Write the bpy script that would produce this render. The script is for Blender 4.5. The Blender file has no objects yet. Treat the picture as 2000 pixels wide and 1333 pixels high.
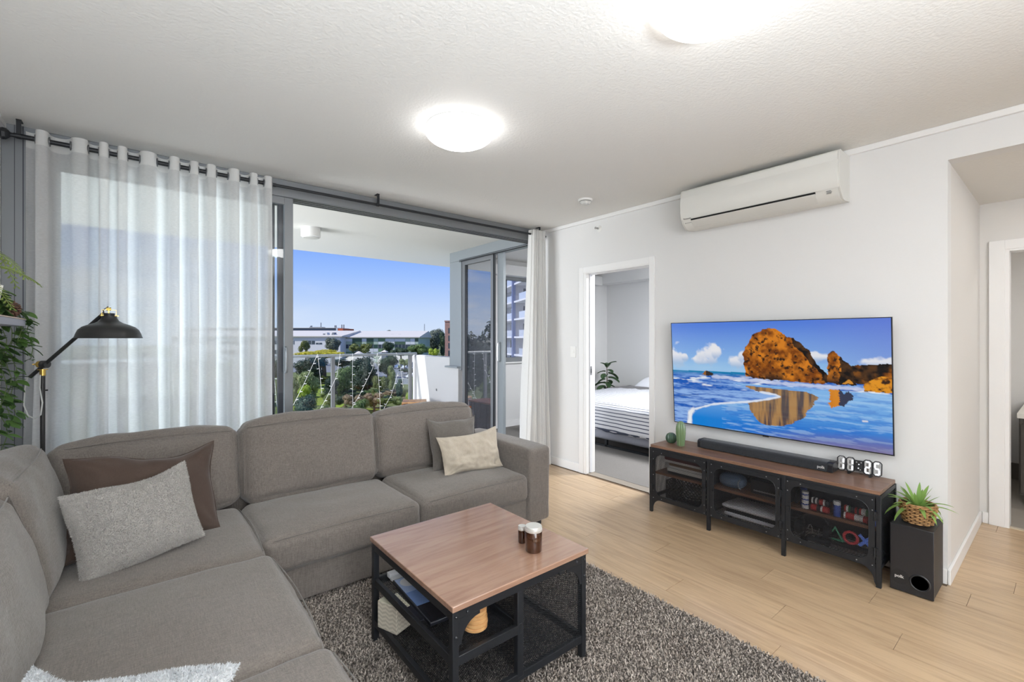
import bpy, math, random
import numpy as np
from mathutils import Vector, Matrix, noise
SC = bpy.context.scene
COL = SC.collection
R = math.radians
PI = math.pi
rnd = random.Random(7)

# ------------------------------------------------------------------ camera, sky, sun, lamps, exposure
cam_d = bpy.data.cameras.new('camera'); cam = bpy.data.objects.new('camera', cam_d); COL.objects.link(cam)
cam.location = (0, 0, 1.40); cam.rotation_euler = (R(90), 0, R(-39.2))
cam_d.sensor_width = 36; cam_d.lens = 894 * 36 / 2000; cam_d.shift_y = -6.5 / 2000
cam_d.clip_start = 0.02; cam_d.clip_end = 2000
SC.camera = cam
SC.view_settings.view_transform = 'Standard'; SC.view_settings.look = 'None'
SC.view_settings.exposure = 0.22; SC.view_settings.gamma = 1.0; SC.view_settings.use_curve_mapping = False
SC.cycles.max_bounces = 10; SC.cycles.diffuse_bounces = 5; SC.cycles.glossy_bounces = 4
SC.cycles.transparent_max_bounces = 24; SC.cycles.transmission_bounces = 6
SC.cycles.sample_clamp_indirect = 6.0; SC.cycles.caustics_reflective = False; SC.cycles.caustics_refractive = False

def lin(c):
    c /= 255.0
    return c / 12.92 if c <= 0.04045 else ((c + 0.055) / 1.055) ** 2.4
def C(r, g, b): return (lin(r), lin(g), lin(b), 1.0)

LAMP = 11.0        # radiance of the ceiling lamp diffusers
SUN = 3.9
SKY = 0.86

def make_world():
    w = bpy.data.worlds.new('sky'); SC.world = w; w.use_nodes = True
    nt = w.node_tree; nt.nodes.clear()
    out = nt.nodes.new('ShaderNodeOutputWorld'); bg = nt.nodes.new('ShaderNodeBackground')
    tc = nt.nodes.new('ShaderNodeTexCoord'); sx = nt.nodes.new('ShaderNodeSeparateXYZ')
    ramp = nt.nodes.new('ShaderNodeValToRGB'); cr = ramp.color_ramp
    pts = [(0.0, C(214, 229, 250)), (0.06, C(196, 218, 252)), (0.13, C(158, 194, 255)), (0.20, C(120, 166, 252)),
           (0.45, C(104, 150, 240)), (1.0, C(70, 118, 215))]
    cr.elements[0].position, cr.elements[0].color = pts[0]
    cr.elements[1].position, cr.elements[1].color = pts[-1]
    for p, c in pts[1:-1]:
        e = cr.elements.new(p); e.color = c
    nt.links.new(tc.outputs['Generated'], sx.inputs[0]); nt.links.new(sx.outputs['Z'], ramp.inputs[0])
    # scattered cloud banks: projected on a flat layer, thinning out towards the clear side of the sky that faces the balcony
    def M(op, a, b):
        n = nt.nodes.new('ShaderNodeMath'); n.operation = op
        for i, q in enumerate((a, b)):
            if isinstance(q, (int, float)): n.inputs[i].default_value = q
            else: nt.links.new(q, n.inputs[i])
        return n.outputs[0]
    zz = M('ADD', M('MAXIMUM', sx.outputs['Z'], 0.0), 0.16)
    cv = nt.nodes.new('ShaderNodeCombineXYZ'); nt.links.new(M('DIVIDE', sx.outputs['X'], zz), cv.inputs[0]); nt.links.new(M('DIVIDE', sx.outputs['Y'], zz), cv.inputs[1])
    ns = nt.nodes.new('ShaderNodeTexNoise'); ns.inputs['Scale'].default_value = 0.9; ns.inputs['Detail'].default_value = 7; ns.inputs['Roughness'].default_value = 0.55
    nt.links.new(cv.outputs[0], ns.inputs['Vector'])
    dens = nt.nodes.new('ShaderNodeMapRange'); dens.inputs[1].default_value = 0.46; dens.inputs[2].default_value = 0.66
    nt.links.new(ns.outputs['Fac'], dens.inputs[0])
    clear = nt.nodes.new('ShaderNodeMapRange'); clear.inputs[1].default_value = 0.30; clear.inputs[2].default_value = -0.05
    nt.links.new(sx.outputs['X'], clear.inputs[0])
    fac = M('MULTIPLY', dens.outputs[0], clear.outputs[0])
    mxc = nt.nodes.new('ShaderNodeMix'); mxc.data_type = 'RGBA'; nt.links.new(fac, mxc.inputs[0]); nt.links.new(ramp.outputs[0], mxc.inputs[6]); mxc.inputs[7].default_value = (0.95, 0.95, 0.96, 1)
    nt.links.new(mxc.outputs[2], bg.inputs['Color']); bg.inputs['Strength'].default_value = SKY
    nt.links.new(bg.outputs[0], out.inputs[0])
make_world()

def light(name, kind, loc, rot, energy, color=(1, 1, 1), **kw):
    d = bpy.data.lights.new(name, kind); d.energy = energy; d.color = color
    for k, v in kw.items(): setattr(d, k, v)
    o = bpy.data.objects.new(name, d); o.location = loc; o.rotation_euler = rot; COL.objects.link(o); return o
# direction to the sun: left of the balcony and out over the street, high
_s = Vector((-0.68, 0.17, 0.70)).normalized()
light('sun', 'SUN', (-20, 20, 30), _s.to_track_quat('Z', 'Y').to_euler(), SUN, (1.0, 0.96, 0.90), angle=R(0.6))

# unseen fill lamps added behind the camera: one facing forward, one at the ceiling
light('rear_fill', 'AREA', (0.25, -3.0, 1.45), (R(90), 0, 0), 74, (0.92, 0.96, 1.0), shape='RECTANGLE', size=1.6, size_y=2.2)
light('ceiling_fill', 'AREA', (-0.10, -2.2, 0.75), Vector((-0.10, -0.50, -0.86)).normalized().to_track_quat('Z', 'Y').to_euler(), 148, (0.88, 0.945, 1.0), shape='RECTANGLE', size=0.8, size_y=0.8, spread=R(92))

# unseen lamp added at the balcony's left end; hall, bathroom lights; added bedroom fill
light('balcony_fill', 'AREA', (-2.95, 5.35, 1.25), (0, R(-112), 0), 250, (0.94, 0.97, 1.0), shape='RECTANGLE', size=2.3, size_y=2.4)
light('hall_downlight', 'AREA', (4.25, -0.35, 2.40), (0, 0, 0), 4.0, (1.0, 0.95, 0.90), shape='DISK', size=0.12)
light('bathroom_downlight', 'AREA', (5.8, -0.9, 2.40), (0, 0, 0), 11, (1.0, 0.97, 0.94), shape='DISK', size=0.12)
light('bedroom_fill', 'AREA', (5.0, 2.3, 2.58), (0, 0, 0), 98, (0.94, 0.97, 1.0), shape='DISK', size=0.8)

# ------------------------------------------------------------------ materials
MATS = {}
def mat(name, color, rough=0.6, metal=0.0, var=0.0, vscale=8.0, vstretch=(1, 1, 1), bump=0.0, bscale=200.0, coord='Object',
        dark=None, spec=0.5, sheen=0.0, emit=None, estr=0.0, rand=0.0, coat=0.0, detail=3.0, bstretch=(1, 1, 1)):
    m = bpy.data.materials.new(name); m.use_nodes = True; nt = m.node_tree
    b = nt.nodes['Principled BSDF']
    b.inputs['Roughness'].default_value = rough; b.inputs['Metallic'].default_value = metal
    b.inputs['Specular IOR Level'].default_value = spec
    b.inputs['Base Color'].default_value = color
    if sheen: b.inputs['Sheen Weight'].default_value = sheen
    if coat: b.inputs['Coat Weight'].default_value = coat
    tc = nt.nodes.new('ShaderNodeTexCoord')
    def mapped(st):
        mp = nt.nodes.new('ShaderNodeMapping'); mp.inputs['Scale'].default_value = st
        nt.links.new(tc.outputs[coord], mp.inputs[0]); return mp.outputs[0]
    colout = None
    if var > 0:
        n = nt.nodes.new('ShaderNodeTexNoise'); n.inputs['Scale'].default_value = vscale; n.inputs['Detail'].default_value = detail
        nt.links.new(mapped(vstretch), n.inputs['Vector'])
        mx = nt.nodes.new('ShaderNodeMix'); mx.data_type = 'RGBA'
        d = dark or tuple(c * (1 - var) for c in color[:3]) + (1,)
        l = tuple(min(1, c * (1 + var)) for c in color[:3]) + (1,)
        rp = nt.nodes.new('ShaderNodeMapRange'); rp.inputs[1].default_value = 0.3; rp.inputs[2].default_value = 0.7
        nt.links.new(n.outputs['Fac'], rp.inputs[0]); nt.links.new(rp.outputs[0], mx.inputs[0])
        mx.inputs[6].default_value = d; mx.inputs[7].default_value = l; colout = mx.outputs[2]
    if rand > 0:
        oi = nt.nodes.new('ShaderNodeObjectInfo'); hs = nt.nodes.new('ShaderNodeHueSaturation')
        mr = nt.nodes.new('ShaderNodeMapRange'); mr.inputs[3].default_value = 1 - rand; mr.inputs[4].default_value = 1 + rand
        nt.links.new(oi.outputs['Random'], mr.inputs[0]); nt.links.new(mr.outputs[0], hs.inputs['Value'])
        if colout: nt.links.new(colout, hs.inputs['Color'])
        else: hs.inputs['Color'].default_value = color
        colout = hs.outputs[0]
    if colout: nt.links.new(colout, b.inputs['Base Color'])
    if bump > 0:
        n2 = nt.nodes.new('ShaderNodeTexNoise'); n2.inputs['Scale'].default_value = bscale; n2.inputs['Detail'].default_value = 2
        nt.links.new(mapped(bstretch), n2.inputs['Vector'])
        bp = nt.nodes.new('ShaderNodeBump'); bp.inputs['Strength'].default_value = bump; bp.inputs['Distance'].default_value = 0.01
        nt.links.new(n2.outputs['Fac'], bp.inputs['Height']); nt.links.new(bp.outputs[0], b.inputs['Normal'])
    if emit: b.inputs['Emission Color'].default_value = emit; b.inputs['Emission Strength'].default_value = estr
    MATS[name] = m; return m

def fabric(name, color, var=0.22, weave=420.0, sheen=0.3, bump=0.25):
    """woven cloth: two crossed stretched noises for warp and weft threads"""
    m = bpy.data.materials.new(name); m.use_nodes = True; nt = m.node_tree; b = nt.nodes['Principled BSDF']
    b.inputs['Roughness'].default_value = 0.92; b.inputs['Specular IOR Level'].default_value = 0.15
    b.inputs['Sheen Weight'].default_value = sheen; b.inputs['Sheen Roughness'].default_value = 0.5
    tc = nt.nodes.new('ShaderNodeTexCoord'); outs = []
    for st in ((weave, weave * 0.07, weave * 0.5), (weave * 0.07, weave, weave), (weave * .6, weave * .6, weave * .06)):
        mp = nt.nodes.new('ShaderNodeMapping'); mp.inputs['Scale'].default_value = st
        n = nt.nodes.new('ShaderNodeTexNoise'); n.inputs['Scale'].default_value = 1.0; n.inputs['Detail'].default_value = 1.0
        nt.links.new(tc.outputs['Object'], mp.inputs[0]); nt.links.new(mp.outputs[0], n.inputs['Vector']); outs.append(n.outputs['Fac'])
    a = nt.nodes.new('ShaderNodeMath'); a.operation = 'ADD'; nt.links.new(outs[0], a.inputs[0]); nt.links.new(outs[1], a.inputs[1])
    a2 = nt.nodes.new('ShaderNodeMath'); a2.operation = 'ADD'; nt.links.new(a.outputs[0], a2.inputs[0]); nt.links.new(outs[2], a2.inputs[1])
    mr = nt.nodes.new('ShaderNodeMapRange'); mr.inputs[1].default_value = 1.05; mr.inputs[2].default_value = 1.95
    nt.links.new(a2.outputs[0], mr.inputs[0])
    mx = nt.nodes.new('ShaderNodeMix'); mx.data_type = 'RGBA'; nt.links.new(mr.outputs[0], mx.inputs[0])
    mx.inputs[6].default_value = tuple(c * (1 - var) for c in color[:3]) + (1,)
    mx.inputs[7].default_value = tuple(min(1, c * (1 + var)) for c in color[:3]) + (1,)
    nt.links.new(mx.outputs[2], b.inputs['Base Color'])
    bp = nt.nodes.new('ShaderNodeBump'); bp.inputs['Strength'].default_value = bump; bp.inputs['Distance'].default_value = 0.004
    nt.links.new(a2.outputs[0], bp.inputs['Height']); nt.links.new(bp.outputs[0], b.inputs['Normal'])
    return m

def wood(name, base, dark, scale=3.0, stretch=(14, 1, 14), rough=0.4, rand=0.0, bump=0.05, coat=0.0, spec=0.5):
    m = bpy.data.materials.new(name); m.use_nodes = True; nt = m.node_tree; b = nt.nodes['Principled BSDF']
    b.inputs['Roughness'].default_value = rough; b.inputs['Coat Weight'].default_value = coat; b.inputs['Specular IOR Level'].default_value = spec
    tc = nt.nodes.new('ShaderNodeTexCoord'); mp = nt.nodes.new('ShaderNodeMapping'); mp.inputs['Scale'].default_value = stretch
    oi = nt.nodes.new('ShaderNodeObjectInfo'); vm = nt.nodes.new('ShaderNodeVectorMath'); vm.operation = 'SCALE'
    cx = nt.nodes.new('ShaderNodeCombineXYZ')
    for k in range(3): nt.links.new(oi.outputs['Random'], cx.inputs[k])
    nt.links.new(cx.outputs[0], vm.inputs[0]); vm.inputs[3].default_value = 37.0
    ad = nt.nodes.new('ShaderNodeVectorMath'); ad.operation = 'ADD'
    nt.links.new(tc.outputs['Object'], mp.inputs[0]); nt.links.new(mp.outputs[0], ad.inputs[0]); nt.links.new(vm.outputs[0], ad.inputs[1])
    n = nt.nodes.new('ShaderNodeTexNoise'); n.inputs['Scale'].default_value = scale; n.inputs['Detail'].default_value = 6; n.inputs['Roughness'].default_value = 0.62
    n.inputs['Distortion'].default_value = 0.6
    nt.links.new(ad.outputs[0], n.inputs['Vector'])
    rp = nt.nodes.new('ShaderNodeValToRGB'); rp.color_ramp.elements[0].position = 0.28; rp.color_ramp.elements[0].color = dark
    rp.color_ramp.elements[1].position = 0.60; rp.color_ramp.elements[1].color = base
    nt.links.new(n.outputs['Fac'], rp.inputs[0])
    hs = nt.nodes.new('ShaderNodeHueSaturation'); mr = nt.nodes.new('ShaderNodeMapRange')
    mr.inputs[3].default_value = 1 - rand; mr.inputs[4].default_value = 1 + rand
    nt.links.new(oi.outputs['Random'], mr.inputs[0]); nt.links.new(mr.outputs[0], hs.inputs['Value']); nt.links.new(rp.outputs[0], hs.inputs['Color'])
    nt.links.new(hs.outputs[0], b.inputs['Base Color'])
    bp = nt.nodes.new('ShaderNodeBump'); bp.inputs['Strength'].default_value = bump; bp.inputs['Distance'].default_value = 0.002
    nt.links.new(n.outputs['Fac'], bp.inputs['Height']); nt.links.new(bp.outputs[0], b.inputs['Normal'])
    return m

def glass(name, tint=(0.9, 0.95, 0.94), refl=0.08, rough=0.0):
    m = bpy.data.materials.new(name); m.use_nodes = True; nt = m.node_tree; nt.nodes.clear()
    o = nt.nodes.new('ShaderNodeOutputMaterial'); t = nt.nodes.new('ShaderNodeBsdfTransparent'); g = nt.nodes.new('ShaderNodeBsdfGlossy')
    t.inputs[0].default_value = tint + (1,); g.inputs['Roughness'].default_value = rough
    mx = nt.nodes.new('ShaderNodeMixShader'); mx.inputs[0].default_value = refl
    nt.links.new(t.outputs[0], mx.inputs[1]); nt.links.new(g.outputs[0], mx.inputs[2]); nt.links.new(mx.outputs[0], o.inputs[0]); return m

def sheer(name, color, transp, transl=0.5):
    m = bpy.data.materials.new(name); m.use_nodes = True; nt = m.node_tree; nt.nodes.clear()
    o = nt.nodes.new('ShaderNodeOutputMaterial'); t = nt.nodes.new('ShaderNodeBsdfTransparent'); d = nt.nodes.new('ShaderNodeBsdfDiffuse')
    tl = nt.nodes.new('ShaderNodeBsdfTranslucent')
    d.inputs[0].default_value = color; tl.inputs[0].default_value = color
    a = nt.nodes.new('ShaderNodeMixShader'); a.inputs[0].default_value = transl
    nt.links.new(d.outputs[0], a.inputs[1]); nt.links.new(tl.outputs[0], a.inputs[2])
    tc = nt.nodes.new('ShaderNodeTexCoord'); mp = nt.nodes.new('ShaderNodeMapping'); mp.inputs['Scale'].default_value = (60, 60, 500)
    n = nt.nodes.new('ShaderNodeTexNoise'); n.inputs['Scale'].default_value = 1.0
    nt.links.new(tc.outputs['Object'], mp.inputs[0]); nt.links.new(mp.outputs[0], n.inputs['Vector'])
    mr = nt.nodes.new('ShaderNodeMapRange'); mr.inputs[1].default_value = 0.3; mr.inputs[2].default_value = 0.7
    mr.inputs[3].default_value = 1 - transp * 1.25; mr.inputs[4].default_value = 1 - transp * 0.75
    nt.links.new(n.outputs['Fac'], mr.inputs[0])
    b = nt.nodes.new('ShaderNodeMixShader'); nt.links.new(mr.outputs[0], b.inputs[0])
    nt.links.new(t.outputs[0], b.inputs[1]); nt.links.new(a.outputs[0], b.inputs[2]); nt.links.new(b.outputs[0], o.inputs[0]); return m

def leafmat(name, color, var=0.3, transl=0.25):
    m = bpy.data.materials.new(name); m.use_nodes = True; nt = m.node_tree; b = nt.nodes['Principled BSDF']
    b.inputs['Roughness'].default_value = 0.5
    tc = nt.nodes.new('ShaderNodeTexCoord'); n = nt.nodes.new('ShaderNodeTexNoise'); n.inputs['Scale'].default_value = 3.0
    nt.links.new(tc.outputs['Object'], n.inputs['Vector'])
    mx = nt.nodes.new('ShaderNodeMix'); mx.data_type = 'RGBA'; nt.links.new(n.outputs['Fac'], mx.inputs[0])
    mx.inputs[6].default_value = tuple(c * (1 - var) for c in color[:3]) + (1,); mx.inputs[7].default_value = tuple(min(1, c * (1 + var)) for c in color[:3]) + (1,)
    nt.links.new(mx.outputs[2], b.inputs['Base Color'])
    out = nt.nodes['Material Output']; tl = nt.nodes.new('ShaderNodeBsdfTranslucent'); nt.links.new(mx.outputs[2], tl.inputs[0])
    ms = nt.nodes.new('ShaderNodeMixShader'); ms.inputs[0].default_value = transl
    nt.links.new(b.outputs[0], ms.inputs[1]); nt.links.new(tl.outputs[0], ms.inputs[2]); nt.links.new(ms.outputs[0], out.inputs[0]); return m

def emitter(name, color, s):
    m = bpy.data.materials.new(name); m.use_nodes = True; nt = m.node_tree; nt.nodes.clear()
    o = nt.nodes.new('ShaderNodeOutputMaterial'); e = nt.nodes.new('ShaderNodeEmission'); e.inputs[0].default_value = color; e.inputs[1].default_value = s
    nt.links.new(e.outputs[0], o.inputs[0]); return m

# ------------------------------------------------------------------ mesh builder
class MB:
    def __init__(s): s.v = []; s.f = []
    def add(s, vs, fs, M=None):
        n = len(s.v)
        if M is not None: vs = [tuple(M @ Vector(v)) for v in vs]
        s.v += [tuple(v) for v in vs]; s.f += [tuple(i + n for i in f) for f in fs]; return s
    def box(s, x0, x1, y0, y1, z0, z1, M=None):
        v = [(x0, y0, z0), (x1, y0, z0), (x1, y1, z0), (x0, y1, z0), (x0, y0, z1), (x1, y0, z1), (x1, y1, z1), (x0, y1, z1)]
        return s.add(v, [(3, 2, 1, 0), (4, 5, 6, 7), (0, 1, 5, 4), (1, 2, 6, 5), (2, 3, 7, 6), (3, 0, 4, 7)], M)
    def bar(s, p, q, w, h, up=(0, 0, 1)):
        p = Vector(p); q = Vector(q); d = (q - p)
        if d.length < 1e-7: return s
        d.normalize(); up = Vector(up)
        if abs(d.dot(up)) > 0.999: up = Vector((1, 0, 0))
        a = d.cross(up).normalized() * (w / 2); b = a.cross(d).normalized() * (h / 2)
        v = [p - a - b, p + a - b, p + a + b, p - a + b, q - a - b, q + a - b, q + a + b, q - a + b]
        return s.add(v, [(3, 2, 1, 0), (4, 5, 6, 7), (0, 1, 5, 4), (1, 2, 6, 5), (2, 3, 7, 6), (3, 0, 4, 7)])
    def tube(s, pts, r, seg=8, closed=False, cap=True):
        pts = [Vector(p) for p in pts]; n = len(pts); rs = r if isinstance(r, (list, tuple)) else [r] * n
        base = len(s.v); prev = None
        for i, p in enumerate(pts):
            if closed: d = pts[(i + 1) % n] - pts[i - 1]
            else: d = pts[min(i + 1, n - 1)] - pts[max(i - 1, 0)]
            d = d.normalized() if d.length > 1e-9 else Vector((0, 0, 1))
            if prev is None:
                u = Vector((0, 0, 1)) if abs(d.z) < 0.9 else Vector((1, 0, 0))
                a = d.cross(u).normalized()
            else:
                a = (prev - d * prev.dot(d)); a = a.normalized() if a.length > 1e-6 else d.orthogonal().normalized()
            prev = a; b = d.cross(a)
            for k in range(seg):
                t = 2 * PI * k / seg; s.v.append(tuple(p + (a * math.cos(t) + b * math.sin(t)) * rs[i]))
        m = n if closed else n - 1
        for i in range(m):
            i2 = (i + 1) % n
            for k in range(seg):
                k2 = (k + 1) % seg
                s.f.append((base + i * seg + k, base + i * seg + k2, base + i2 * seg + k2, base + i2 * seg + k))
        if cap and not closed:
            s.f.append(tuple(base + k for k in range(seg))[::-1]); s.f.append(tuple(base + (n - 1) * seg + k for k in range(seg)))
        return s
    def lathe(s, prof, c=(0, 0, 0), seg=24, M=None, wob=None):
        vs = []; fs = []; n = len(prof)
        for (r, z) in prof:
            for k in range(seg):
                t = 2 * PI * k / seg; rr = r * (wob(t) if wob else 1)
                vs.append((c[0] + rr * math.cos(t), c[1] + rr * math.sin(t), c[2] + z))
        for i in range(n - 1):
            for k in range(seg):
                k2 = (k + 1) % seg; fs.append((i * seg + k, i * seg + k2, (i + 1) * seg + k2, (i + 1) * seg + k))
        if prof[0][0] > 1e-5: fs.append(tuple(range(seg))[::-1])
        if prof[-1][0] > 1e-5: fs.append(tuple((n - 1) * seg + k for k in range(seg)))
        return s.add(vs, fs, M)
    def cyl(s, p, q, r, seg=16): return s.tube([p, q], r, seg)
    def sphere(s, c, r, seg=12, rings=8):
        return s.lathe([(max(1e-6, r * math.sin(PI * i / rings)), -r * math.cos(PI * i / rings)) for i in range(rings + 1)], c, seg)
    def grid(s, fn, nu, nv, closed_u=False):
        vs = [fn(i / (nu if closed_u else nu - 1), j / (nv - 1)) for j in range(nv) for i in range(nu)]
        fs = []
        for j in range(nv - 1):
            for i in range(nu if closed_u else nu - 1):
                i2 = (i + 1) % nu; fs.append((j * nu + i, j * nu + i2, (j + 1) * nu + i2, (j + 1) * nu + i))
        return s.add(vs, fs)
    def prism(s, pts, axis, lo, hi):
        """2-D outline extruded along an axis: 'x' -> (y,z), 'y' -> (x,z), 'z' -> (x,y)"""
        mk = {'x': lambda a, b, t: (t, a, b), 'y': lambda a, b, t: (a, t, b), 'z': lambda a, b, t: (a, b, t)}[axis]
        n = len(pts); v = [mk(a, b, lo) for a, b in pts] + [mk(a, b, hi) for a, b in pts]
        f = [tuple(range(n))[::-1], tuple(range(n, 2 * n))] + [(i, (i + 1) % n, n + (i + 1) % n, n + i) for i in range(n)]
        return s.add(v, f)
    def merge(s, o): return s.add(o.v, o.f)

ORG = {}
def sm(me, ang=40):
    me.polygons.foreach_set('use_smooth', [True] * len(me.polygons))
    try: me.set_sharp_from_angle(angle=R(ang))
    except Exception: pass
def fixn(me):
    import bmesh
    bm = bmesh.new(); bm.from_mesh(me); bmesh.ops.recalc_face_normals(bm, faces=bm.faces); bm.to_mesh(me); bm.free()
def obj(name, mb, m, parent=None, bevel=0.0, smooth=40, local=False, kind=None, label=None, seg=2, fix=True):
    o_ = Vector((0, 0, 0))
    if parent is not None and not local: o_ = ORG.get(parent.name_full, Vector((0, 0, 0)))
    vs = mb.v if o_.length == 0 else [(v[0] - o_.x, v[1] - o_.y, v[2] - o_.z) for v in mb.v]
    me = bpy.data.meshes.new(name); me.from_pydata(vs, [], mb.f); me.update()
    if fix and len(me.polygons) < 60000: fixn(me)
    ms = m if isinstance(m, (list, tuple)) else [m]
    for x in ms: me.materials.append(x)
    if smooth: sm(me, smooth)
    o = bpy.data.objects.new(name, me); COL.objects.link(o)
    if parent is not None: o.parent = parent; ORG[o.name_full] = o_
    if bevel > 0:
        b = o.modifiers.new('bevel', 'BEVEL'); b.width = bevel; b.segments = seg; b.limit_method = 'ANGLE'; b.angle_limit = R(35); b.harden_normals = False
    if kind: o['kind'] = kind
    if label: o['label'] = label
    return o
def tag(o, label, cat, group=None, kind=None):
    o['label'] = label; o['category'] = cat
    if group: o['group'] = group
    if kind: o['kind'] = kind
    return o
def thing(name, label, cat, loc=(0, 0, 0), rotz=0.0, group=None):
    o = bpy.data.objects.new(name, None); COL.objects.link(o); o.location = loc; o.rotation_euler = (0, 0, rotz)
    o.empty_display_size = 0.05
    ORG[o.name_full] = Vector(loc); return tag(o, label, cat, group)
def struct(name, mb, m, parent=None, bevel=0.0, smooth=40):
    o = obj(name, mb, m, parent, bevel, smooth)
    if parent is None: o['kind'] = 'structure'
    return o
def dup(root, loc=None, rot=None, label=None, group=None, scale=None):
    r = root.copy(); COL.objects.link(r)
    if loc is not None: r.location = loc
    if rot is not None: r.rotation_euler = rot
    if scale is not None: r.scale = scale
    if label: r['label'] = label
    if group: r['group'] = group
    for ch in list(root.children):
        c = ch.copy(); COL.objects.link(c); c.parent = r
        for g in list(ch.children):
            d = g.copy(); COL.objects.link(d); d.parent = c
    return r
def inst(src, parent, M):
    """another piece that shares src's mesh, under parent"""
    c = src.copy(); COL.objects.link(c); c.parent = parent; c.matrix_local = M; return c
def text(name, body, size, m, parent, M, ext=0.0004, align='LEFT', space=1.0, bold=0.0):
    cu = bpy.data.curves.new(name, 'FONT'); cu.body = body; cu.size = size; cu.extrude = ext; cu.align_x = align; cu.space_character = space
    cu.offset = bold; cu.resolution_u = 3; cu.materials.append(m)
    tmp = bpy.data.objects.new('tmp_text', cu); COL.objects.link(tmp)
    bpy.context.view_layer.update()
    me = bpy.data.meshes.new_from_object(tmp.evaluated_get(bpy.context.evaluated_depsgraph_get()))
    bpy.data.objects.remove(tmp); bpy.data.curves.remove(cu); me.name = name
    if not me.materials: me.materials.append(m)
    o = bpy.data.objects.new(name, me); COL.objects.link(o)
    if parent is not None:
        o.parent = parent; g = ORG.get(parent.name_full, Vector((0, 0, 0))); M = Matrix.Translation(-g) @ M
    o.matrix_local = M; return o
def frame_m(origin, ux, uy):
    ux = Vector(ux).normalized(); uy = Vector(uy).normalized(); uz = ux.cross(uy)
    M = Matrix((ux, uy, uz)).transposed().to_4x4(); M.translation = Vector(origin); return M

def fast_mesh(name, verts, quads=None, tris=None):
    """numpy arrays -> mesh quickly"""
    me = bpy.data.meshes.new(name); verts = np.asarray(verts, np.float32); me.vertices.add(len(verts)); me.vertices.foreach_set('co', verts.ravel())
    polys = quads if quads is not None else tris; k = polys.shape[1]; n = len(polys)
    me.loops.add(n * k); me.loops.foreach_set('vertex_index', polys.astype(np.int32).ravel())
    me.polygons.add(n); me.polygons.foreach_set('loop_start', np.arange(0, n * k, k, dtype=np.int32))
    try: me.polygons.foreach_set('loop_total', np.full(n, k, np.int32))
    except Exception: pass
    me.update(calc_edges=True); return me

# soft goods ------------------------------------------------------------------
def cushion(w, d, h, r=0.05, crown=0.03, n=22, wr=0.006, seed=0, sag=0.0, tuft=0.0):
    """rounded soft box, base centre at origin: w along x, d along y, h along z; faces belly outward"""
    mb = MB(); so = Vector((seed * 7.3, seed * 3.1, seed * 5.7))
    faces = [((1, 0, 0), (0, 1, 0), (0, 0, 1)), ((-1, 0, 0), (0, -1, 0), (0, 0, 1)), ((0, 1, 0), (-1, 0, 0), (0, 0, 1)),
             ((0, -1, 0), (1, 0, 0), (0, 0, 1)), ((0, 0, 1), (1, 0, 0), (0, 1, 0)), ((0, 0, -1), (-1, 0, 0), (0, 1, 0))]
    hx, hy, hz = w / 2, d / 2, h / 2; idx = {}
    def vert(p):
        k = (round(p.x, 5), round(p.y, 5), round(p.z, 5))
        if k in idx: return idx[k]
        q = Vector((p.x * hx, p.y * hy, p.z * hz))
        inner = Vector((max(-hx + r, min(hx - r, q.x)), max(-hy + r, min(hy - r, q.y)), max(-hz + r, min(hz - r, q.z))))
        dv = q - inner
        nrm = dv.normalized() if dv.length > 1e-6 else p.normalized()
        q2 = inner + nrm * r if dv.length > 1e-6 else q
        ax, ay, az = abs(p.x), abs(p.y), abs(p.z)
        bx = max(0, (1 - ay ** 2.5)) * max(0, (1 - az ** 2.5)); by = max(0, (1 - ax ** 2.5)) * max(0, (1 - az ** 2.5)); bz = max(0, (1 - ax ** 2.5)) * max(0, (1 - ay ** 2.5))
        q2 += Vector((crown * 0.5 * p.x * bx, crown * 0.6 * p.y * by, crown * p.z * bz))
        wv = noise.noise(Vector((q.x * 5, q.y * 5, q.z * 5)) + so) * 1.3 + noise.noise(Vector((q.x * 11, q.y * 11, q.z * 11)) + so) * 0.7
        q2 += nrm * wv * wr
        if sag and p.z > 0: q2.z -= sag * (noise.noise(Vector((q.x * 2.2, 0, seed * 4.0))) + 0.4) * p.z
        q2.z += hz
        mb.v.append(tuple(q2)); idx[k] = len(mb.v) - 1; return idx[k]
    for nm, u, v in faces:
        nm = Vector(nm); u = Vector(u); v = Vector(v); ids = []
        for j in range(n + 1):
            # denser sampling near the rounded edges
            b = math.sin((j / n - 0.5) * PI * 0.92) / math.sin(PI * 0.46)
            row = []
            for i in range(n + 1):
                a = math.sin((i / n - 0.5) * PI * 0.92) / math.sin(PI * 0.46)
                row.append(vert(nm + u * a + v * b))
            ids.append(row)
        for j in range(n):
            for i in range(n): mb.f.append((ids[j][i], ids[j][i + 1], ids[j + 1][i + 1], ids[j + 1][i]))
    return mb
def xf(mb, M):
    mb.v = [tuple(M @ Vector(v)) for v in mb.v]; return mb
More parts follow.
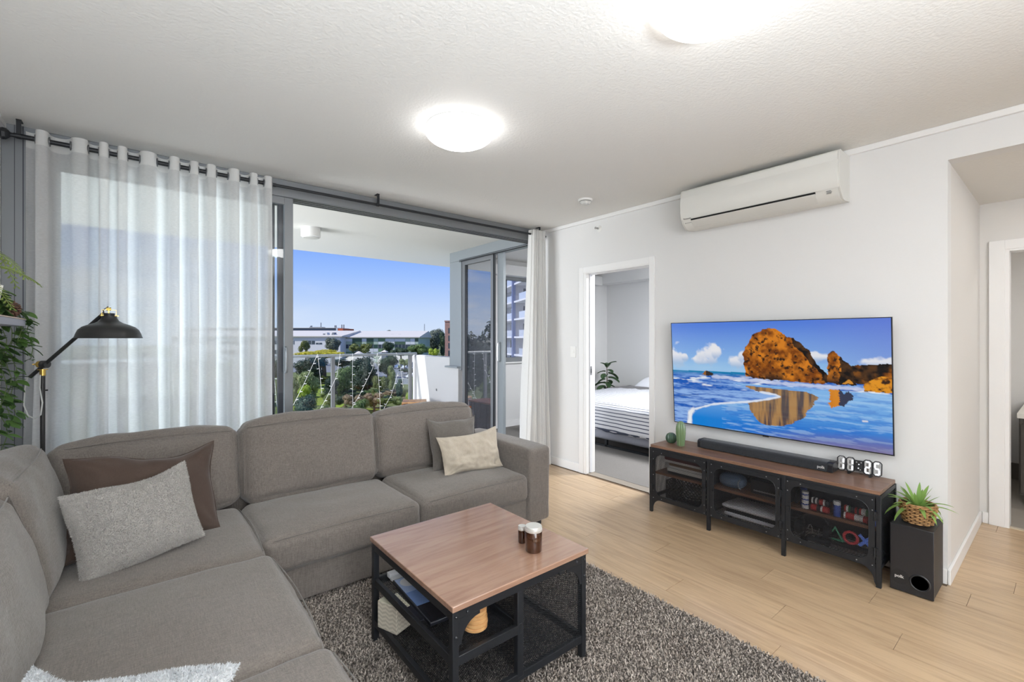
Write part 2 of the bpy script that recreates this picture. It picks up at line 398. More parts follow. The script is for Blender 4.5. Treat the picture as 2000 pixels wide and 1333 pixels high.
def pillow(w, h, t, n=36, seed=0, pinch=0.07, wr=0.008, ear=0.0, wscale=7.0):
    """throw pillow standing in the xz plane, centre at origin, thickness along y"""
    mb = MB(); so = Vector((seed * 9.1, seed * 2.3, seed * 4.4)); idx = {}
    def P(i, j, side):
        a = -1 + 2 * i / n; b = -1 + 2 * j / n
        edge = (i in (0, n)) or (j in (0, n))
        k = (i, j, 0 if edge else side)
        if k in idx: return idx[k]
        x = a * w / 2 * (1 - pinch * (1 - b * b)) ; z = b * h / 2 * (1 - pinch * (1 - a * a))
        prof = (max(0, 1 - abs(a) ** 2.6) * max(0, 1 - abs(b) ** 2.6)) ** 0.55
        y = side * t / 2 * prof
        pv = Vector((x * wscale, z * wscale, side * 3.0)) + so
        wob = (noise.noise(pv) + 0.5 * noise.noise(pv * 2.3)) * wr
        # creases radiating from corners
        cr = math.sin(math.atan2(abs(b) - 1.05, abs(a) - 1.05) * 16 + seed) * wr * 0.5 * max(0, abs(a * b) - 0.25)
        if not edge: y += side * (wob + cr) * min(1, prof * 2)
        else: y += noise.noise(pv) * wr * 0.8
        mb.v.append((x, y, z)); idx[k] = len(mb.v) - 1; return idx[k]
    for side in (-1, 1):
        for j in range(n):
            for i in range(n):
                f = (P(i, j, side), P(i + 1, j, side), P(i + 1, j + 1, side), P(i, j + 1, side))
                mb.f.append(f if side < 0 else f[::-1])
    return mb
def rim(w, h, pinch, n=14):
    pts = []
    for e in range(4):
        for i in range(n):
            t = -1 + 2 * i / n
            a, b = [(t, -1), (1, t), (-t, 1), (-1, -t)][e]
            pts.append((a * w / 2 * (1 - pinch * (1 - b * b)), 0, b * h / 2 * (1 - pinch * (1 - a * a))))
    return pts
def fur(name, me_src, m, count, length, parent, seed=1, width=0.0022, lay=(0, 0, 0)):
    """short pile: thin two-sided blades rooted on the faces of a mesh"""
    rs = np.random.RandomState(seed); nv = len(me_src.vertices); co = np.zeros(nv * 3, np.float32); me_src.vertices.foreach_get('co', co); co = co.reshape(-1, 3)
    me_src.calc_loop_triangles(); nt = len(me_src.loop_triangles); tri = np.zeros(nt * 3, np.int32); me_src.loop_triangles.foreach_get('vertices', tri); tri = tri.reshape(-1, 3)
    a, b, c = co[tri[:, 0]], co[tri[:, 1]], co[tri[:, 2]]; cr = np.cross(b - a, c - a); ar = np.linalg.norm(cr, axis=1); nr = cr / np.maximum(ar[:, None], 1e-9)
    pick = rs.choice(nt, count, p=ar / ar.sum()); u = rs.rand(count, 1); v = rs.rand(count, 1); k = (u + v) > 1; u = np.where(k, 1 - u, u); v = np.where(k, 1 - v, v)
    p = a[pick] + (b - a)[pick] * u + (c - a)[pick] * v
    d = nr[pick] + rs.normal(0, 0.55, (count, 3)) + np.array(lay); d /= np.linalg.norm(d, axis=1)[:, None]
    L = length * (0.6 + 0.8 * rs.rand(count, 1)); side = np.cross(d, rs.normal(0, 1, (count, 3))); side /= np.maximum(np.linalg.norm(side, axis=1)[:, None], 1e-6); side *= width / 2
    vs = np.stack([p - side, p + side, p + d * L], 1).reshape(-1, 3); me = fast_mesh(name, vs, tris=np.arange(count * 3).reshape(-1, 3)); me.materials.append(m)
    o = bpy.data.objects.new(name, me); COL.objects.link(o); o['kind'] = 'stuff'
    if parent is not None: o.parent = parent; ORG[o.name_full] = ORG.get(parent.name_full, Vector((0, 0, 0)))
    return o
def mesh_strands(mb, o, ux, uz, w, h, pu, pv, t=0.0016, dep=0.0016):
    """expanded metal sheet: two families of crossing strands clipped to a w x h rectangle at o"""
    o = Vector(o); ux = Vector(ux); uz = Vector(uz); nrm = ux.cross(uz).normalized(); sl = pv / pu
    for sgn in (1, -1):
        k = -h if sgn > 0 else 0.0
        end = w * sl if sgn > 0 else w * sl + h
        c = -h + pv * 0.5 if sgn > 0 else pv * 0.5
        lim = w * sl if sgn > 0 else h + w * sl
        while c < lim:
            # line z = sgn*sl*x - sgn*c
            pts = []
            z0 = -c if sgn > 0 else c
            def Z(x): return sgn * sl * x + z0
            x_lo, x_hi = 0.0, w
            xa = (0 - z0) / (sgn * sl); xb = (h - z0) / (sgn * sl); a, b = min(xa, xb), max(xa, xb)
            x_lo = max(x_lo, a); x_hi = min(x_hi, b)
            if x_hi - x_lo > 1e-4:
                mb.bar(o + ux * x_lo + uz * Z(x_lo), o + ux * x_hi + uz * Z(x_hi), t, dep, nrm)
            c += pv
    return mb
def ring_plate(mb, o, ux, uz, w, h, ins, rad, th, seg=6):
    """flat plate w x h with a rounded rectangular opening (insets l,r,b,t), thickness th along -normal"""
    o = Vector(o); ux = Vector(ux); uz = Vector(uz); nrm = ux.cross(uz).normalized(); l, rr, b, t = ins
    inn = []; out = []
    cs = [(w - rr - rad, b + rad, -90), (w - rr - rad, h - t - rad, 0), (l + rad, h - t - rad, 90), (l + rad, b + rad, 180)]
    for cx, cz, a0 in cs:
        for i in range(seg + 1):
            a = R(a0 + 90 * i / seg); dx, dz = math.cos(a), math.sin(a); inn.append((cx + rad * dx, cz + rad * dz))
            ks = []
            if dx > 1e-6: ks.append((w - cx) / dx)
            if dx < -1e-6: ks.append(-cx / dx)
            if dz > 1e-6: ks.append((h - cz) / dz)
            if dz < -1e-6: ks.append(-cz / dz)
            k = min(ks); out.append((cx + dx * k, cz + dz * k))
            if i == seg // 2: out[-1] = ((w if dx > 0 else 0), (h if dz > 0 else 0))
    n = len(inn); vs = []
    for lst, dpt in ((inn, 0), (out, 0), (inn, -th), (out, -th)):
        vs += [tuple(o + ux * x + uz * z + nrm * dpt) for x, z in lst]
    fs = []
    for i in range(n):
        j = (i + 1) % n
        fs += [(i, j, n + j, n + i), (2 * n + i, 3 * n + i, 3 * n + j, 2 * n + j), (i, 2 * n + i, 2 * n + j, j), (n + i, n + j, 3 * n + j, 3 * n + i)]
    return mb.add(vs, fs)
# ================================================================== the setting
M_wall = mat('wall_paint', C(226, 226, 226), 0.75, bump=0.04, bscale=90)
M_hall = mat('hall_paint', C(222, 220, 217), 0.75, bump=0.04, bscale=90)
M_ceil = mat('ceiling_paint', C(228, 227, 224), 0.85, bump=0.22, bscale=70)
M_trim = mat('trim_paint', C(238, 238, 238), 0.4)
M_mesh = mat('black_expanded_metal', C(46, 48, 52), 0.40, 0.4)
M_alu = mat('grey_aluminium', C(126, 129, 133), 0.42, 0.25)
M_aluD = mat('dark_aluminium', C(64, 66, 74), 0.4, 0.3)
M_aluL = mat('pale_aluminium', C(148, 155, 160), 0.4, 0.2)
M_black = mat('black_metal', C(38, 40, 44), 0.45, 0.3, bump=0.03, bscale=600)
M_floor = wood('oak_plank', C(198, 171, 138), C(170, 143, 113), 3.2, (9, 0.8, 9), 0.40, rand=0.045, bump=0.05, coat=0.30)
M_gap = mat('plank_joint', C(120, 98, 76), 0.8)
M_carpet = mat('bedroom_carpet', C(130, 126, 123), 0.95, var=0.16, vscale=260, bump=0.5, bscale=420)
M_tile = mat('bathroom_tile', C(150, 142, 132), 0.5, var=0.05, vscale=6)
M_grout = mat('grout', C(196, 190, 180), 0.9)
M_render = mat('white_render', C(192, 193, 195), 0.8, bump=0.08, bscale=150)
M_soffit = mat('soffit_paint', C(224, 224, 220), 0.85, bump=0.05, bscale=60)
M_deck = mat('balcony_tile', C(214, 211, 204), 0.7, var=0.08, vscale=4)
G_clear = glass('balustrade_glass', (0.92, 0.95, 0.94), 0.035)
G_leaf = glass('sliding_glass', (0.96, 0.975, 0.98), 0.04)
G_wing = glass('wing_glass', (0.60, 0.62, 0.68), 0.46)
G_win = glass('bedroom_window_glass', (0.86, 0.87, 0.93), 0.06)

XW, YG, ZC = 3.56, 3.80, 2.61
YB, XL = -3.2, -0.60          # behind the camera, left

fl = struct('floor', MB().box(XL - .1, 5.0, YB - .1, YG + .16, -0.12, -0.004), M_gap)
# planks along y, 0.18 wide, staggered ends
pl = 1.22; pwid = 0.18
shared = {}
k = 0
x = 2.44 - 18 * pwid
row = 0
while x < 4.96:
    x0, x1 = max(x, XL), min(x + pwid, 4.96)
    ylo, yhi = (-1.6, YG + .06) if x1 < XW + .05 else (-1.6, 0.45)
    off = [0.0, 0.52, 0.91, 0.27, 0.75, 0.13, 0.61, 0.40][row % 8] * pl
    y = ylo - off
    while y < yhi:
        a, b = max(y, ylo), min(y + pl, yhi)
        if x0 < XW + .02 < x1 and a < 0.45 < b: b_list = [(a, min(b, yhi))]
        else: b_list = [(a, b)]
        for a_, b_ in b_list:
            if b_ - a_ > 0.02 and x1 - x0 > 0.02:
                key = (round(x1 - x0, 3), round(b_ - a_, 3))
                if key not in shared:
                    w_, l_ = x1 - x0 - .0016, b_ - a_ - .0016
                    o = obj('plank', MB().box(-w_ / 2, w_ / 2, -l_ / 2, l_ / 2, -0.012, 0.0), M_floor, fl, local=True, smooth=0)
                    shared[key] = o; src = o
                else:
                    src = shared[key].copy(); COL.objects.link(src); src.parent = fl
                src.location = ((x0 + x1) / 2, (a_ + b_) / 2, 0)
        y += pl
    x += pwid; row += 1
struct('ceiling', MB().box(XL - .1, XW + .12, YB - .1, YG + .02, ZC, ZC + .2), M_ceil)
w = MB()
w.box(XW, XW + .11, 2.385, 0.45, 0, ZC) if False else w.box(XW, XW + .11, 0.45, 2.385, 0, ZC)
w.box(XW, XW + .11, 3.165, YG + .12, 0, ZC).box(XW, XW + .11, 2.385, 3.165, 2.075, ZC).box(XW, XW + .11, YB, 0.45, 2.41, ZC)
struct('wall_right', w, M_wall)
struct('wall_left', MB().box(XL - .12, XL, YB, YG + .12, 0, ZC), M_wall)
struct('wall_back', MB().box(XL, XW + .11, YB - .12, YB, 0, ZC), M_wall)
# hall beside the television wall
struct('wall_hall_left', MB().box(XW + .11, 4.96, 0.45, 0.56, 0, ZC), M_hall)
w = MB().box(4.96, 5.06, 0.32, 0.56, 0, ZC).box(4.96, 5.06, YB, -.55, 0, ZC).box(4.96, 5.06, -.55, 0.32, 2.06, ZC)
struct('wall_hall_end', w, M_hall)
struct('wall_hall_near', MB().box(XW + .11, 4.96, YB - .1, YB, 0, ZC), M_hall)
struct('ceiling.001', MB().box(XW + .11, 5.0, YB, 0.5, 2.41, 2.47), M_ceil)
# bathroom behind the hall door
bfl = struct('floor.001', MB().box(4.96, 6.85, -1.6, 1.0, -0.12, -0.004), M_grout)
tsrc = None
for i in range(4):
    for j in range(6):
        if tsrc is None:
            tsrc = obj('tile', MB().box(-.2985, .2985, -.1485, .1485, -.01, .002), M_tile, bfl, local=True, smooth=0); t = tsrc
        else:
            t = tsrc.copy(); COL.objects.link(t); t.parent = bfl
        t.location = (5.30 + .6 * i - .04, -0.56 + .3 * j, 0)
struct('wall_bathroom_far', MB().box(6.72, 6.82, -1.6, 1.0, 0, ZC), M_hall)
struct('wall_bathroom_left', MB().box(5.06, 6.72, 0.72, 0.82, 0, ZC), M_hall)
struct('wall_bathroom_right', MB().box(5.06, 6.72, -1.6, -1.5, 0, ZC), M_hall)
struct('ceiling.002', MB().box(4.96, 6.85, -1.6, 1.0, 2.41, 2.5), M_ceil)
struct('baseboard_bathroom', MB().box(6.70, 6.719, -1.5, 0.72, 0.0025, 0.16).box(5.06, 6.70, 0.70, 0.719, 0.0025, 0.16), mat('dark_skirting_tile', C(104, 96, 88), 0.5))
t = MB().box(4.938, 4.96, .318, .40, 0, 2.12).box(4.938, 4.96, -.63, -.548, 0, 2.12).box(4.938, 4.96, -.548, .318, 2.05, 2.12)
t.box(4.945, 5.075, .295, .322, 0, 2.062).box(4.945, 5.075, -.55, -.525, 0, 2.062).box(4.945, 5.075, -.525, .295, 2.035, 2.062)
struct('door_2', t, M_trim, bevel=0.002)
struct('trim_threshold', MB().box(4.955, 4.995, -.54, .31, 0.0, 0.006), mat('threshold_stone', C(196, 184, 164), 0.5))
# bathroom vanity
v = thing('vanity', 'dark bathroom vanity with white stone top seen through the hall doorway', 'vanity', (6.1, -.1, 0))
M_van = mat('dark_laminate', C(62, 56, 50), 0.45, var=0.06, vscale=20, vstretch=(1, 1, 12)); M_stone = mat('white_stone', C(226, 222, 214), 0.3)
obj('kickboard', MB().box(5.70, 6.70, -.72, .22, .003, .10), M_black, v)
obj('carcass', MB().box(5.655, 6.70, -.75, .285, .10, .735), M_van, v, .002)
obj('door', MB().box(5.635, 5.654, -.20, .275, .12, .69), M_van, v, .002)
obj('door', MB().box(5.635, 5.654, -.73, -.21, .12, .69), M_van, v, .002)
obj('countertop', MB().box(5.62, 6.71, -.77, .295, .735, .775), M_stone, v, .003)
struct('trim_splashback', MB().box(6.712, 6.72, -.75, .29, .775, 1.0), M_stone)

# cornice strips, baseboards, door to the bedroom
struct('trim_1', MB().box(XW - .022, XW, YB, YG, ZC - .036, ZC), M_trim, bevel=.003)
struct('trim_2', MB().box(XL, XL + .022, YB, YG, ZC - .036, ZC), M_trim, bevel=.003)
bb = .085
struct('baseboard_right', MB().box(XW - .014, XW, .451, 2.345, 0, bb).box(XW - .014, XW, 3.246, YG, 0, bb), M_trim, bevel=.003)
struct('baseboard_hall', MB().box(XW - .014, 4.936, .436, .45, 0, bb).box(4.946, 4.96, .401, .436, 0, bb), M_trim, bevel=.003)
struct('baseboard_left', MB().box(XL, XL + .014, YB, YG, 0, bb), M_trim, bevel=.003)
t = MB().box(XW - .018, XW, 3.185, 3.246, 0, 2.125).box(XW - .018, XW, 2.35, 2.402, 0, 2.125).box(XW - .018, XW, 2.402, 3.185, 2.065, 2.125)
t.box(XW - .012, XW + .035, 3.150, 3.186, 0, 2.072).box(XW + .075, XW + .125, 3.150, 3.186, 0, 2.072).box(XW + .03, XW + .08, 3.168, 3.186, 0, 2.072)
t.box(XW - .012, XW + .125, 2.392, 2.404, 0, 2.072).box(XW - .012, XW + .125, 2.40, 3.16, 2.054, 2.072)
d1 = struct('door_1', t, M_trim, bevel=.002)
obj('sliding_door_edge', MB().box(XW + .038, XW + .072, 3.142, 3.30, 0.01, 2.054), mat('door_paint', C(226, 228, 234), 0.45), d1, .002)
obj('edge_pull', MB().box(XW + .044, XW + .066, 3.1395, 3.1435, 1.015, 1.105), mat('satin_steel', C(150, 152, 156), 0.3, 0.9), d1)
obj('latch_slot', MB().box(XW + .051, XW + .059, 3.138, 3.1397, 1.035, 1.08), M_black, d1)
struct('trim_3', MB().box(XW - .001, XW + .11, 2.404, 3.15, 0.0, .004), mat('door_strip', C(150, 140, 128), 0.5))

# ------------------------------------------------------------------ bedroom beyond the door
struct('floor.002', MB().box(XW + .11, 6.95, 0.56, 5.62, -.1, .006), M_carpet)
struct('ceiling.003', MB().box(XW + .11, 6.95, 0.56, 5.62, ZC, ZC + .2), M_ceil)
struct('wall_bedroom_back', MB().box(6.90, 7.0, 0.56, 5.62, 0, ZC), M_wall)
struct('wall_bedroom_near', MB().box(XW + .11, 6.9, 0.56, 0.66, 0, ZC), M_wall)
struct('trim_bulkhead', MB().box(6.60, 6.90, 0.66, 5.60, 2.39, ZC), M_wall)
w = MB().box(3.62, 6.95, 5.60, 5.72, 0, 1.02).box(3.62, 6.95, 5.60, 5.72, 2.38, ZC).box(3.62, 4.36, 5.60, 5.72, 1.02, 2.38).box(6.2, 6.95, 5.60, 5.72, 1.02, 2.38)
struct('wall_bedroom_window', w, M_wall)
struct('trim_pelmet', MB().box(3.64, 6.6, 5.46, 5.60, 2.36, 2.52), M_wall, bevel=.003)
struct('baseboard_bedroom', MB().box(3.68, 6.9, 5.586, 5.60, .006, .10), M_trim)
wn = struct('window_2', MB().box(4.36, 4.43, 5.60, 5.68, 1.02, 2.38).box(6.13, 6.2, 5.60, 5.68, 1.02, 2.38).box(4.43, 6.13, 5.60, 5.68, 1.02, 1.09).box(4.43, 6.13, 5.60, 5.68, 2.31, 2.38).box(5.25, 5.31, 5.60, 5.68, 1.09, 2.31), M_alu, bevel=.003)
obj('pane', MB().box(4.43, 5.25, 5.645, 5.651, 1.09, 2.31), G_win, wn, smooth=0); obj('pane', MB().box(5.31, 6.13, 5.645, 5.651, 1.09, 2.31), G_win, wn, smooth=0)
obj('sash_stile', MB().box(4.43, 4.475, 5.61, 5.64, 1.09, 2.31), M_aluD, wn, .002)
obj('window_sill', MB().box(4.3, 6.25, 5.55, 5.61, 1.0, 1.02), M_trim, wn, .002)

# ------------------------------------------------------------------ glazing wall towards the balcony
g = MB().box(XL, -.43, YG, YG + .16, 0, ZC)                       # left cover panel
g.box(-.43, 3.56, YG + .02, YG + .16, 2.535, ZC)                  # pelmet above
g.box(-.43, 3.56, YG - .005, YG + .16, 2.475, 2.535)              # track
g.box(3.46, 3.56, YG, YG + .16, 0, 2.475)
g.box(-.43, 3.46, YG, YG + .17, 0, .012)
win = struct('window_1', g, M_alu, bevel=.003)
obj('groove', MB().box(-.515, -.510, YG - .001, YG + .004, 0, ZC).box(-.548, -.545, YG - .001, YG + .004, 0, ZC), M_aluD, win)
obj('track_slot', MB().box(.92, 3.46, YG + .03, YG + .036, 2.472, 2.4755).box(.92, 3.46, YG + .075, YG + .081, 2.472, 2.4755).box(.92, 3.46, YG + .12, YG + .126, 2.472, 2.4755), M_black, win)
for i, (xs0, xs1, y0, m_) in enumerate([(.863, .925, YG + .01, M_alu), (.828, .868, YG + .055, M_aluD), (.775, .815, YG + .10, M_aluD)]):
    x0 = -.43
    s = MB().box(xs0, xs1, y0, y0 + .036, .012, 2.475).box(x0, x0 + .06, y0, y0 + .036, .012, 2.475)
    s.box(x0 + .06, xs0, y0, y0 + .036, .012, .09).box(x0 + .06, xs0, y0, y0 + .036, 2.42, 2.475)
    sash = obj('sliding_leaf', s, m_, win, .002)
    obj('pane', MB().box(x0 + .06, xs0, y0 + .015, y0 + .021, .09, 2.42), G_leaf, sash, smooth=0)
    if i == 0:
        hd = MB().tube([(.868, y0, 1.325), (.868, y0 - .045, 1.32), (.868, y0 - .05, 1.30), (.868, y0 - .05, 1.16), (.868, y0 - .045, 1.14), (.868, y0, 1.135)], .009, 8)
        hd.box(.875, .915, y0 - .006, y0, 1.12, 1.34)
        obj('handle', hd, M_alu, sash)
# balcony shell
struct('floor.003', MB().box(-3.0, 3.62, YG + .17, 6.86, -.2, -.012), M_deck)
struct('ceiling.004', MB().box(-3.0, 7.4, YG + .02, 5.72, ZC + .201, ZC + .45).box(-3.0, 3.62, YG + .16, 6.76, ZC, ZC + .25).box(3.62, 7.4, 5.72, 6.76, ZC, ZC + .25), M_soffit)
struct('wall_facade', MB().box(-3.0, XL - .12, YG - .02, YG + .12, -.2, ZC + .2), M_render)
par = MB().prism([(5.66, -.2), (6.80, -.2), (6.80, 1.12), (5.66, 1.12)], 'x', 3.455, 3.62)
struct('wall_parapet', par, M_render, bevel=.012)
struct('wall_parapet_end', MB().box(3.44, 3.60, 5.40, 5.665, -.2, .98), M_render, bevel=.004)
obj('parapet_drain', MB().cyl((3.458, 6.02, .62), (3.449, 6.02, .62), .018, 12), M_alu, bpy.data.objects['wall_parapet'])
# side wing: sliding door between balcony and bedroom
g = MB().box(3.46, 3.60, 5.36, 5.655, .95, 2.469).box(3.46, 3.60, 3.96, 5.655, 2.47, ZC).box(3.46, 3.60, 3.96, 5.40, -.012, .03)
wing = struct('window_3', g, M_aluL, bevel=.003)
obj('corner_cap', MB().box(3.40, 3.47, 5.37, 5.70, .975, 1.0), M_aluL, wing, .002)
obj('track_slot', MB().box(3.455, 3.4605, 3.96, 5.40, 2.452, 2.462).box(3.455, 3.4605, 3.96, 5.40, 2.474, 2.480), M_black, wing)
s = MB().box(3.48, 3.52, 5.29, 5.36, .03, 2.47).box(3.48, 3.52, 4.64, 4.70, .03, 2.47).box(3.48, 3.52, 4.70, 5.29, .03, .11).box(3.48, 3.52, 4.70, 5.29, 2.40, 2.47)
lf = obj('sliding_leaf', s, M_alu, wing, .002)
obj('seal', MB().box(3.478, 3.481, 5.275, 5.292, .11, 2.40).box(3.478, 3.481, 4.62, 4.645, .03, 2.47), M_black, lf)
obj('pane', MB().box(3.497, 3.503, 4.70, 5.29, .11, 2.40), G_wing, lf, smooth=0)
s = MB().box(3.53, 3.57, 4.50, 4.62, .03, 2.47)
lf2 = obj('sliding_leaf', s, M_aluL, wing, .002)
hd = MB().tube([(3.53, 4.56, 1.34), (3.495, 4.56, 1.33), (3.487, 4.56, 1.28), (3.487, 4.56, 1.16), (3.495, 4.56, 1.11), (3.53, 4.56, 1.10)], .010, 8)
obj('handle', hd, mat('satin_handle', C(190, 194, 198), 0.3, 0.7), lf2)
# ================================================================== ceiling fittings
M_lampglow = emitter('lamp_diffuser_glow', (1.0, 0.99, 0.98, 1), LAMP)
M_white = mat('white_plastic', C(236, 236, 234), 0.4)
M_whiteD = mat('white_plastic_shade', C(214, 214, 211), 0.45)
def ceiling_lamp(x, y, label):
    t = thing('ceiling_light', label, 'ceiling light', (x, y, ZC), 0, 'dome ceiling lights')
    obj('base_ring', MB().lathe([(.165, 0), (.19, -.004), (.19, -.026), (.17, -.03)], (x, y, ZC), 48), M_white, t)
    pr = [(.197 * math.cos(a), -.026 - .082 * math.sin(a)) for a in [R(d) for d in (0, 10, 20, 32, 45, 58, 70, 80, 90)]]
    pr[-1] = (1e-6, pr[-1][1])
    obj('diffuser', MB().lathe(pr, (x, y, ZC), 48), M_lampglow, t); return t
ceiling_lamp(1.43, 2.23, 'lit white dome ceiling light nearer the balcony doors, seen whole')
ceiling_lamp(1.56, .80, 'lit white dome ceiling light cut off by the top of the picture')
ceiling_lamp(.7, -1.7, 'unseen white dome fill light added behind the camera, left')  # this and the next: unseen domes added to brighten the room
ceiling_lamp(2.5, -1.7, 'unseen white dome fill light added behind the camera, right')
ceiling_lamp(5.2, 3.2, 'unseen white dome fill light added on the bedroom ceiling')  # out of view, added to lift the dim bedroom

t = thing('smoke_detector', 'round white smoke detector on the ceiling left of the air conditioner', 'smoke detector', (3.03, 2.70, ZC))
obj('base', MB().lathe([(.062, 0), (.062, -.012), (.056, -.016)], (3.03, 2.70, ZC), 32), M_white, t)
obj('cover', MB().lathe([(.05, -.012), (.05, -.022), (.046, -.026), (.044, -.03), (.038, -.042), (1e-6, -.045)], (3.03, 2.70, ZC), 32), M_whiteD, t)
obj('vent_slot', MB().lathe([(.0505, -.017), (.0515, -.019), (.0505, -.021)], (3.03, 2.70, ZC), 32), M_black, t)
obj('test_button', MB().box(3.01, 3.03, 2.672, 2.688, ZC - .047, ZC - .043), M_white, t)
t = thing('fire_sprinkler', 'small white fire sprinkler head on the wall above the bedroom door', 'sprinkler', (XW, 2.991, 2.488))
Mx = Matrix.Translation((XW, 2.991, 2.488)) @ Matrix.Rotation(R(-90), 4, 'Y')
obj('escutcheon', MB().lathe([(.034, 0), (.034, .003), (.022, .010), (.012, .011)], (0, 0, 0), 24, Mx), M_white, t)
obj('body', MB().lathe([(.010, .009), (.010, .03), (.006, .034), (.004, .05), (.012, .052), (.012, .055)], (0, 0, 0), 16, Mx), mat('brushed_chrome', C(190, 190, 188), 0.25, 0.9), t)
obj('yoke', MB().tube([(XW - .025, 2.982, 2.488), (XW - .04, 2.975, 2.488), (XW - .054, 2.989, 2.488)], .0022, 6).tube([(XW - .025, 3.0, 2.488), (XW - .04, 3.007, 2.488), (XW - .054, 2.993, 2.488)], .0022, 6), MATS['brushed_chrome'], t)
t = thing('light_switch', 'white light switch on the wall left of the bedroom door', 'switch', (XW, 3.338, 1.25))
obj('plate', MB().box(XW - .008, XW, 3.300, 3.376, 1.192, 1.308), M_white, t, .003)
obj('rocker', MB().box(XW - .012, XW - .007, 3.328, 3.348, 1.236, 1.266), M_white, t, .001)
t = thing('balcony_light', 'white drum light on the balcony ceiling', 'outdoor light', (1.47, 5.31, ZC))
obj('housing', MB().lathe([(.10, 0), (.10, -.10), (.093, -.104)], (1.47, 5.31, ZC), 32), M_white, t)
obj('diffuser', MB().lathe([(.088, -.1), (.08, -.112), (1e-6, -.116)], (1.47, 5.31, ZC), 32), M_whiteD, t)

# ================================================================== corner sofa
F_sofa = fabric('sofa_weave', C(117, 110, 104), 0.28, 430)
F_pipe = fabric('sofa_piping', C(108, 103, 98), 0.2, 430)
so = thing('corner_sofa', 'large grey woven corner sofa filling the left of the room', 'sofa', (0.6, 2.9, 0))
def rb(name, x0, x1, y0, y1, z0, z1, r=.03, crown=.006, seed=1, parent=so, m=F_sofa, n=14, wr=.003):
    mb = xf(cushion(x1 - x0, y1 - y0, z1 - z0, r, crown, n, wr, seed), Matrix.Translation(((x0 + x1) / 2, (y0 + y1) / 2, z0)))
    return obj(name, mb, m, parent)
rb('base', -.20, 2.22, 2.53, 3.30, .035, .225, .012, 0, 2)
rb('base', -.20, .455, .60, 2.535, .035, .225, .012, 0, 3)
rb('back_frame', -.57, 2.22, 3.26, 3.42, .035, .70, .03, .004, 4)
rb('back_frame', -.575, -.43, .60, 3.28, .035, .70, .03, .004, 5)
rb('armrest', 2.20, 2.41, 2.495, 3.42, .035, .585, .028, .008, 6, n=20)
for i, (x, y) in enumerate([(2.34, 2.55), (2.34, 3.34), (.40, .68), (-.5, .68), (-.5, 3.34), (.9, 3.30)]):
    obj('foot', MB().cyl((x, y, 0 if x > 2.2 else .016), (x, y, .05), .02, 12), M_black, so)
# seat cushions with a piped front edge
def seat(x0, x1, y0, y1, seed, edge, z0=.215, z1=.405, crown=.028):
    mb = xf(cushion(x1 - x0, y1 - y0, z1 - z0, .045, crown, 26, .004, seed), Matrix.Translation(((x0 + x1) / 2, (y0 + y1) / 2, z0)))
    c = obj('seat_cushion', mb, F_sofa, so)
    e = .030
    zt = z1 - .010
    pts = {'y': [(x0 + .05 + (x1 - x0 - .1) * k / 12, y0 + .006 - .014 * math.sin(PI * k / 12), zt - .004 + .012 * math.sin(PI * k / 12)) for k in range(13)],
           'x': [(x1 - .006 + .012 * math.sin(PI * k / 12), y0 + .05 + (y1 - y0 - .1) * k / 12, zt - .004 + .012 * math.sin(PI * k / 12)) for k in range(13)]}[edge]
    obj('piping', MB().tube(pts, .0026, 6), F_pipe, c)
    return c
seat(1.338, 2.195, 2.49, 3.14, 11, 'y')
seat(.468, 1.330, 2.49, 3.14, 12, 'y')
seat(-.41, .462, 2.372, 3.14, 13, 'x')
seat(-.41, .480, 1.552, 2.366, 14, 'x')
seat(-.41, .490, .70, 1.546, 15, 'x')
# back cushions: leaning boxes, seam line along the top front edge
def backc(cx, cy, w, tilt, rotz, seed, h=.48, d=.20, zb=.40, crown=.05, wr=.009, sag=.02):
    M = Matrix.Translation((cx, cy, zb)) @ Matrix.Rotation(rotz, 4, 'Z') @ Matrix.Rotation(tilt, 4, 'X')
    mb = xf(cushion(w, d, h, .06, crown, 30, wr, seed, sag), M)
    c = obj('back_cushion', mb, F_sofa, so)
    pts = [M @ Vector((-w / 2 + .03 + (w - .06) * k / 14, -d / 2 + .012 - .026 * math.sin(PI * k / 14), h - .030 + .012 * math.sin(PI * k / 14))) for k in range(15)]
    obj('piping', MB().tube(pts, .0026, 6), F_pipe, c)
    for s_ in (-1, 1):
        pts = [M @ Vector((s_ * (w / 2 - .006) , -d / 2 + .018 - .012 * math.sin(PI * k / 10), .06 + (h - .12) * k / 10)) for k in range(11)]
        obj('piping', MB().tube(pts, .0026, 6), F_pipe, c)
    return c
backc(1.73, 3.17, .83, R(-11), R(-1.5), 21, .455)
backc(.895, 3.17, .835, R(-11), R(.5), 22, .475)
backc(.06, 3.19, .815, R(-12), R(2), 23, .46, crown=.04)
backc(-.335, 2.72, .74, R(-13), R(90), 24, .50, crown=.045)
backc(-.345, 1.93, .82, R(-13), R(90), 25, .47, d=.22, crown=.055)
backc(-.345, 1.10, .80, R(-13), R(90), 26, .45, d=.20, crown=.05)

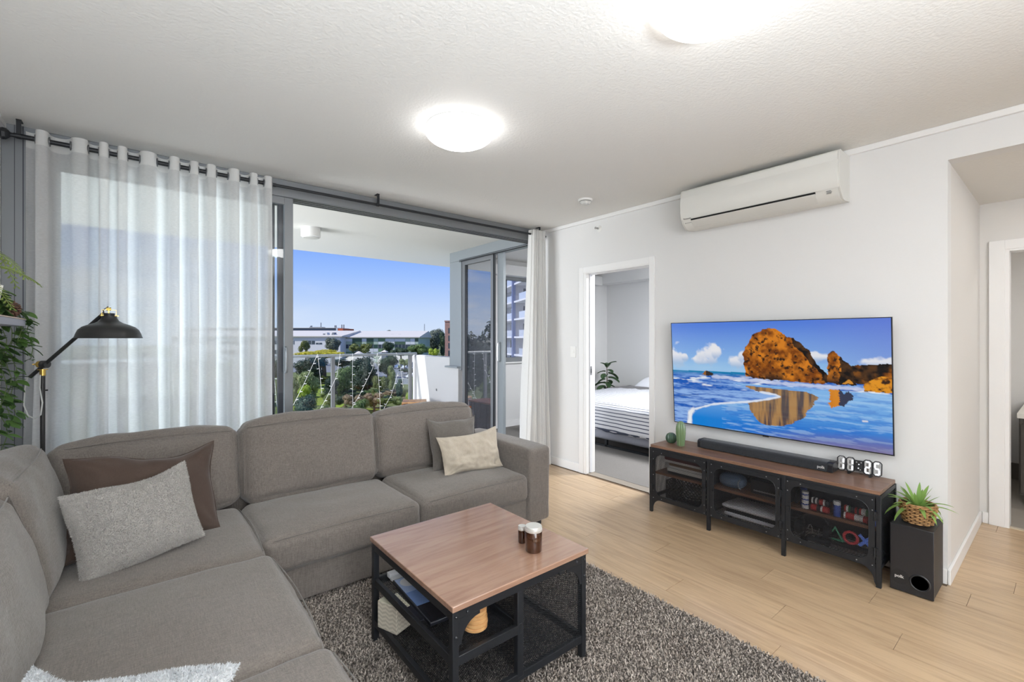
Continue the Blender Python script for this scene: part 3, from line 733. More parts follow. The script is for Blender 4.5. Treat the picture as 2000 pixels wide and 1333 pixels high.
# ------------------------------------------------------------------ throw pillows
def throw(name, label, c, rot, w, h, t, m, seed, pinch=.07, wr=.008, piping=None, fluff=None, n=40, wscale=7.0, slump=.018):
    o = thing(name, label, 'pillow', c, 0)
    o.rotation_euler = rot
    def bend(p):
        x, y, z = p; q = Vector((x * 4.2 + seed, z * 4.2, seed * 2.0))
        k = min(1, (abs(x) / (w / 2)) ** 2 + (abs(z) / (h / 2)) ** 2)
        return (x + slump * noise.noise(q) * k, y - .10 * z * z / h + slump * 1.6 * noise.noise(q + Vector((9, 3, 1))) * k, z + slump * 1.3 * noise.noise(q + Vector((3, 7, 5))) * k - slump * 1.2 * (1 - (2 * x / w) ** 2) * (.5 + z / h))
    pm = pillow(w, h, t, n, seed, pinch, wr, wscale=wscale); pm.v = [bend(p) for p in pm.v]
    b = obj('cover', pm, m, o, local=True)
    if piping: obj('piping', MB().tube([bend(p) for p in rim(w, h, pinch)], .0032, 6, closed=True), piping, o, local=True)
    if fluff: fur('pile', b.data, fluff[0], fluff[1], fluff[2], o, seed, .0035)
    return o
F_brown = fabric('brown_cotton', C(76, 63, 56), 0.12, 700, 0.2, 0.1)
F_plush = mat('grey_plush', C(176, 172, 167), 0.95, var=.10, vscale=60, bump=.5, bscale=120, sheen=.3)
F_plushf = mat('grey_plush_pile', C(180, 177, 172), 0.95, var=.12, vscale=40, sheen=.3)
F_dgrey = fabric('charcoal_weave', C(104, 99, 94), 0.2, 500)
F_beige = fabric('beige_linen', C(186, 176, 160), 0.1, 700, 0.2, 0.1)
F_pale = mat('pale_plush', C(196, 198, 200), 0.95, var=.1, vscale=60, bump=.5, bscale=120, sheen=.3)
F_palef = mat('pale_plush_pile', C(206, 209, 212), 0.95, var=.1, vscale=40, sheen=.3)
F_lin = fabric('pale_linen_back', C(160, 158, 154), 0.12, 600)
throw('throw_pillow', 'dark brown satin pillow behind the fluffy grey one on the left', (.03, 2.83, .635), (R(-24), R(4), R(12)), .60, .46, .19, F_brown, 31, .085, .020, F_brown, None, 56, 6.0, .030)
throw('throw_pillow', 'fluffy light grey pillow in the sofa corner, front of two', (-.005, 2.645, .59), (R(-27), R(-6), R(15)), .445, .385, .17, F_plush, 32, .06, .012, None, (F_plushf, 60000, .006), 48, 6.0, .022)
throw('throw_pillow', 'square charcoal pillow behind the beige one by the armrest', (1.86, 2.985, .60), (R(-20), R(2), R(-4)), .42, .40, .15, F_dgrey, 33, .08, .012, F_pipe, None, 44, 6.0, .022)
throw('throw_pillow', 'beige quilted oblong pillow in front of the charcoal pillow', (1.905, 2.815, .555), (R(-24), R(-2), R(-4)), .50, .30, .13, F_beige, 34, .07, .020, None, None, 60, 13.0, .016)
throw('throw_pillow', 'pale fluffy pillow with linen back at the bottom left of the picture', (-.11, 1.25, .500), (R(-57), R(2), R(-36)), .47, .44, .15, [F_pale][0], 35, .05, .007, None, (F_palef, 60000, .007))
# ================================================================== rug
M_rugb = mat('rug_backing', C(96, 90, 86), 0.95)
M_rug = bpy.data.materials.new('rug_pile_yarn'); M_rug.use_nodes = True
nt = M_rug.node_tree; b = nt.nodes['Principled BSDF']; b.inputs['Roughness'].default_value = 0.95; b.inputs['Specular IOR Level'].default_value = .1
tc = nt.nodes.new('ShaderNodeTexCoord'); n1 = nt.nodes.new('ShaderNodeTexNoise'); n1.inputs['Scale'].default_value = 110; n1.inputs['Detail'].default_value = 1
n2 = nt.nodes.new('ShaderNodeTexNoise'); n2.inputs['Scale'].default_value = 5; n2.inputs['Detail'].default_value = 3
nt.links.new(tc.outputs['Object'], n1.inputs['Vector']); nt.links.new(tc.outputs['Object'], n2.inputs['Vector'])
rp = nt.nodes.new('ShaderNodeValToRGB'); rp.color_ramp.elements[0].position = .36; rp.color_ramp.elements[0].color = C(92, 86, 82)
rp.color_ramp.elements[1].position = .60; rp.color_ramp.elements[1].color = C(196, 186, 176)
e = rp.color_ramp.elements.new(.47); e.color = C(150, 141, 134)
ad = nt.nodes.new('ShaderNodeMath'); ad.operation = 'MULTIPLY_ADD'; ad.inputs[1].default_value = .22; ad.inputs[2].default_value = -.11
nt.links.new(n2.outputs['Fac'], ad.inputs[0]); a2 = nt.nodes.new('ShaderNodeMath'); nt.links.new(n1.outputs['Fac'], a2.inputs[0]); nt.links.new(ad.outputs[0], a2.inputs[1])
nt.links.new(a2.outputs[0], rp.inputs[0]); nt.links.new(rp.outputs[0], b.inputs['Base Color'])
rug = thing('rug', 'grey and beige speckled shaggy rug under the coffee table', 'rug', (1.2, 1.3, 0))
RX0, RX1, RY0, RY1 = .25, 2.13, -.2, 2.64
obj('backing', MB().box(RX0, RX1, RY0, RY1, 0.0005, .012), M_rugb, rug)
nu = int((RX1 - RX0) / .0062); nv = int((RY1 - RY0 - .5) / .0062); rs = np.random.RandomState(3)
gx, gy = np.meshgrid(np.linspace(RX0, RX1, nu), np.linspace(RY0 + .5, RY1, nv)); p = np.stack([gx.ravel(), gy.ravel(), np.full(gx.size, .011)], 1)
p[:, :2] += rs.uniform(-.004, .004, (len(p), 2)); N = len(p)
d = np.stack([rs.normal(0, .55, N), rs.normal(0, .55, N), np.ones(N)], 1); d /= np.linalg.norm(d, axis=1)[:, None]
ang = rs.uniform(0, 6.28, N); sd = np.stack([np.cos(ang), np.sin(ang), np.zeros(N)], 1) * .0034; L = rs.uniform(.010, .021, (N, 1))
vs = np.stack([p - sd, p + sd, p + d * L + sd * .6, p + d * L - sd * .6], 1).reshape(-1, 3) - np.array([1.2, 1.3, 0])
me = fast_mesh('pile', vs, quads=np.arange(N * 4).reshape(-1, 4)); me.materials.append(M_rug)
o = bpy.data.objects.new('pile', me); COL.objects.link(o); o.parent = rug; o['kind'] = 'stuff'

# ================================================================== coffee table
W_top = wood('walnut_top', C(168, 134, 113), C(144, 108, 89), 2.6, (1.0, 9, 9), .26, 0, .012, .8, .7)
W_edge = wood('walnut_edge', C(150, 106, 76), C(120, 82, 58), 2.6, (1.0, 9, 9), .4, 0, .02)
TZ = .487
ct = thing('coffee_table', 'square industrial coffee table with wooden top and black mesh shelves', 'table', (1.165, 1.685, 0))
X0, X1, Y0, Y1 = .828, 1.503, 1.335, 2.035
obj('tabletop', MB().box(X0 - .006, X1 + .006, Y0 - .010, Y1 + .006, TZ - .022, TZ), [W_top], ct, .003)
LEG = .026
ZF = .018
legp = [(X0, Y0), (X1 - LEG, Y0), (X0, Y1 - LEG), (X1 - LEG, Y1 - LEG)]
for (x, y) in legp: obj('leg', MB().box(x, x + LEG, y, y + LEG, ZF, TZ - .024), M_black, ct, .002)
zr = TZ - .024
i_ = .0012; fr = MB().box(X0 + i_, X1 - i_, Y0 + i_, Y0 + .02, zr - .034, zr - i_).box(X0 + i_, X1 - i_, Y1 - .02, Y1 - i_, zr - .034, zr - i_).box(X0 + i_, X0 + .02, Y0 + i_, Y1 - i_, zr - .034, zr - i_).box(X1 - .02, X1 - i_, Y0 + i_, Y1 - i_, zr - .034, zr - i_)
obj('top_frame', fr, M_black, ct, .002)
XM = 1.118                      # the divider post
obj('divider_post', MB().box(XM, XM + .03, Y0 + .001, Y0 + .026, .10, zr - .03), M_black, ct, .002)
obj('divider_post', MB().box(XM, XM + .03, Y1 - .026, Y1 - .001, .10, zr - .03), M_black, ct, .002)
ZB = .115
fr = MB().box(X0 + .002, X1 - .002, Y0 + .002, Y0 + .022, ZB - .03, ZB).box(X0 + .002, X1 - .002, Y1 - .022, Y1 - .002, ZB - .03, ZB).box(X0 + .003, X0 + .022, Y0 + .003, Y1 - .003, ZB - .03, ZB).box(X1 - .022, X1 - .003, Y0 + .003, Y1 - .003, ZB - .03, ZB)
obj('bottom_frame', fr, M_black, ct, .002)
ZS = .295
fr = MB().box(X0 + .002, XM + .029, Y0 + .002, Y0 + .020, ZS - .028, ZS + .006).box(X0 + .002, XM + .029, Y1 - .02, Y1 - .002, ZS - .028, ZS + .006).box(X0 + .003, X0 + .020, Y0 + .003, Y1 - .003, ZS - .028, ZS + .006).box(XM + .006, XM + .022, Y0, Y1, ZS - .028, ZS + .012)
obj('shelf_frame', fr, M_black, ct, .002)
def mesh_part(o, ux, uz, w, h, pu, pv, parent, t=.0014, name='mesh_panel'):
    return obj(name, mesh_strands(MB(), o, ux, uz, w, h, pu, pv, t, .0012), M_mesh, parent, smooth=0, fix=False)
mesh_part((X0 + .02, Y0 + .02, ZB - .006), (1, 0, 0), (0, 1, 0), X1 - X0 - .04, Y1 - Y0 - .04, .017, .0085, ct)
mesh_part((X0 + .02, Y0 + .02, ZS - .006), (1, 0, 0), (0, 1, 0), XM - X0 - .02, Y1 - Y0 - .04, .017, .0085, ct)
mesh_part((XM + .015, Y0 + .02, ZB), (0, 1, 0), (0, 0, 1), Y1 - Y0 - .04, zr - ZB - .03, .017, .0085, ct)
mesh_part((X1 - .008, Y0 + .02, ZB), (0, 1, 0), (0, 0, 1), Y1 - Y0 - .04, zr - ZB - .03, .017, .0085, ct)
mesh_part((XM + .03, Y0 + .008, ZB), (1, 0, 0), (0, 0, 1), X1 - XM - .056, zr - ZB - .03, .017, .0085, ct)
# gussets with a rounded cut and bolts
def gusset(x, y, sx, axis):
    pts = [(0, 0), (0, -.085)]
    for k in range(7):
        a = R(180 - 90 * k / 6) if True else 0
        pts.append((.085 - .085 * math.cos(R(90 * k / 6)) * 1.0 + 0.0, -.085 + .085 * math.sin(R(90 * k / 6)) * 1.0))
    pts = [(0, 0), (0, -.09)] + [(.012 + .078 * (1 - math.cos(R(90 * k / 6))), -.09 + .078 * math.sin(R(90 * k / 6))) for k in range(7)] + [(.09, 0)]
    if axis == 'y': return MB().prism([(x + sx * a, zr - .034 + z) for a, z in pts], 'y', y, y + .004)
    return MB().prism([(x + sx * a, zr - .034 + z) for a, z in pts], 'x', y, y + .004)
gus = [gusset(X0 + LEG, Y0 + .003, 1, 'y'), gusset(X1 - LEG, Y0 + .003, -1, 'y'), gusset(Y1 - LEG, X1 - .008, -1, 'x'), gusset(Y0 + LEG, X1 - .008, 1, 'x')]
for g_ in gus: obj('gusset', g_, M_black, ct, smooth=0)
bol = MB()
M_bolt = mat('dark_bolt', C(74, 76, 80), .35, .7)
for (x, z) in [(X0 + .013, zr - .02), (X0 + .06, zr - .017), (X0 + .013, zr - .09), (X1 - .013, zr - .02), (X1 - .06, zr - .017), (X1 - .013, zr - .09)]: bol.sphere((x, Y0 - .001, z), .0055, 10, 6)
obj('bolts', bol, M_bolt, ct, kind='stuff')
obj('mesh_door_catch', MB().box(XM + .22, XM + .25, Y0 - .002, Y0 + .004, zr - .04, zr - .028), M_black, ct, .001)

# jars on top
def jar(name, label, x, y, r, h, lid_h, z=TZ):
    t = thing(name, label, 'jar', (x, y, z), 0)
    amber = MATS.get('amber_glass') or mat('amber_glass', C(58, 30, 14), 0.06, coat=.6)
    obj('body', MB().lathe([(r * .9, 0), (r, .006), (r, h - lid_h - .004), (r * .93, h - lid_h), (r * .93, h - .004)], (x, y, z), 40), amber, t)
    obj('lid', MB().lathe([(r * .99, h - lid_h), (r * 1.03, h - lid_h + .002), (r * 1.03, h - lid_h * .5), (r * .99, h - lid_h * .45), (r * .99, h - .003), (r * .95, h), (1e-6, h)], (x, y, z), 40), mat('brushed_lid', C(222, 222, 218), .35, .35), t)
    return t
jar('candle_jar', 'large amber glass candle jar with silver lid on the coffee table', 1.312, 1.462, .036, .108, .022)
jar('candle_jar', 'small amber bottle with white cap half hidden behind the large candle jar', 1.325, 1.553, .018, .075, .018)

# things on the shelves of the table
zs = ZS + .001
bk = thing('laptop', 'closed dark laptop covered in stickers on the middle shelf of the coffee table', 'laptop', (.985, 1.745, zs))
Mb = Matrix.Translation((.985, 1.730, zs)) @ Matrix.Rotation(R(-3), 4, 'Z')
M_lap = mat('laptop_shell', C(34, 36, 44), .28)
obj('body', xf(MB().box(-.115, .115, -.19, .19, 0, .018), Mb), M_lap, bk, .004)
def sticker(col, pts, z=.0183):
    n = len(pts); return pts
M_st = {k: mat('sticker_' + k, c, .4) for k, c in dict(white=C(226, 228, 232), blue=C(120, 150, 205), navy=C(44, 58, 96), green=C(120, 138, 66), cream=C(222, 218, 196), ink=C(40, 40, 48), sky=C(168, 190, 226)).items()}
def disc(cx, cy, rx, ry, m, z, nm='sticker', seg=24):
    mb = MB().prism([(cx + rx * math.cos(2 * PI * k / seg), cy + ry * math.sin(2 * PI * k / seg)) for k in range(seg)], 'z', z, z + .0005)
    obj(nm, xf(mb, Mb), m, bk, smooth=0)
def rect(x0, x1, y0, y1, m, z, nm='sticker', r=0):
    obj(nm, xf(MB().box(x0, x1, y0, y1, z, z + .0005), Mb), m, bk, smooth=0)
rect(-.110, .06, -.06, .182, M_st['blue'], .0182)
rect(-.110, .10, .055, .182, M_st['sky'], .0187)
disc(-.06, .135, .040, .038, M_st['white'], .0192); disc(.015, .130, .032, .042, M_st['white'], .0192); disc(-.02, .085, .035, .028, M_st['white'], .0196); disc(.06, .10, .03, .03, M_st['white'], .0192)
rect(-.095, .105, -.185, -.065, M_st['ink'], .0187)
disc(.075, .0, .026, .034, M_st['white'], .0192); disc(.078, .0, .019, .026, M_st['navy'], .0197)
disc(.055, -.055, .026, .034, M_st['white'], .0197); disc(.058, -.055, .019, .026, M_st['navy'], .0202)
rect(-.045, .02, -.165, -.085, M_st['cream'], .0192); rect(-.040, .015, -.160, -.09, M_st['green'], .0197)
Mt = Mb @ frame_m((-.015, .05, .0193), (0, -1, 0), (1, 0, 0))
text('lettering', 'itech', .040, M_st['ink'], bk, Mt, bold=.001)
text('lettering', 'avocado', .014, M_st['cream'], bk, Mb @ frame_m((-.022, -.096, .0204), (0, -1, 0), (1, 0, 0)))
pc = None
cd = thing('card_deck', 'small white packet with black print beside a card, back of the middle shelf', 'packet', (.975, 1.975, zs))
obj('packet', MB().box(.888, .952, 1.972, 2.004, zs, zs + .022), M_st['white'], cd, .003)
obj('print', MB().box(.926, .944, 1.978, 1.998, zs + .0222, zs + .0226), M_st['ink'], cd, smooth=0)
cd2 = obj('card', xf(MB().box(-.03, .03, -.018, .018, 0, .012), Matrix.Translation((.918, 1.950, zs)) @ Matrix.Rotation(R(6), 4, 'Z')), M_st['white'], None, .002)
tag(cd2, 'small plain white box lying in front of the printed packet', 'box')
sg = thing('nameplate', 'thin black bar with cream letters along the left edge of the middle shelf', 'sign', (.857, 1.72, zs))
obj('plate', MB().box(.845, .866, 1.60, 1.84, zs, zs + .006), M_lap, sg, .001)
text('lettering', 'mmmmmm', .026, M_st['cream'], sg, frame_m((.849, 1.835, zs + .0065), (0, -1, 0), (1, 0, 0)), bold=.0008)
# stack of round wooden coasters
W_ply = wood('birch_coaster', C(206, 160, 106), C(176, 122, 74), 5, (3, 3, 3), .5, .08, .02)
cs = thing('coaster_stack', 'stack of round wooden coasters on the middle shelf under the near table corner', 'coasters', (1.0, 1.445, zs))
for k in range(7):
    obj('coaster', MB().lathe([(.044, 0), (.047, .003), (.047, .012), (.044, .0145)], (.998 + rnd.uniform(-.003, .003), 1.448 + rnd.uniform(-.003, .003), zs + .0150 * k), 32), W_ply, cs)
# tissue box on the bottom shelf
tb = thing('tissue_box', 'cream tissue box with zigzag pattern on the bottom shelf', 'tissue box', (.90, 1.915, ZB))
M_zz = bpy.data.materials.new('zigzag_card'); M_zz.use_nodes = True; nt = M_zz.node_tree; b = nt.nodes['Principled BSDF']; b.inputs['Roughness'].default_value = .6
tc = nt.nodes.new('ShaderNodeTexCoord'); sx = nt.nodes.new('ShaderNodeSeparateXYZ'); nt.links.new(tc.outputs['Object'], sx.inputs[0])
def mth(op, a, b_=None, c_=None):
    n = nt.nodes.new('ShaderNodeMath'); n.operation = op
    for i, q in enumerate((a, b_, c_)):
        if q is None: continue
        if isinstance(q, (int, float)): n.inputs[i].default_value = q
        else: nt.links.new(q, n.inputs[i])
    return n.outputs[0]
xy = mth('ADD', sx.outputs['X'], sx.outputs['Y'])
zig = mth('PINGPONG', mth('MULTIPLY', xy, 40.0), .5)
sw = mth('PINGPONG', mth('ADD', mth('MULTIPLY', sx.outputs['Z'], 55.0), zig), .5)
mx = nt.nodes.new('ShaderNodeMix'); mx.data_type = 'RGBA'; nt.links.new(mth('GREATER_THAN', sw, .25), mx.inputs[0])
mx.inputs[6].default_value = C(214, 206, 190); mx.inputs[7].default_value = C(190, 182, 166); nt.links.new(mx.outputs[2], b.inputs['Base Color'])
Mq = Matrix.Translation((.895, 1.915, ZB + .001)) @ Matrix.Rotation(R(20), 4, 'Z')
obj('carton', xf(MB().box(-.058, .058, -.058, .058, 0, .118), Mq), M_zz, tb, .003)
obj('top_panel', xf(MB().box(-.055, .055, -.055, .055, .118, .1195), Mq), M_st['cream'], tb)
obj('slot', xf(MB().lathe([(.03, .1194), (.03, .1205), (1e-6, .1205)], (0, 0, 0), 20), Mq @ Matrix.Diagonal((1, .5, 1, 1))), M_st['white'], tb)
# ================================================================== television bench
tv_b = thing('media_bench', 'long black metal television bench with mesh doors and wooden top', 'tv bench', (3.375, 1.42, 0))
BX0, BX1, BY0, BY1, BH = 3.20, 3.55, .675, 2.165, .54
W_btop = wood('bench_walnut', C(136, 104, 84), C(104, 76, 60), 2.6, (9, 1.0, 9), .38, 0, .02)
obj('top_board', MB().box(BX0 + .004, BX1, BY0 + .006, BY1 - .006, BH - .022, BH), W_btop, tv_b, .002)
b0, b1, c0, c1 = BX0 + .0008, BX1 - .0012, BY0 + .0012, BY1 - .0012
fr = MB().box(b0, b0 + .022, c0, c1, BH - .046, BH - .0225).box(b1 - .022, b1, c0, c1, BH - .046, BH - .0225).box(b0, b1, c0, c0 + .02, BH - .046, BH - .0225).box(b0, b1, c1 - .02, c1, BH - .046, BH - .0225)
fr.box(b0, b0 + .022, c0, c1, .105, .128).box(b1 - .022, b1, c0, c1, .105, .128).box(b0, b1, c0, c0 + .02, .105, .128).box(b0, b1, c1 - .02, c1, .105, .128)
obj('frame', fr, M_black, tv_b, .0015)
PY = [BY0, 1.163, 1.662, BY1 - .024]
def foot(x, y):
    mb = MB().box(x, x + .022, y, y + .024, 0, BH - .0232)
    return mb
for i, y in enumerate(PY):
    obj('leg', foot(BX0 - .001, y), M_black, tv_b, .002); obj('leg', foot(BX1 - .022, y), M_black, tv_b, .002)
# curved corner feet
for y, s_ in ((BY1 - .024, -1), (BY0 + .024, 1)):
    pts = [(y, .012), (y, .106), (y + s_ * .075, .106)] + [(y + s_ * (.075 - .067 * math.sin(R(90 * k / 7))), .030 + .076 * math.cos(R(90 * k / 7))) for k in range(8)]
    for x in (BX0 + .001, BX1 - .006): obj('foot_bracket', MB().prism(pts, 'x', x, x + .005), M_black, tv_b, smooth=0)
# inner partitions, back, shelf, bottom, sides
M_in = mat('dark_inner_panel', C(44, 45, 48), .6)
obj('back_panel', MB().box(BX1 - .014, BX1 - .010, BY0 + .02, 1.66, .12, BH - .03), M_in, tv_b)
for y in (1.172, 1.672): obj('partition', MB().box(BX0 + .03, BX1 - .02, y - .003, y + .003, .12, BH - .03), M_in, tv_b)
W_sh = wood('bench_shelf_walnut', C(128, 92, 70), C(96, 66, 50), 2.6, (9, 1.0, 9), .45, 0, .02)
SZ = .318
obj('shelf', MB().box(BX0 + .045, BX1 - .02, BY0 + .022, BY1 - .024, SZ - .018, SZ), W_sh, tv_b, .001)
BZ = .122
BN = []
def bpanel(o, ux, uz, w, h, pu=.0165, pv=.0086, t=.0017, parent=tv_b, name='mesh_panel'):
    return obj(name, mesh_strands(MB(), o, ux, uz, w, h, pu, pv, t, .0012), M_mesh, parent, smooth=0, fix=False)
bpanel((BX0 + .022, BY0 + .02, BZ), (1, 0, 0), (0, 1, 0), BX1 - BX0 - .044, BY1 - BY0 - .04)
bpanel((BX0 + .02, BY0 + .010, .128), (1, 0, 0), (0, 0, 1), BX1 - BX0 - .04, BH - .046 - .128)
bpanel((BX0 + .02, BY1 - .010, .128), (1, 0, 0), (0, 0, 1), BX1 - BX0 - .04, BH - .046 - .128)
M_riv = mat('steel_rivet', C(168, 170, 174), .3, .8)
spans = [(1.686, BY1 - .024, 1), (1.187, 1.662, -1), (.699, 1.163, -1)]
for (ya, yb, hinge) in spans:
    ya += .003; yb -= .003; z0, z1 = .108, BH - .046 + .006
    mb = ring_plate(MB(), (BX0 - .004, yb, z0), (0, -1, 0), (0, 0, 1), yb - ya, z1 - z0, (.030, .030, .036, .030), .055, .004, 8)
    d = obj('door', mb, M_black, tv_b, smooth=30)
    lip = MB(); l, r_, b_, t_, rad = .028, .028, .034, .028, .055
    pts = []
    W_, H_ = yb - ya, z1 - z0
    for cx, cz, a0 in [(W_ - r_ - rad, b_ + rad, -90), (W_ - r_ - rad, H_ - t_ - rad, 0), (l + rad, H_ - t_ - rad, 90), (l + rad, b_ + rad, 180)]:
        for k in range(9):
            a = R(a0 + 90 * k / 8); pts.append((BX0 - .0045, yb - (cx + rad * math.cos(a)), z0 + cz + rad * math.sin(a)))
    obj('opening_lip', MB().tube(pts, .0018, 6, closed=True), M_black, d)
    bpanel((BX0 - .001, yb - .02, z0 + .026), (0, -1, 0), (0, 0, 1), W_ - .04, H_ - .046, parent=d, name='mesh_sheet')
    rv = MB()
    for (yy, zz) in [(.012, .012), (.012, .07), (.012, H_ * .5), (.012, H_ - .07), (.012, H_ - .012), (W_ - .012, .012), (W_ - .012, .07), (W_ - .012, H_ - .07), (W_ - .012, H_ - .012), (.085, .016), (W_ - .085, .016), (.085, H_ - .014), (W_ - .085, H_ - .014)]:
        rv.lathe([(.0034, 0), (.003, .0018), (1e-6, .003)], (0, 0, 0), 10, Matrix.Translation((BX0 - .004, yb - yy, z0 + zz)) @ Matrix.Rotation(R(-90), 4, 'Y'))
    obj('rivets', rv, M_riv, d, kind='stuff')
    yh = yb if hinge > 0 else ya
    for zz in (z0 + .09, z0 + H_ - .10):
        h = MB().box(BX0 - .008, BX0 - .003, yh - .014, yh + .014, zz - .024, zz + .024).cyl((BX0 - .010, yh, zz - .026), (BX0 - .010, yh, zz + .026), .0045, 10)
        for dy in (-.009, .009):
            for dz in (-.015, .015): h.sphere((BX0 - .008, yh + dy, zz + dz), .0028, 8, 5)
        obj('hinge', h, M_black, d)
    yk = ya + .016 if hinge > 0 else yb - .016
    obj('latch', MB().box(BX0 - .012, BX0 - .003, yk - .008, yk + .008, z0 + H_ * .48, z0 + H_ * .48 + .035), M_black, d, .001)

# ------------------------------------------------------------------ what is inside the bench
sh = SZ + .001; bt = BZ + .002
def simple(name, label, cat, mb, m, group=None, bevel=0.002):
    o = obj(name, mb, m, None, bevel); tag(o, label, cat, group); return o
M_maroon = mat('maroon_card', C(92, 44, 48), .6); M_offw = mat('offwhite_card', C(196, 194, 190), .6); M_brn = mat('brown_card', C(110, 84, 62), .6)
M_blk = mat('matte_black', C(26, 27, 30), .5); M_blk2 = mat('satin_black', C(34, 35, 39), .3); M_whi = mat('console_white', C(206, 208, 214), .35)
def game_box(name, label, x0, x1, y0, y1, z0, z1, m, m2):
    t = thing(name, label, 'box', ((x0 + x1) / 2, (y0 + y1) / 2, z0))
    zc = z0 + (z1 - z0) * .45
    obj('tray', MB().box(x0 + .003, x1 - .003, y0 + .003, y1 - .003, z0, zc + .001), m2, t, .001)
    obj('lid', MB().box(x0, x1, y0, y1, zc, z1), m, t, .002); return t
game_box('game_box', 'white box at the bottom of the stack behind the left bench door', 3.27, 3.50, 1.72, 2.05, sh, sh + .045, M_offw, M_blk)
game_box('game_box', 'brown patterned box in the middle of the stack behind the left bench door', 3.28, 3.49, 1.74, 2.04, sh + .046, sh + .082, M_brn, M_offw)
game_box('game_box', 'maroon box on top of the stack behind the left bench door', 3.28, 3.50, 1.73, 2.08, sh + .083, sh + .125, M_maroon, M_offw)
wb = thing('wire_basket', 'black storage basket with cut-out sides on the lower shelf behind the left door', 'basket', (3.38, 1.90, bt))
bxx = (3.26, 3.50, 1.73, 2.05)
obj('bottom', MB().box(*bxx, bt, bt + .004), M_blk2, wb)
for nm, o_, ux, w_ in (('side', (3.26, 2.05, bt), (0, -1, 0), .32), ('side', (3.50, 1.73, bt), (0, 1, 0), .32), ('side', (3.50, 2.05, bt), (-1, 0, 0), .24), ('side', (3.26, 1.73, bt), (1, 0, 0), .24)):
    mb = mesh_strands(MB(), o_, ux, (0, 0, 1), w_, .14, .030, .030, .006, .003)
    a = Vector(o_); u_ = Vector(ux); mb.bar(a + Vector((0, 0, .14)), a + u_ * w_ + Vector((0, 0, .14)), .006, .006).bar(a, a + Vector((0, 0, .14)), .006, .006, ux)
    obj(nm, mb, M_blk2, wb, smooth=0)
simple('cable_bundle', 'white cable coil lying inside the black basket', 'cable', MB().tube([(3.38 + .07 * math.cos(a * .7) * (1 - a * .01), 1.88 + .09 * math.sin(a * .7), bt + .012 + .002 * a) for a in range(36)], .006, 6), M_offw, None, 0)
vr = thing('headset', 'blue grey headset standing on the upper shelf behind the middle door', 'headset', (3.34, 1.53, sh))
M_vr = mat('headset_blue', C(86, 104, 128), .5)
obj('visor', xf(cushion(.10, .17, .085, .035, .008, 12, .001, 3), Matrix.Translation((3.32, 1.55, sh + .012))), M_vr, vr)
obj('strap', MB().tube([(3.34, 1.475, sh + .05), (3.40, 1.47, sh + .07), (3.46, 1.50, sh + .085), (3.48, 1.55, sh + .085), (3.46, 1.61, sh + .08), (3.40, 1.635, sh + .07), (3.34, 1.63, sh + .05)], .008, 8), M_blk, vr)
obj('silver_arc', MB().tube([(3.268, 1.46 + .03 * math.cos(a), sh + .05 + .04 * math.sin(a)) for a in [R(k) for k in range(-70, 80, 15)]], .003, 6), M_riv, vr, label='thin silver arc')
rt = thing('router', 'flat black device on the upper shelf behind the middle door', 'router', (3.40, 1.32, sh))
obj('housing', MB().box(3.30, 3.48, 1.22, 1.42, sh, sh + .10), M_blk2, rt, .006)
obj('front_strip', MB().box(3.2985, 3.301, 1.24, 1.40, sh + .02, sh + .03), M_riv, rt)
ps = thing('game_console', 'white and black game console lying on the lower shelf behind the middle door', 'console', (3.36, 1.40, bt))
obj('lower_shell', xf(cushion(.22, .38, .028, .012, .006, 12, 0, 1), Matrix.Translation((3.37, 1.40, bt + .004))), M_whi, ps)
obj('core', MB().box(3.27, 3.48, 1.23, 1.58, bt + .028, bt + .058), M_blk2, ps, .004)
obj('upper_shell', xf(cushion(.24, .40, .028, .012, .008, 12, 0, 2), Matrix.Translation((3.37, 1.40, bt + .056)) @ Matrix.Rotation(R(3), 4, 'Y')), M_whi, ps)
# poker chips: racks of columns on the right-hand upper shelf
CH = {k: mat('chip_' + k, c, .4) for k, c in dict(red=C(170, 48, 46), blue=C(52, 74, 150), white=C(220, 220, 220), black=C(40, 40, 44), green=C(60, 110, 70)).items()}
def chip_col(label, x, y, n, cols, z=sh):
    t = thing('poker_chip_stack', label, 'poker chips', (x, y, z), 0, 'poker chips on the right upper shelf')
    for k in range(n):
        obj('chip', MB().lathe([(.019, 0), (.0195, .0006), (.0195, .0068), (.019, .0074)], (x, y, z + .0076 * k), 20), CH[cols[k % len(cols)]], t)
    return t
chip_col('tall white and blue poker chip stack at the left behind the right door', 3.245 + .035, 1.075, 14, ['white', 'white', 'white', 'blue'])
chip_col('all blue poker chip stack behind the white and blue one at the left', 3.33, 1.10, 15, ['blue'])
chip_col('blue poker chip stack with white on top in the middle behind the right door', 3.28, .905, 12, ['blue'] * 9 + ['white'] * 3)
chip_col('dark blue poker chip stack at the right end behind the right door', 3.28, .725, 11, ['blue'])
def chip_row(label, x, y0, y1, cols, z, seed):
    t = thing('poker_chip_row', label, 'poker chips', (x, (y0 + y1) / 2, z), 0, 'poker chip rows lying on the right upper shelf')
    n = int((y1 - y0) / .0105); r_ = random.Random(seed)
    for k in range(n):
        y = y0 + .0105 * k
        obj('chip', MB().cyl((x, y, z + .02), (x, y + .0092, z + .02), .0195, 14), CH[cols[(k // 2 + r_.randint(0, 1)) % len(cols)]], t)
chip_row('row of red and white poker chips lying left of the middle blue stack', 3.275, .945, 1.045, ['red', 'white', 'red', 'black'], sh, 1)
chip_row('row of black and white poker chips stacked on the left red row', 3.285, .945, 1.045, ['black', 'white', 'red'], sh + .0395, 2)
chip_row('row of red poker chips lying right of the middle blue stack', 3.275, .752, .875, ['red', 'red', 'white', 'red'], sh, 3)
chip_row('row of mixed poker chips stacked on the right red row', 3.285, .752, .875, ['green', 'white', 'red', 'black'], sh + .0395, 4)
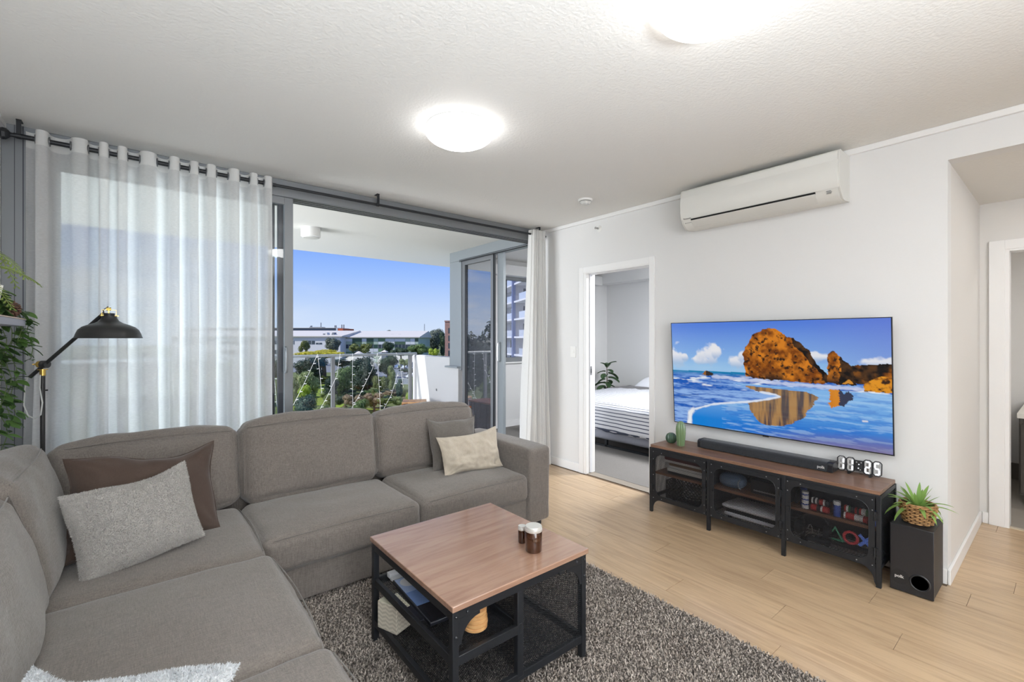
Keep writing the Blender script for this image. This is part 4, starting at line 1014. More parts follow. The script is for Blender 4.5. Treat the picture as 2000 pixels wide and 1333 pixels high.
cb = thing('controller', 'black game controller beside the white and blue chip stack', 'controller', (3.36, 1.135, sh))
obj('body', xf(cushion(.10, .05, .04, .018, .004, 10, 0, 5), Matrix.Translation((3.40, 1.135, sh + .03))), M_blk, cb)
obj('grip', MB().tube([(3.35, 1.135, sh + .05), (3.32, 1.135, sh + .035), (3.30, 1.135, sh + .012)], [.018, .016, .011], 10), M_blk, cb)
obj('grip', MB().tube([(3.44, 1.135, sh + .05), (3.47, 1.135, sh + .035), (3.49, 1.135, sh + .012)], [.018, .016, .011], 10), M_blk, cb)
hp = thing('headphones', 'black over-ear headphones with silver arcs on the lower shelf behind the right door', 'headphones', (3.34, 1.04, bt))
obj('headband', MB().tube([(3.35, 1.045 + .085 * math.cos(a), bt + .06 + .095 * math.sin(a)) for a in [R(k) for k in range(-10, 191, 12)]], .011, 8), M_blk, hp)
for y in (.965, 1.125):
    Mx = Matrix.Translation((3.34, y, bt + .05)) @ Matrix.Rotation(R(90), 4, 'X')
    obj('ear_cup', MB().lathe([(.045, -.02), (.05, -.01), (.05, .012), (.04, .02), (1e-6, .02)], (0, 0, 0), 20, Mx), M_blk2, hp)
obj('silver_arc', MB().tube([(3.288, 1.05 + .012 * math.cos(a), bt + .055 + .04 * math.sin(a)) for a in [R(k) for k in range(20, 215, 15)]], .0028, 6), M_riv, hp, label='thin silver arc')
obj('silver_arc', MB().tube([(3.288, 1.0, bt + .085), (3.288, 1.004, bt + .06), (3.288, 1.012, bt + .02)], .0028, 6), M_riv, hp, label='thin silver line')
gm = thing('gamepad', 'dark gamepad on the mesh bottom in front of the shape light', 'controller', (3.27, 1.0, bt))
obj('body', xf(cushion(.06, .12, .028, .013, .004, 10, 0, 6), Matrix.Translation((3.27, 1.0, bt + .006))), M_blk2, gm)
for dy in (-.05, .05): obj('grip', MB().tube([(3.275, 1.0 + dy, bt + .02), (3.245, 1.0 + dy * 1.15, bt + .016), (3.232, 1.0 + dy * 1.1, bt + .012)], [.016, .014, .010], 10), M_blk2, gm)
for dy in (-.022, .022): obj('thumb_stick', MB().lathe([(.008, 0), (.007, .012), (.010, .015), (.009, .018)], (3.258, 1.0 + dy, bt + .03), 12), M_blk, gm)
sl = thing('shape_light', 'green triangle, red ring and blue cross ornament on the lower shelf', 'ornament', (3.33, .865, bt))
SHX = 3.335
def stroke(p): return MB().tube([(SHX, y + .055, z) for y, z in p], .009, 8)
obj('triangle', MB().tube([(SHX, y + .055, z) for y, z in ((.875, bt + .105), (.835, bt + .03), (.915, bt + .03))], .008, 8, closed=True), mat('triangle_green', C(70, 140, 110), .4, emit=C(70, 150, 110), estr=.12), sl)
obj('ring', MB().tube([(SHX, .850 + .034 * math.cos(a), bt + .066 + .034 * math.sin(a)) for a in [R(k) for k in range(0, 360, 15)]], .008, 8, closed=True), mat('ring_red', C(190, 66, 70), .4, emit=C(190, 60, 64), estr=.12), sl)
obj('cross', stroke([(.752, bt + .10), (.695, bt + .035)]).merge(stroke([(.695, bt + .10), (.752, bt + .035)])), mat('cross_blue', C(96, 128, 210), .4, emit=C(90, 124, 215), estr=.2), sl)
obj('base', MB().box(SHX - .02, SHX + .02, .745, .975, bt, bt + .022), M_blk, sl, .003)
pd = thing('dotted_packet', 'small pink dotted packet at the right edge behind the right door', 'packet', (3.28, .748, bt))
obj('body', MB().box(3.262, 3.272, .733, .748, bt, bt + .085), M_maroon, pd, .001)
dots = MB()
for k in range(6): dots.box(3.2605, 3.2625, .736, .744, bt + .008 + k * .013, bt + .015 + k * .013)
obj('dots', dots, mat('pink_print', C(224, 150, 170), .5), pd, kind='stuff', smooth=0)

# ================================================================== television
def vnoise(shape, cells, seed, stretch=(1, 1)):
    """value noise on a grid"""
    r_ = np.random.RandomState(seed); ny, nx = shape; cx = max(2, int(cells * stretch[0])); cy = max(2, int(cells * ny / nx * stretch[1]))
    g = r_.rand(cy + 2, cx + 2); yy = np.linspace(0, cy, ny); xx = np.linspace(0, cx, nx); y0 = yy.astype(int); x0 = xx.astype(int)
    fy = (yy - y0); fx = (xx - x0); fy = fy * fy * (3 - 2 * fy); fx = fx * fx * (3 - 2 * fx)
    a = g[np.ix_(y0, x0)]; b = g[np.ix_(y0, x0 + 1)]; c = g[np.ix_(y0 + 1, x0)]; d = g[np.ix_(y0 + 1, x0 + 1)]
    return (a * (1 - fx) + b * fx) * (1 - fy)[:, None] + (c * (1 - fx) + d * fx) * fy[:, None]
def fbm(shape, cells, seed, oct=4, stretch=(1, 1)):
    s = np.zeros(shape); a = 1; t = 0
    for k in range(oct): s += a * vnoise(shape, cells * 2 ** k, seed + k, stretch); t += a; a *= .55
    return s / t
def inside(poly, U, V):
    r_ = np.zeros(U.shape, bool); n = len(poly)
    for i in range(n):
        (x1, y1), (x2, y2) = poly[i], poly[(i + 1) % n]
        c = ((y1 > V) != (y2 > V)) & (U < (x2 - x1) * (V - y1) / (y2 - y1 + 1e-12) + x1); r_ ^= c
    return r_
def seascape(nx, ny):
    U, V = np.meshgrid(np.linspace(0, 1, nx), np.linspace(0, 1, ny)); sh_ = U.shape
    S = lambda r, g, b: np.array([lin(r), lin(g), lin(b)])
    mixc = lambda a, b, t: a + (b - a) * np.clip(t, 0, 1)[..., None]
    jx = (fbm(sh_, 60, 5, 2) - .5) * .012; jy = (fbm(sh_, 60, 9, 2) - .5) * .02; Uj, Vj = U + jx, V + jy
    img = mixc(np.broadcast_to(S(84, 128, 222), sh_ + (3,)), S(150, 196, 238), (V - .02) / .42)
    img = mixc(img, S(118, 128, 214), np.clip((U - .62) * 1.1, 0, .6) * (V < .35))
    cl = fbm(sh_, 14, 21, 4)
    for cx, cy, rx, ry in [(.03, .33, .04, .09), (.075, .33, .02, .04), (.19, .36, .05, .05), (.225, .31, .055, .10), (.26, .28, .025, .06), (.37, .36, .04, .06), (.40, .31, .03, .05), (.97, .33, .05, .04), (.73, .30, .05, .03)]:
        m = 1.05 - np.sqrt(((U - cx) / rx) ** 2 + ((V - cy) / ry) ** 2) + (cl - .5) * 2.6
        img = mixc(img, mixc(np.broadcast_to(S(236, 236, 240), sh_ + (3,)), S(168, 190, 222), (V - cy) / ry + .2), np.clip(m * 2.2, 0, .92))
    haze = np.clip(1 - abs(V - .43) / .07, 0, 1) * (U < .42) * fbm(sh_, 10, 33, 3, (1, 4)); img = mixc(img, S(170, 206, 236), haze * .8)
    hz_ = .472 - .035 * U
    st = .6 * fbm(sh_, 8, 44, 4, (1, 10)) + .4 * fbm(sh_, 30, 47, 3, (1, 9)); wet = V > hz_
    sea = mixc(np.broadcast_to(S(24, 132, 178), sh_ + (3,)), S(28, 92, 186), (V - hz_) / .05)
    sea = mixc(sea, S(132, 172, 230), np.clip((st - .46) * 6, 0, 1) * np.clip((V - hz_) / .06, 0, 1))
    sea = mixc(sea, S(150, 186, 238), np.clip((V - .60) / .12, 0, .75) * np.clip(.3 + (st - .4) * 4, 0, 1))
    sea = mixc(sea, S(232, 238, 246), np.clip((fbm(sh_, 16, 52, 3, (1, 5)) - .60) * 7, 0, 1) * np.clip((V - hz_ - .02) / .05, 0, 1) * (V < .62))
    refl = mixc(np.broadcast_to(S(132, 184, 236), sh_ + (3,)), S(20, 128, 216), (V - .62) / .3)
    refl = mixc(refl, S(66, 112, 204), np.clip((V - .80) / .2, 0, 1) * np.clip(U * 1.6 - .3, 0, 1))
    refl = mixc(refl, S(40, 104, 204), np.clip((st - .50) * 5, 0, .35) * (U > .3))
    refl = mixc(refl, S(178, 214, 244), np.clip((fbm(sh_, 12, 61, 4, (1, 9)) - .50) * 4, 0, .42) * (U > .28))
    refl = mixc(refl, S(132, 116, 150), np.clip((V - .86 - .12 * np.clip(1.25 - U * 1.3, 0, 1)) * 6, 0, .85) * np.clip((U - .40) * 4, 0, 1))
    FO = [(-.05, 1.05), (.092, .995), (.101, .887), (.116, .855), (.233, .779), (.298, .756), (.419, .721), (.505, .685), (.57, .648), (.554, .635), (.5, .629), (.35, .56), (-.05, .55)]
    shallow = inside(FO, Uj, Vj) | ((V < .60) & (U < .36)); t = (V < .56)
    img = np.where((wet & (shallow | t))[..., None], sea, np.where(wet[..., None], refl, img))
    def line(pts, wd, col, n=1.0):
        nonlocal img
        dmin = np.full(sh_, 9.0)
        for (x1, y1), (x2, y2) in zip(pts[:-1], pts[1:]):
            dx, dy = (x2 - x1) * 1.74, y2 - y1; L = dx * dx + dy * dy + 1e-12; tt = np.clip((((U - x1) * 1.74) * dx + (V - y1) * dy) / L, 0, 1)
            dmin = np.minimum(dmin, np.hypot((U - x1) * 1.74 - tt * dx, V - y1 - tt * dy))
        img = mixc(img, col, np.clip(1.6 - dmin / wd + (fbm(sh_, 50, 71, 2) - .5) * 1.2, 0, 1) * n)
    line([(.239, .511), (.376, .522), (.534, .530), (.687, .535), (.802, .535), (.908, .535)], .013, S(206, 214, 240), .8)
    # reflections of the rocks in the wet sand
    vs_ = fbm(sh_, 60, 81, 3, (1, .12))
    RE = [(.416, .575), (.419, .732), (.43, .793), (.468, .888), (.501, .911), (.582, .899), (.623, .869), (.674, .798), (.709, .694), (.733, .624), (.69, .590)]
    m = inside(RE, U + (st - .5) * .03, V) & ~inside(FO, Uj, Vj); rc = mixc(np.broadcast_to(S(84, 60, 34), sh_ + (3,)), S(178, 130, 52), (vs_ - .32) * 3.2)
    img = np.where(m[..., None], mixc(img, np.broadcast_to(rc, img.shape), np.full(sh_, .92)), img)
    m = inside([(.775, .56), (.815, .56), (.814, .682), (.778, .699)], U + (st - .5) * .035, V + (vs_ - .5) * .05); img = np.where(m[..., None], mixc(np.broadcast_to(S(200, 110, 30), img.shape), S(226, 150, 50), vs_), img)
    m = inside([(.815, .56), (.872, .57), (.85, .64), (.83, .68), (.814, .68)], U + (st - .5) * .035, V + (vs_ - .5) * .06); img = np.where(m[..., None], S(58, 62, 84), img)
    line([(.092, .995), (.101, .887), (.116, .855)], .020, S(238, 240, 244)); line([(.116, .855), (.233, .779), (.298, .756), (.419, .721), (.505, .685), (.57, .648), (.554, .635), (.48, .622)], .008, S(222, 230, 244))
    line([(0, .742), (.15, .70)], .004, S(60, 90, 150), .6)
    # rocks
    f1 = fbm(sh_, 34, 91, 4); f2 = fbm(sh_, 70, 95, 3); f3 = fbm(sh_, 18, 99, 3, (1, .7))
    orange = mixc(mixc(np.broadcast_to(S(120, 62, 18), sh_ + (3,)), S(214, 128, 34), (f1 - .32) * 3.0), S(48, 30, 20), np.clip((f2 - .56) * 7, 0, 1))
    orange = mixc(orange, S(52, 34, 24), np.clip((V - .40) / .10, 0, 1) * np.clip((f3 - .40) * 5, 0, 1))
    dark = mixc(np.broadcast_to(S(22, 20, 20), sh_ + (3,)), S(86, 56, 30), (f1 - .45) * 3)
    ROCK = [(.412, .492), (.402, .377), (.4, .293), (.422, .209), (.446, .126), (.481, .086), (.52, .062), (.557, .066), (.588, .103), (.613, .142), (.638, .147), (.667, .194), (.7, .25), (.718, .315), (.745, .388), (.776, .45), (.794, .494), (.75, .515), (.687, .512), (.613, .508), (.518, .51), (.457, .502)]
    m = inside(ROCK, Uj, Vj); lit = (V - .10) > (U - .595) * 2.35 + (f3 - .5) * .16
    img = np.where(m[..., None], np.where(lit[..., None], orange, dark), img)
    ROCK2 = [(.767, .49), (.775, .349), (.774, .271), (.792, .245), (.809, .26), (.826, .3), (.852, .343), (.864, .36), (.872, .43), (.878, .51), (.811, .51), (.77, .50)]
    m = inside(ROCK2, Uj, Vj); lit = U < .815 + (f1 - .5) * .04; img = np.where(m[..., None], np.where(lit[..., None], orange, dark), img)
    CL = [(.864, .36), (.91, .347), (.961, .343), (1.01, .332), (1.01, .47), (.95, .49), (.90, .50), (.875, .492)]
    m = inside(CL, Uj, Vj); img = np.where(m[..., None], mixc(orange, dark, (f3 - .40) * 4 + (V < .40) * .5), img)
    CL2 = [(.905, .50), (.93, .455), (.97, .43), (1.01, .42), (1.01, .55), (.948, .546), (.91, .544)]
    m = inside(CL2, Uj, Vj); img = np.where(m[..., None], mixc(np.broadcast_to(S(226, 150, 38), img.shape), orange, (f2 - .42) * 5), img)
    m = inside([(.83, .50), (.85, .465), (.87, .50)], Uj, Vj); img = np.where(m[..., None], S(206, 140, 50), img)
    m = inside([(.172, .503), (.190, .470), (.205, .462), (.222, .468), (.245, .494), (.226, .504)], Uj, Vj); img = np.where(m[..., None], np.where((U < .20)[..., None], S(150, 96, 40), S(54, 44, 40)), img)
    line([(.90, .775), (.915, .775)], .006, S(220, 220, 230))
    return np.clip(img, 0, 1)
tv = thing('television', 'large wall-mounted television showing a rocky beach above the bench', 'television', (3.5, 1.402, 1.1))
NX, NY = 420, 240
pic = seascape(NX, NY)
ys = np.linspace(2.128 - .006, .676 + .006, NX); tt = np.linspace(.006, 1 - .008, NY)
YY, TT = np.meshgrid(ys, tt); XX = 3.45 + .055 * TT; ZZ = 1.523 - .833 * TT
vs = np.stack([XX - .0012 - 3.5, YY - 1.402, ZZ - 1.1], -1).reshape(-1, 3)
ii = np.arange(NX * NY).reshape(NY, NX); q = np.stack([ii[:-1, :-1], ii[1:, :-1], ii[1:, 1:], ii[:-1, 1:]], -1).reshape(-1, 4)
me = fast_mesh('screen', vs, quads=q); at_ = me.color_attributes.new('picture', 'FLOAT_COLOR', 'POINT')
at_.data.foreach_set('color', np.concatenate([pic.reshape(-1, 3), np.ones((NX * NY, 1))], 1).astype(np.float32).ravel())
m = bpy.data.materials.new('lit_screen'); m.use_nodes = True; nt = m.node_tree; b = nt.nodes['Principled BSDF']; b.inputs['Base Color'].default_value = (.004, .004, .004, 1); b.inputs['Roughness'].default_value = .25
a = nt.nodes.new('ShaderNodeAttribute'); a.attribute_name = 'picture'; nt.links.new(a.outputs['Color'], b.inputs['Emission Color']); b.inputs['Emission Strength'].default_value = 0.77; b.inputs['Specular IOR Level'].default_value = .2
me.materials.append(m); o = bpy.data.objects.new('screen', me); COL.objects.link(o); o.parent = tv
Mtv = Matrix.Translation((3.45, 1.402, 1.523)) @ Matrix.Rotation(math.atan2(.055, .833), 4, 'Y').inverted()
Hh = math.hypot(.055, .833)
obj('bezel', xf(MB().box(-.001, .010, -.726, -.721, -Hh, 0).box(-.001, .010, .721, .726, -Hh, 0).box(-.001, .010, -.726, .726, -.004, 0).box(-.001, .010, -.726, .726, -Hh, -Hh + .007), Mtv), M_blk2, tv)
obj('back_shell', xf(MB().box(.0005, .010, -.7255, .7255, -Hh + .0005, -.0005).box(.010, .036, -.55, .55, -Hh + .06, -.30), Mtv), M_blk, tv, .002)
obj('badge', xf(MB().box(-.003, .004, -.02, .02, -Hh - .006, -Hh + .001), Mtv), M_blk, tv)
obj('wall_bracket', MB().box(3.50, 3.5595, 1.2, 1.6, 1.0, 1.35), M_blk, tv)

# ================================================================== on the bench
sb = thing('soundbar', 'long black fabric soundbar on the bench under the television', 'soundbar', (3.45, 1.40, BH))
F_blk = fabric('speaker_cloth', C(44, 46, 50), .25, 600)
pr = [(3.392, BH + .004), (3.392, BH + .052), (3.400, BH + .062), (3.412, BH + .066), (3.492, BH + .066), (3.498, BH + .06), (3.498, BH + .004)]
obj('body', MB().prism(pr, 'y', .990, 1.835), F_blk, sb, .004)
obj('end_cap', MB().prism([(x * 1 if True else x, z) for x, z in pr], 'y', .958, .990), M_blk2, sb, .010, seg=3)
obj('end_cap', MB().prism(pr, 'y', 1.835, 1.862), M_blk2, sb, .010, seg=3)
obj('rubber_foot', MB().box(3.41, 3.48, 1.0, 1.02, BH, BH + .004).box(3.41, 3.48, 1.80, 1.82, BH, BH + .004), M_blk, sb)
M_logo = mat('logo_silver', C(214, 214, 214), .3, .3)
text('lettering', 'polk', .024, M_logo, sb, frame_m((3.3915, 1.045, BH + .022), (0, -1, 0), (0, 0, 1)), bold=.0006)
# LED clock
ck = thing('digital_clock', 'white segment digital clock reading 11:25 at the right end of the bench', 'clock', (3.49, .85, BH))
M_seg = emitter('lit_segment', (0.93, 0.95, 1, 1), 1.15); M_off = mat('unlit_segment', C(176, 176, 174), .4)
Mc = Matrix.Translation((3.492, .848, BH + .012)) @ Matrix.Rotation(R(2), 4, 'Z') @ Matrix.Rotation(R(7), 4, 'Y')
def cy_(y): return -y
DW, DH, ST = .043, .088, .010
def seg_poly(k, ox):
    # segment bar in (a right, z up) digit space
    g = .0012
    w_, h_ = DW - 2 * .006, DH - 2 * .006; x0, z0 = ox + .006, .006
    if k in 'agd':
        z = {'a': z0 + h_ - ST / 2, 'g': z0 + h_ / 2, 'd': z0 + ST / 2}[k]
        return [(x0 + g + .002, z), (x0 + ST * .6 + g, z + ST / 2), (x0 + w_ - ST * .6 - g, z + ST / 2), (x0 + w_ - g - .002, z), (x0 + w_ - ST * .6 - g, z - ST / 2), (x0 + ST * .6 + g, z - ST / 2)]
    x = x0 + ST / 2 if k in 'fe' else x0 + w_ - ST / 2
    za, zb = (z0 + h_ / 2, z0 + h_) if k in 'fb' else (z0, z0 + h_ / 2)
    return [(x, za + g + .002), (x + ST / 2, za + ST * .6 + g), (x + ST / 2, zb - ST * .6 - g), (x, zb - g - .002), (x - ST / 2, zb - ST * .6 - g), (x - ST / 2, za + ST * .6 + g)]
lit = {'1': 'bc', '2': 'abged', '5': 'afgcd'}
offs = [-.1125, -.0655, .0225, .0695]
on, of, body = MB(), MB(), MB()
for dg, ox in zip('1125', offs):
    c_ = .011
    outer = [(ox + c_, 0), (ox + DW - c_, 0), (ox + DW, c_), (ox + DW, DH - c_), (ox + DW - c_, DH), (ox + c_, DH), (ox, DH - c_), (ox, c_)]
    # frame = outline strips round the windows
    for (a, b) in zip(outer, outer[1:] + outer[:1]): body.bar((0, -a[0], a[1]), (0, -b[0], b[1]), .0045, .010, (1, 0, 0))
    for k in 'abcdefg':
        l_ = k in lit[dg]; obj('segment', xf(MB().prism([(-x, z) for x, z in seg_poly(k, ox)], 'x', -.0062, -.003), Mc), M_seg if l_ else M_off, ck, smooth=0, label='lit white digit segment' if l_ else 'unlit grey digit segment')
        body.prism([(-x, z) for x, z in seg_poly(k, ox)], 'x', -.003, .005)
body.box(-.005, .005, -.026, .026, .012, .078)
for x, z in [(-.012, .066), (.012, .066), (0, .054), (-.002, .030), (.008, .022)]:
    obj('dot', MB().lathe([(.0034, 0), (.0034, .002), (1e-6, .002)], (0, 0, 0), 10, Mc @ Matrix.Translation((-.005, -x, z)) @ Matrix.Rotation(R(-90), 4, 'Y')), M_seg if z in (.054, .030) else M_off, ck, smooth=0)
obj('frame', xf(body, Mc), M_blk, ck, smooth=0)
obj('foot', xf(MB().box(-.02, .03, .045, .055, -.012, .004), Matrix.Translation((3.492, .848, BH + .012))), M_blk, ck)
obj('foot', xf(MB().box(-.02, .03, -.065, -.055, -.012, .004), Matrix.Translation((3.492, .848, BH + .012))), M_blk, ck)
# ceramic cacti
M_cac = mat('green_glaze', C(112, 136, 98), .22, coat=.4); M_cacD = mat('dark_green_glaze', C(66, 92, 72), .22, coat=.4)
def rib(n, d): return lambda t: 1 - d * (0.5 + 0.5 * math.cos(n * t)) ** 1.4
t = thing('ceramic_cactus', 'round ribbed green ceramic cactus on the left end of the bench', 'ornament', (3.375, 2.078, BH))
pr = [(1e-6, 0), (.022, 0), (.033, .008), (.0425, .024), (.0447, .040), (.0413, .057), (.031, .073), (.0155, .082), (1e-6, .0836)]
obj('body', MB().lathe(pr, (3.375, 2.078, BH), 84, None, rib(14, .16)), M_cacD, t)
t = thing('ceramic_cactus', 'tall ribbed green ceramic cactus on the left end of the bench', 'ornament', (3.345, 1.975, BH))
pr = [(1e-6, 0), (.027, 0), (.029, .004), (.034, .055), (.038, .10), (.038, .135), (.033, .165), (.025, .182), (.013, .193), (1e-6, .196)]
obj('body', MB().lathe(pr, (3.345, 1.975, BH), 84, None, rib(11, .20)), M_cac, t)

# ================================================================== subwoofer with the basket plant
sw_ = thing('subwoofer', 'black box subwoofer on the floor right of the bench', 'subwoofer', (3.39, .556, 0))
M_sub = mat('black_vinyl', C(36, 36, 38), .5, bump=.1, bscale=500)
obj('cabinet', MB().box(3.262, 3.53, .466, .645, .008, .368), M_sub, sw_, .002)
obj('front_panel', MB().box(3.250, 3.263, .464, .647, .006, .370), M_blk2, sw_, .003)
Mp = Matrix.Translation((3.2495, .520, .080)) @ Matrix.Rotation(R(-90), 4, 'Y')
obj('port_ring', MB().lathe([(.043, -.003), (.045, .001), (.041, .003), (.037, .001), (.034, -.01)], (0, 0, 0), 40, Mp), M_blk2, sw_)
obj('port_tube', MB().lathe([(.0355, .0012), (1e-6, .0012)], (0, 0, 0), 40, Mp), mat('port_black', C(8, 8, 9), .9), sw_)
obj('badge_disc', MB().lathe([(.040, 0), (.040, .0015), (1e-6, .0015)], (0, 0, 0), 40, Matrix.Translation((3.2498, .605, .083)) @ Matrix.Rotation(R(-90), 4, 'Y')), M_blk, sw_)
text('lettering', 'polk', .022, M_logo, sw_, frame_m((3.2478, .626, .079), (0, -1, 0), (0, 0, 1)), bold=.0006)
for x, y in [(3.28, .485), (3.28, .625), (3.5, .485), (3.5, .625)]: obj('foot', MB().cyl((x, y, 0), (x, y, .010), .012, 10), M_blk, sw_)
bp_ = thing('potted_plant', 'green grassy plant in a woven basket on top of the subwoofer', 'plant', (3.365, .548, .371))
M_bask = mat('seagrass', C(172, 134, 88), .7, var=.25, vscale=60, dark=C(120, 86, 50)); M_baskd = mat('basket_dark', C(96, 68, 42), .8)
cx, cy = 3.365, .548
obj('liner', MB().lathe([(.058, 0), (.066, .03), (.072, .075), (.074, .100), (.066, .100), (.06, .085), (1e-6, .085)], (cx, cy, .371), 32), M_baskd, bp_)
rows, cols = 10, 22
wv = None
for r_ in range(rows):
    z = .371 + .007 + r_ * .0102; f = r_ / rows; rad = .061 + .0165 * min(1, f * 1.3) ** .8
    for c_ in range(cols // 2):
        a0 = 2 * PI * (c_ * 2 + (r_ % 2)) / cols; da = 2 * PI * 1.55 / cols
        pts = [(cx + (rad + .0045 * math.sin(PI * k / 4)) * math.cos(a0 + da * (k / 4 - .5)), cy + (rad + .0045 * math.sin(PI * k / 4)) * math.sin(a0 + da * (k / 4 - .5)), z) for k in range(5)]
        obj('weave', MB().tube(pts, [.0030, .0046, .0049, .0046, .0030], 6), M_bask, bp_)
obj('rim', MB().tube([(cx + .076 * math.cos(a), cy + .076 * math.sin(a), .371 + .107) for a in [2 * PI * k / 28 for k in range(28)]], .006, 6, closed=True), M_bask, bp_)
L_gr = leafmat('grass_leaf', C(140, 176, 92), .35, .35)
r2 = random.Random(12)
def blade(L, wd, droop, fold=.25, n=8):
    mb = MB()
    def fn(u, v):
        s = v; a = droop * s; x = L * (math.sin(a) / droop if droop > 1e-3 else s); z = L * ((1 - math.cos(a)) / droop if droop > 1e-3 else 0)
        w_ = wd * (math.sin(PI * min(1, s * .82 + .18)) ** .7) * (1 if s < .98 else .25); y = (u - .5) * w_
        return (x, y, -z + abs(u - .5) * w_ * fold)
    return mb.grid(fn, 3, n)
protos = [obj('leaf', blade(.185, .028, d_), L_gr, bp_, local=True, fix=False) for d_ in (.25, .9, 1.5)]
nleaf = 0
for i in range(34):
    az = i * 2.399 + r2.uniform(-.3, .3); el = R(78 - 68 * (i / 34) ** .8 + r2.uniform(-6, 6)); k = 0 if i < 14 else (1 if i < 26 else 2)
    sc = r2.uniform(.72, 1.02) * (.80 if i < 14 else .95)
    if 3.365 + math.cos(az) * .17 * sc * math.cos(el) > 3.535: sc *= .75
    M = Matrix.Translation((.012 * math.cos(az), .012 * math.sin(az), .085)) @ Matrix.Rotation(az, 4, 'Z') @ Matrix.Rotation(-el, 4, 'Y') @ Matrix.Scale(sc, 4)
    if i in (0, 15, 30): protos[k].matrix_local = M
    else: inst(protos[k], bp_, M)

# ================================================================== air conditioner
ac = thing('air_conditioner', 'white split air conditioner high on the wall above the television', 'air conditioner', (XW, 1.45, 2.27))
AY0, AY1 = .912, 1.985
M_ac = mat('ac_plastic', C(226, 226, 222), .35); M_acs = mat('ac_plastic_side', C(214, 214, 210), .4)
pr = [(3.56, 2.572), (3.372, 2.572), (3.360, 2.560), (3.345, 2.46), (3.346, 2.40), (3.358, 2.352), (3.385, 2.306), (3.425, 2.276), (3.46, 2.268), (3.56, 2.276)]
obj('housing', MB().prism(pr, 'y', AY0 + .012, AY1 - .012), M_ac, ac, .002)
obj('end_panel', MB().prism(pr, 'y', AY0, AY0 + .0118), M_acs, ac, .002); obj('end_panel', MB().prism(pr, 'y', AY1 - .0118, AY1), M_acs, ac, .002)
fp = [(3.3665, 2.562), (3.3405, 2.462), (3.3405, 2.398), (3.3525, 2.352), (3.362, 2.335), (3.366, 2.338), (3.357, 2.354), (3.345, 2.40), (3.345, 2.462), (3.371, 2.560)]
obj('front_panel', MB().prism(fp, 'y', AY0 + .006, AY1 - .006), M_ac, ac, .001)
obj('air_slot', MB().prism([(3.3605, 2.333), (3.3665, 2.321), (3.380, 2.325), (3.372, 2.337)], 'y', AY0 + .135, AY1 - .085), mat('slot_black', C(12, 12, 12), .8), ac)
fpl = [(3.3645, 2.322), (3.385, 2.298), (3.425, 2.2725), (3.428, 2.277), (3.389, 2.303), (3.369, 2.326)]
obj('louvre_flap', MB().prism(fpl, 'y', AY0 + .135, AY1 - .085), M_acs, ac, .001)
M_ink = mat('print_ink', C(70, 70, 72), .5); M_inkl = mat('print_grey', C(150, 150, 150), .5)
uz = Vector((3.3525 - 3.362, 0, 2.352 - 2.335)).normalized()
text('lettering', 'Panasonic', .016, M_ink, ac, frame_m((3.3605, AY1 - .025, 2.3375), (0, -1, 0), uz), bold=.0003)
u2 = Vector((3.358 - 3.385, 0, 2.352 - 2.306)).normalized()
obj('small_print', xf(MB().box(.0, .045, .002, .005, 0, .0004).sphere((-.006, .0035, .0002), .003, 8, 5), frame_m((3.3815, AY1 - .036, 2.3085), (0, -1, 0), u2)), M_inkl, ac, smooth=0)
obj('indicator_print', MB().box(3.366, 3.372, AY0 + .05, AY0 + .075, 2.322, 2.326).box(3.369, 3.375, AY0 + .045, AY0 + .07, 2.315, 2.318).box(3.372, 3.378, AY0 + .05, AY0 + .075, 2.309, 2.312), M_inkl, ac, smooth=0)
# ================================================================== curtains on a black rod
RY, RZ = 3.70, 2.520
rod = thing('curtain_rod', 'long black curtain rod over the balcony doors with round finial at the left', 'curtain rod', (1.4, RY, RZ))
obj('pole', MB().cyl((-.535, RY, RZ), (3.50, RY, RZ), .0105, 14), M_black, rod)
obj('pole_sleeve', MB().cyl((-.535, RY, RZ), (.78, RY, RZ), .0135, 14), M_black, rod)
Mf = Matrix.Translation((-.535, RY, RZ)) @ Matrix.Rotation(R(-90), 4, 'Y')
obj('finial', MB().lathe([(.012, 0), (.012, .012), (.020, .018), (.032, .030), (.034, .042), (.026, .056), (1e-6, .060)], (0, 0, 0), 8, Mf), M_black, rod, smooth=20)
for x in (-.515, 1.56, 3.40):
    b = MB().box(x - .011, x + .011, RY - .012, RY + .045, ZC - .005, ZC).box(x - .010, x + .010, RY - .012, RY - .007, RZ + .005, ZC)
    b.lathe([(.0155, -.010), (.0155, .010)], (0, 0, 0), 14, Matrix.Translation((x, RY, RZ)) @ Matrix.Rotation(R(90), 4, 'Y'))
    obj('bracket', b, M_black, rod, smooth=30)
S_body = sheer('sheer_cotton', (0.96, 0.96, 0.96, 1), .22, .60)
S_head = sheer('sheer_cotton_doubled', (0.93, 0.93, 0.92, 1), .06, .45)
S_thick = sheer('bunched_cotton', (0.93, 0.93, 0.92, 1), .10, .40)
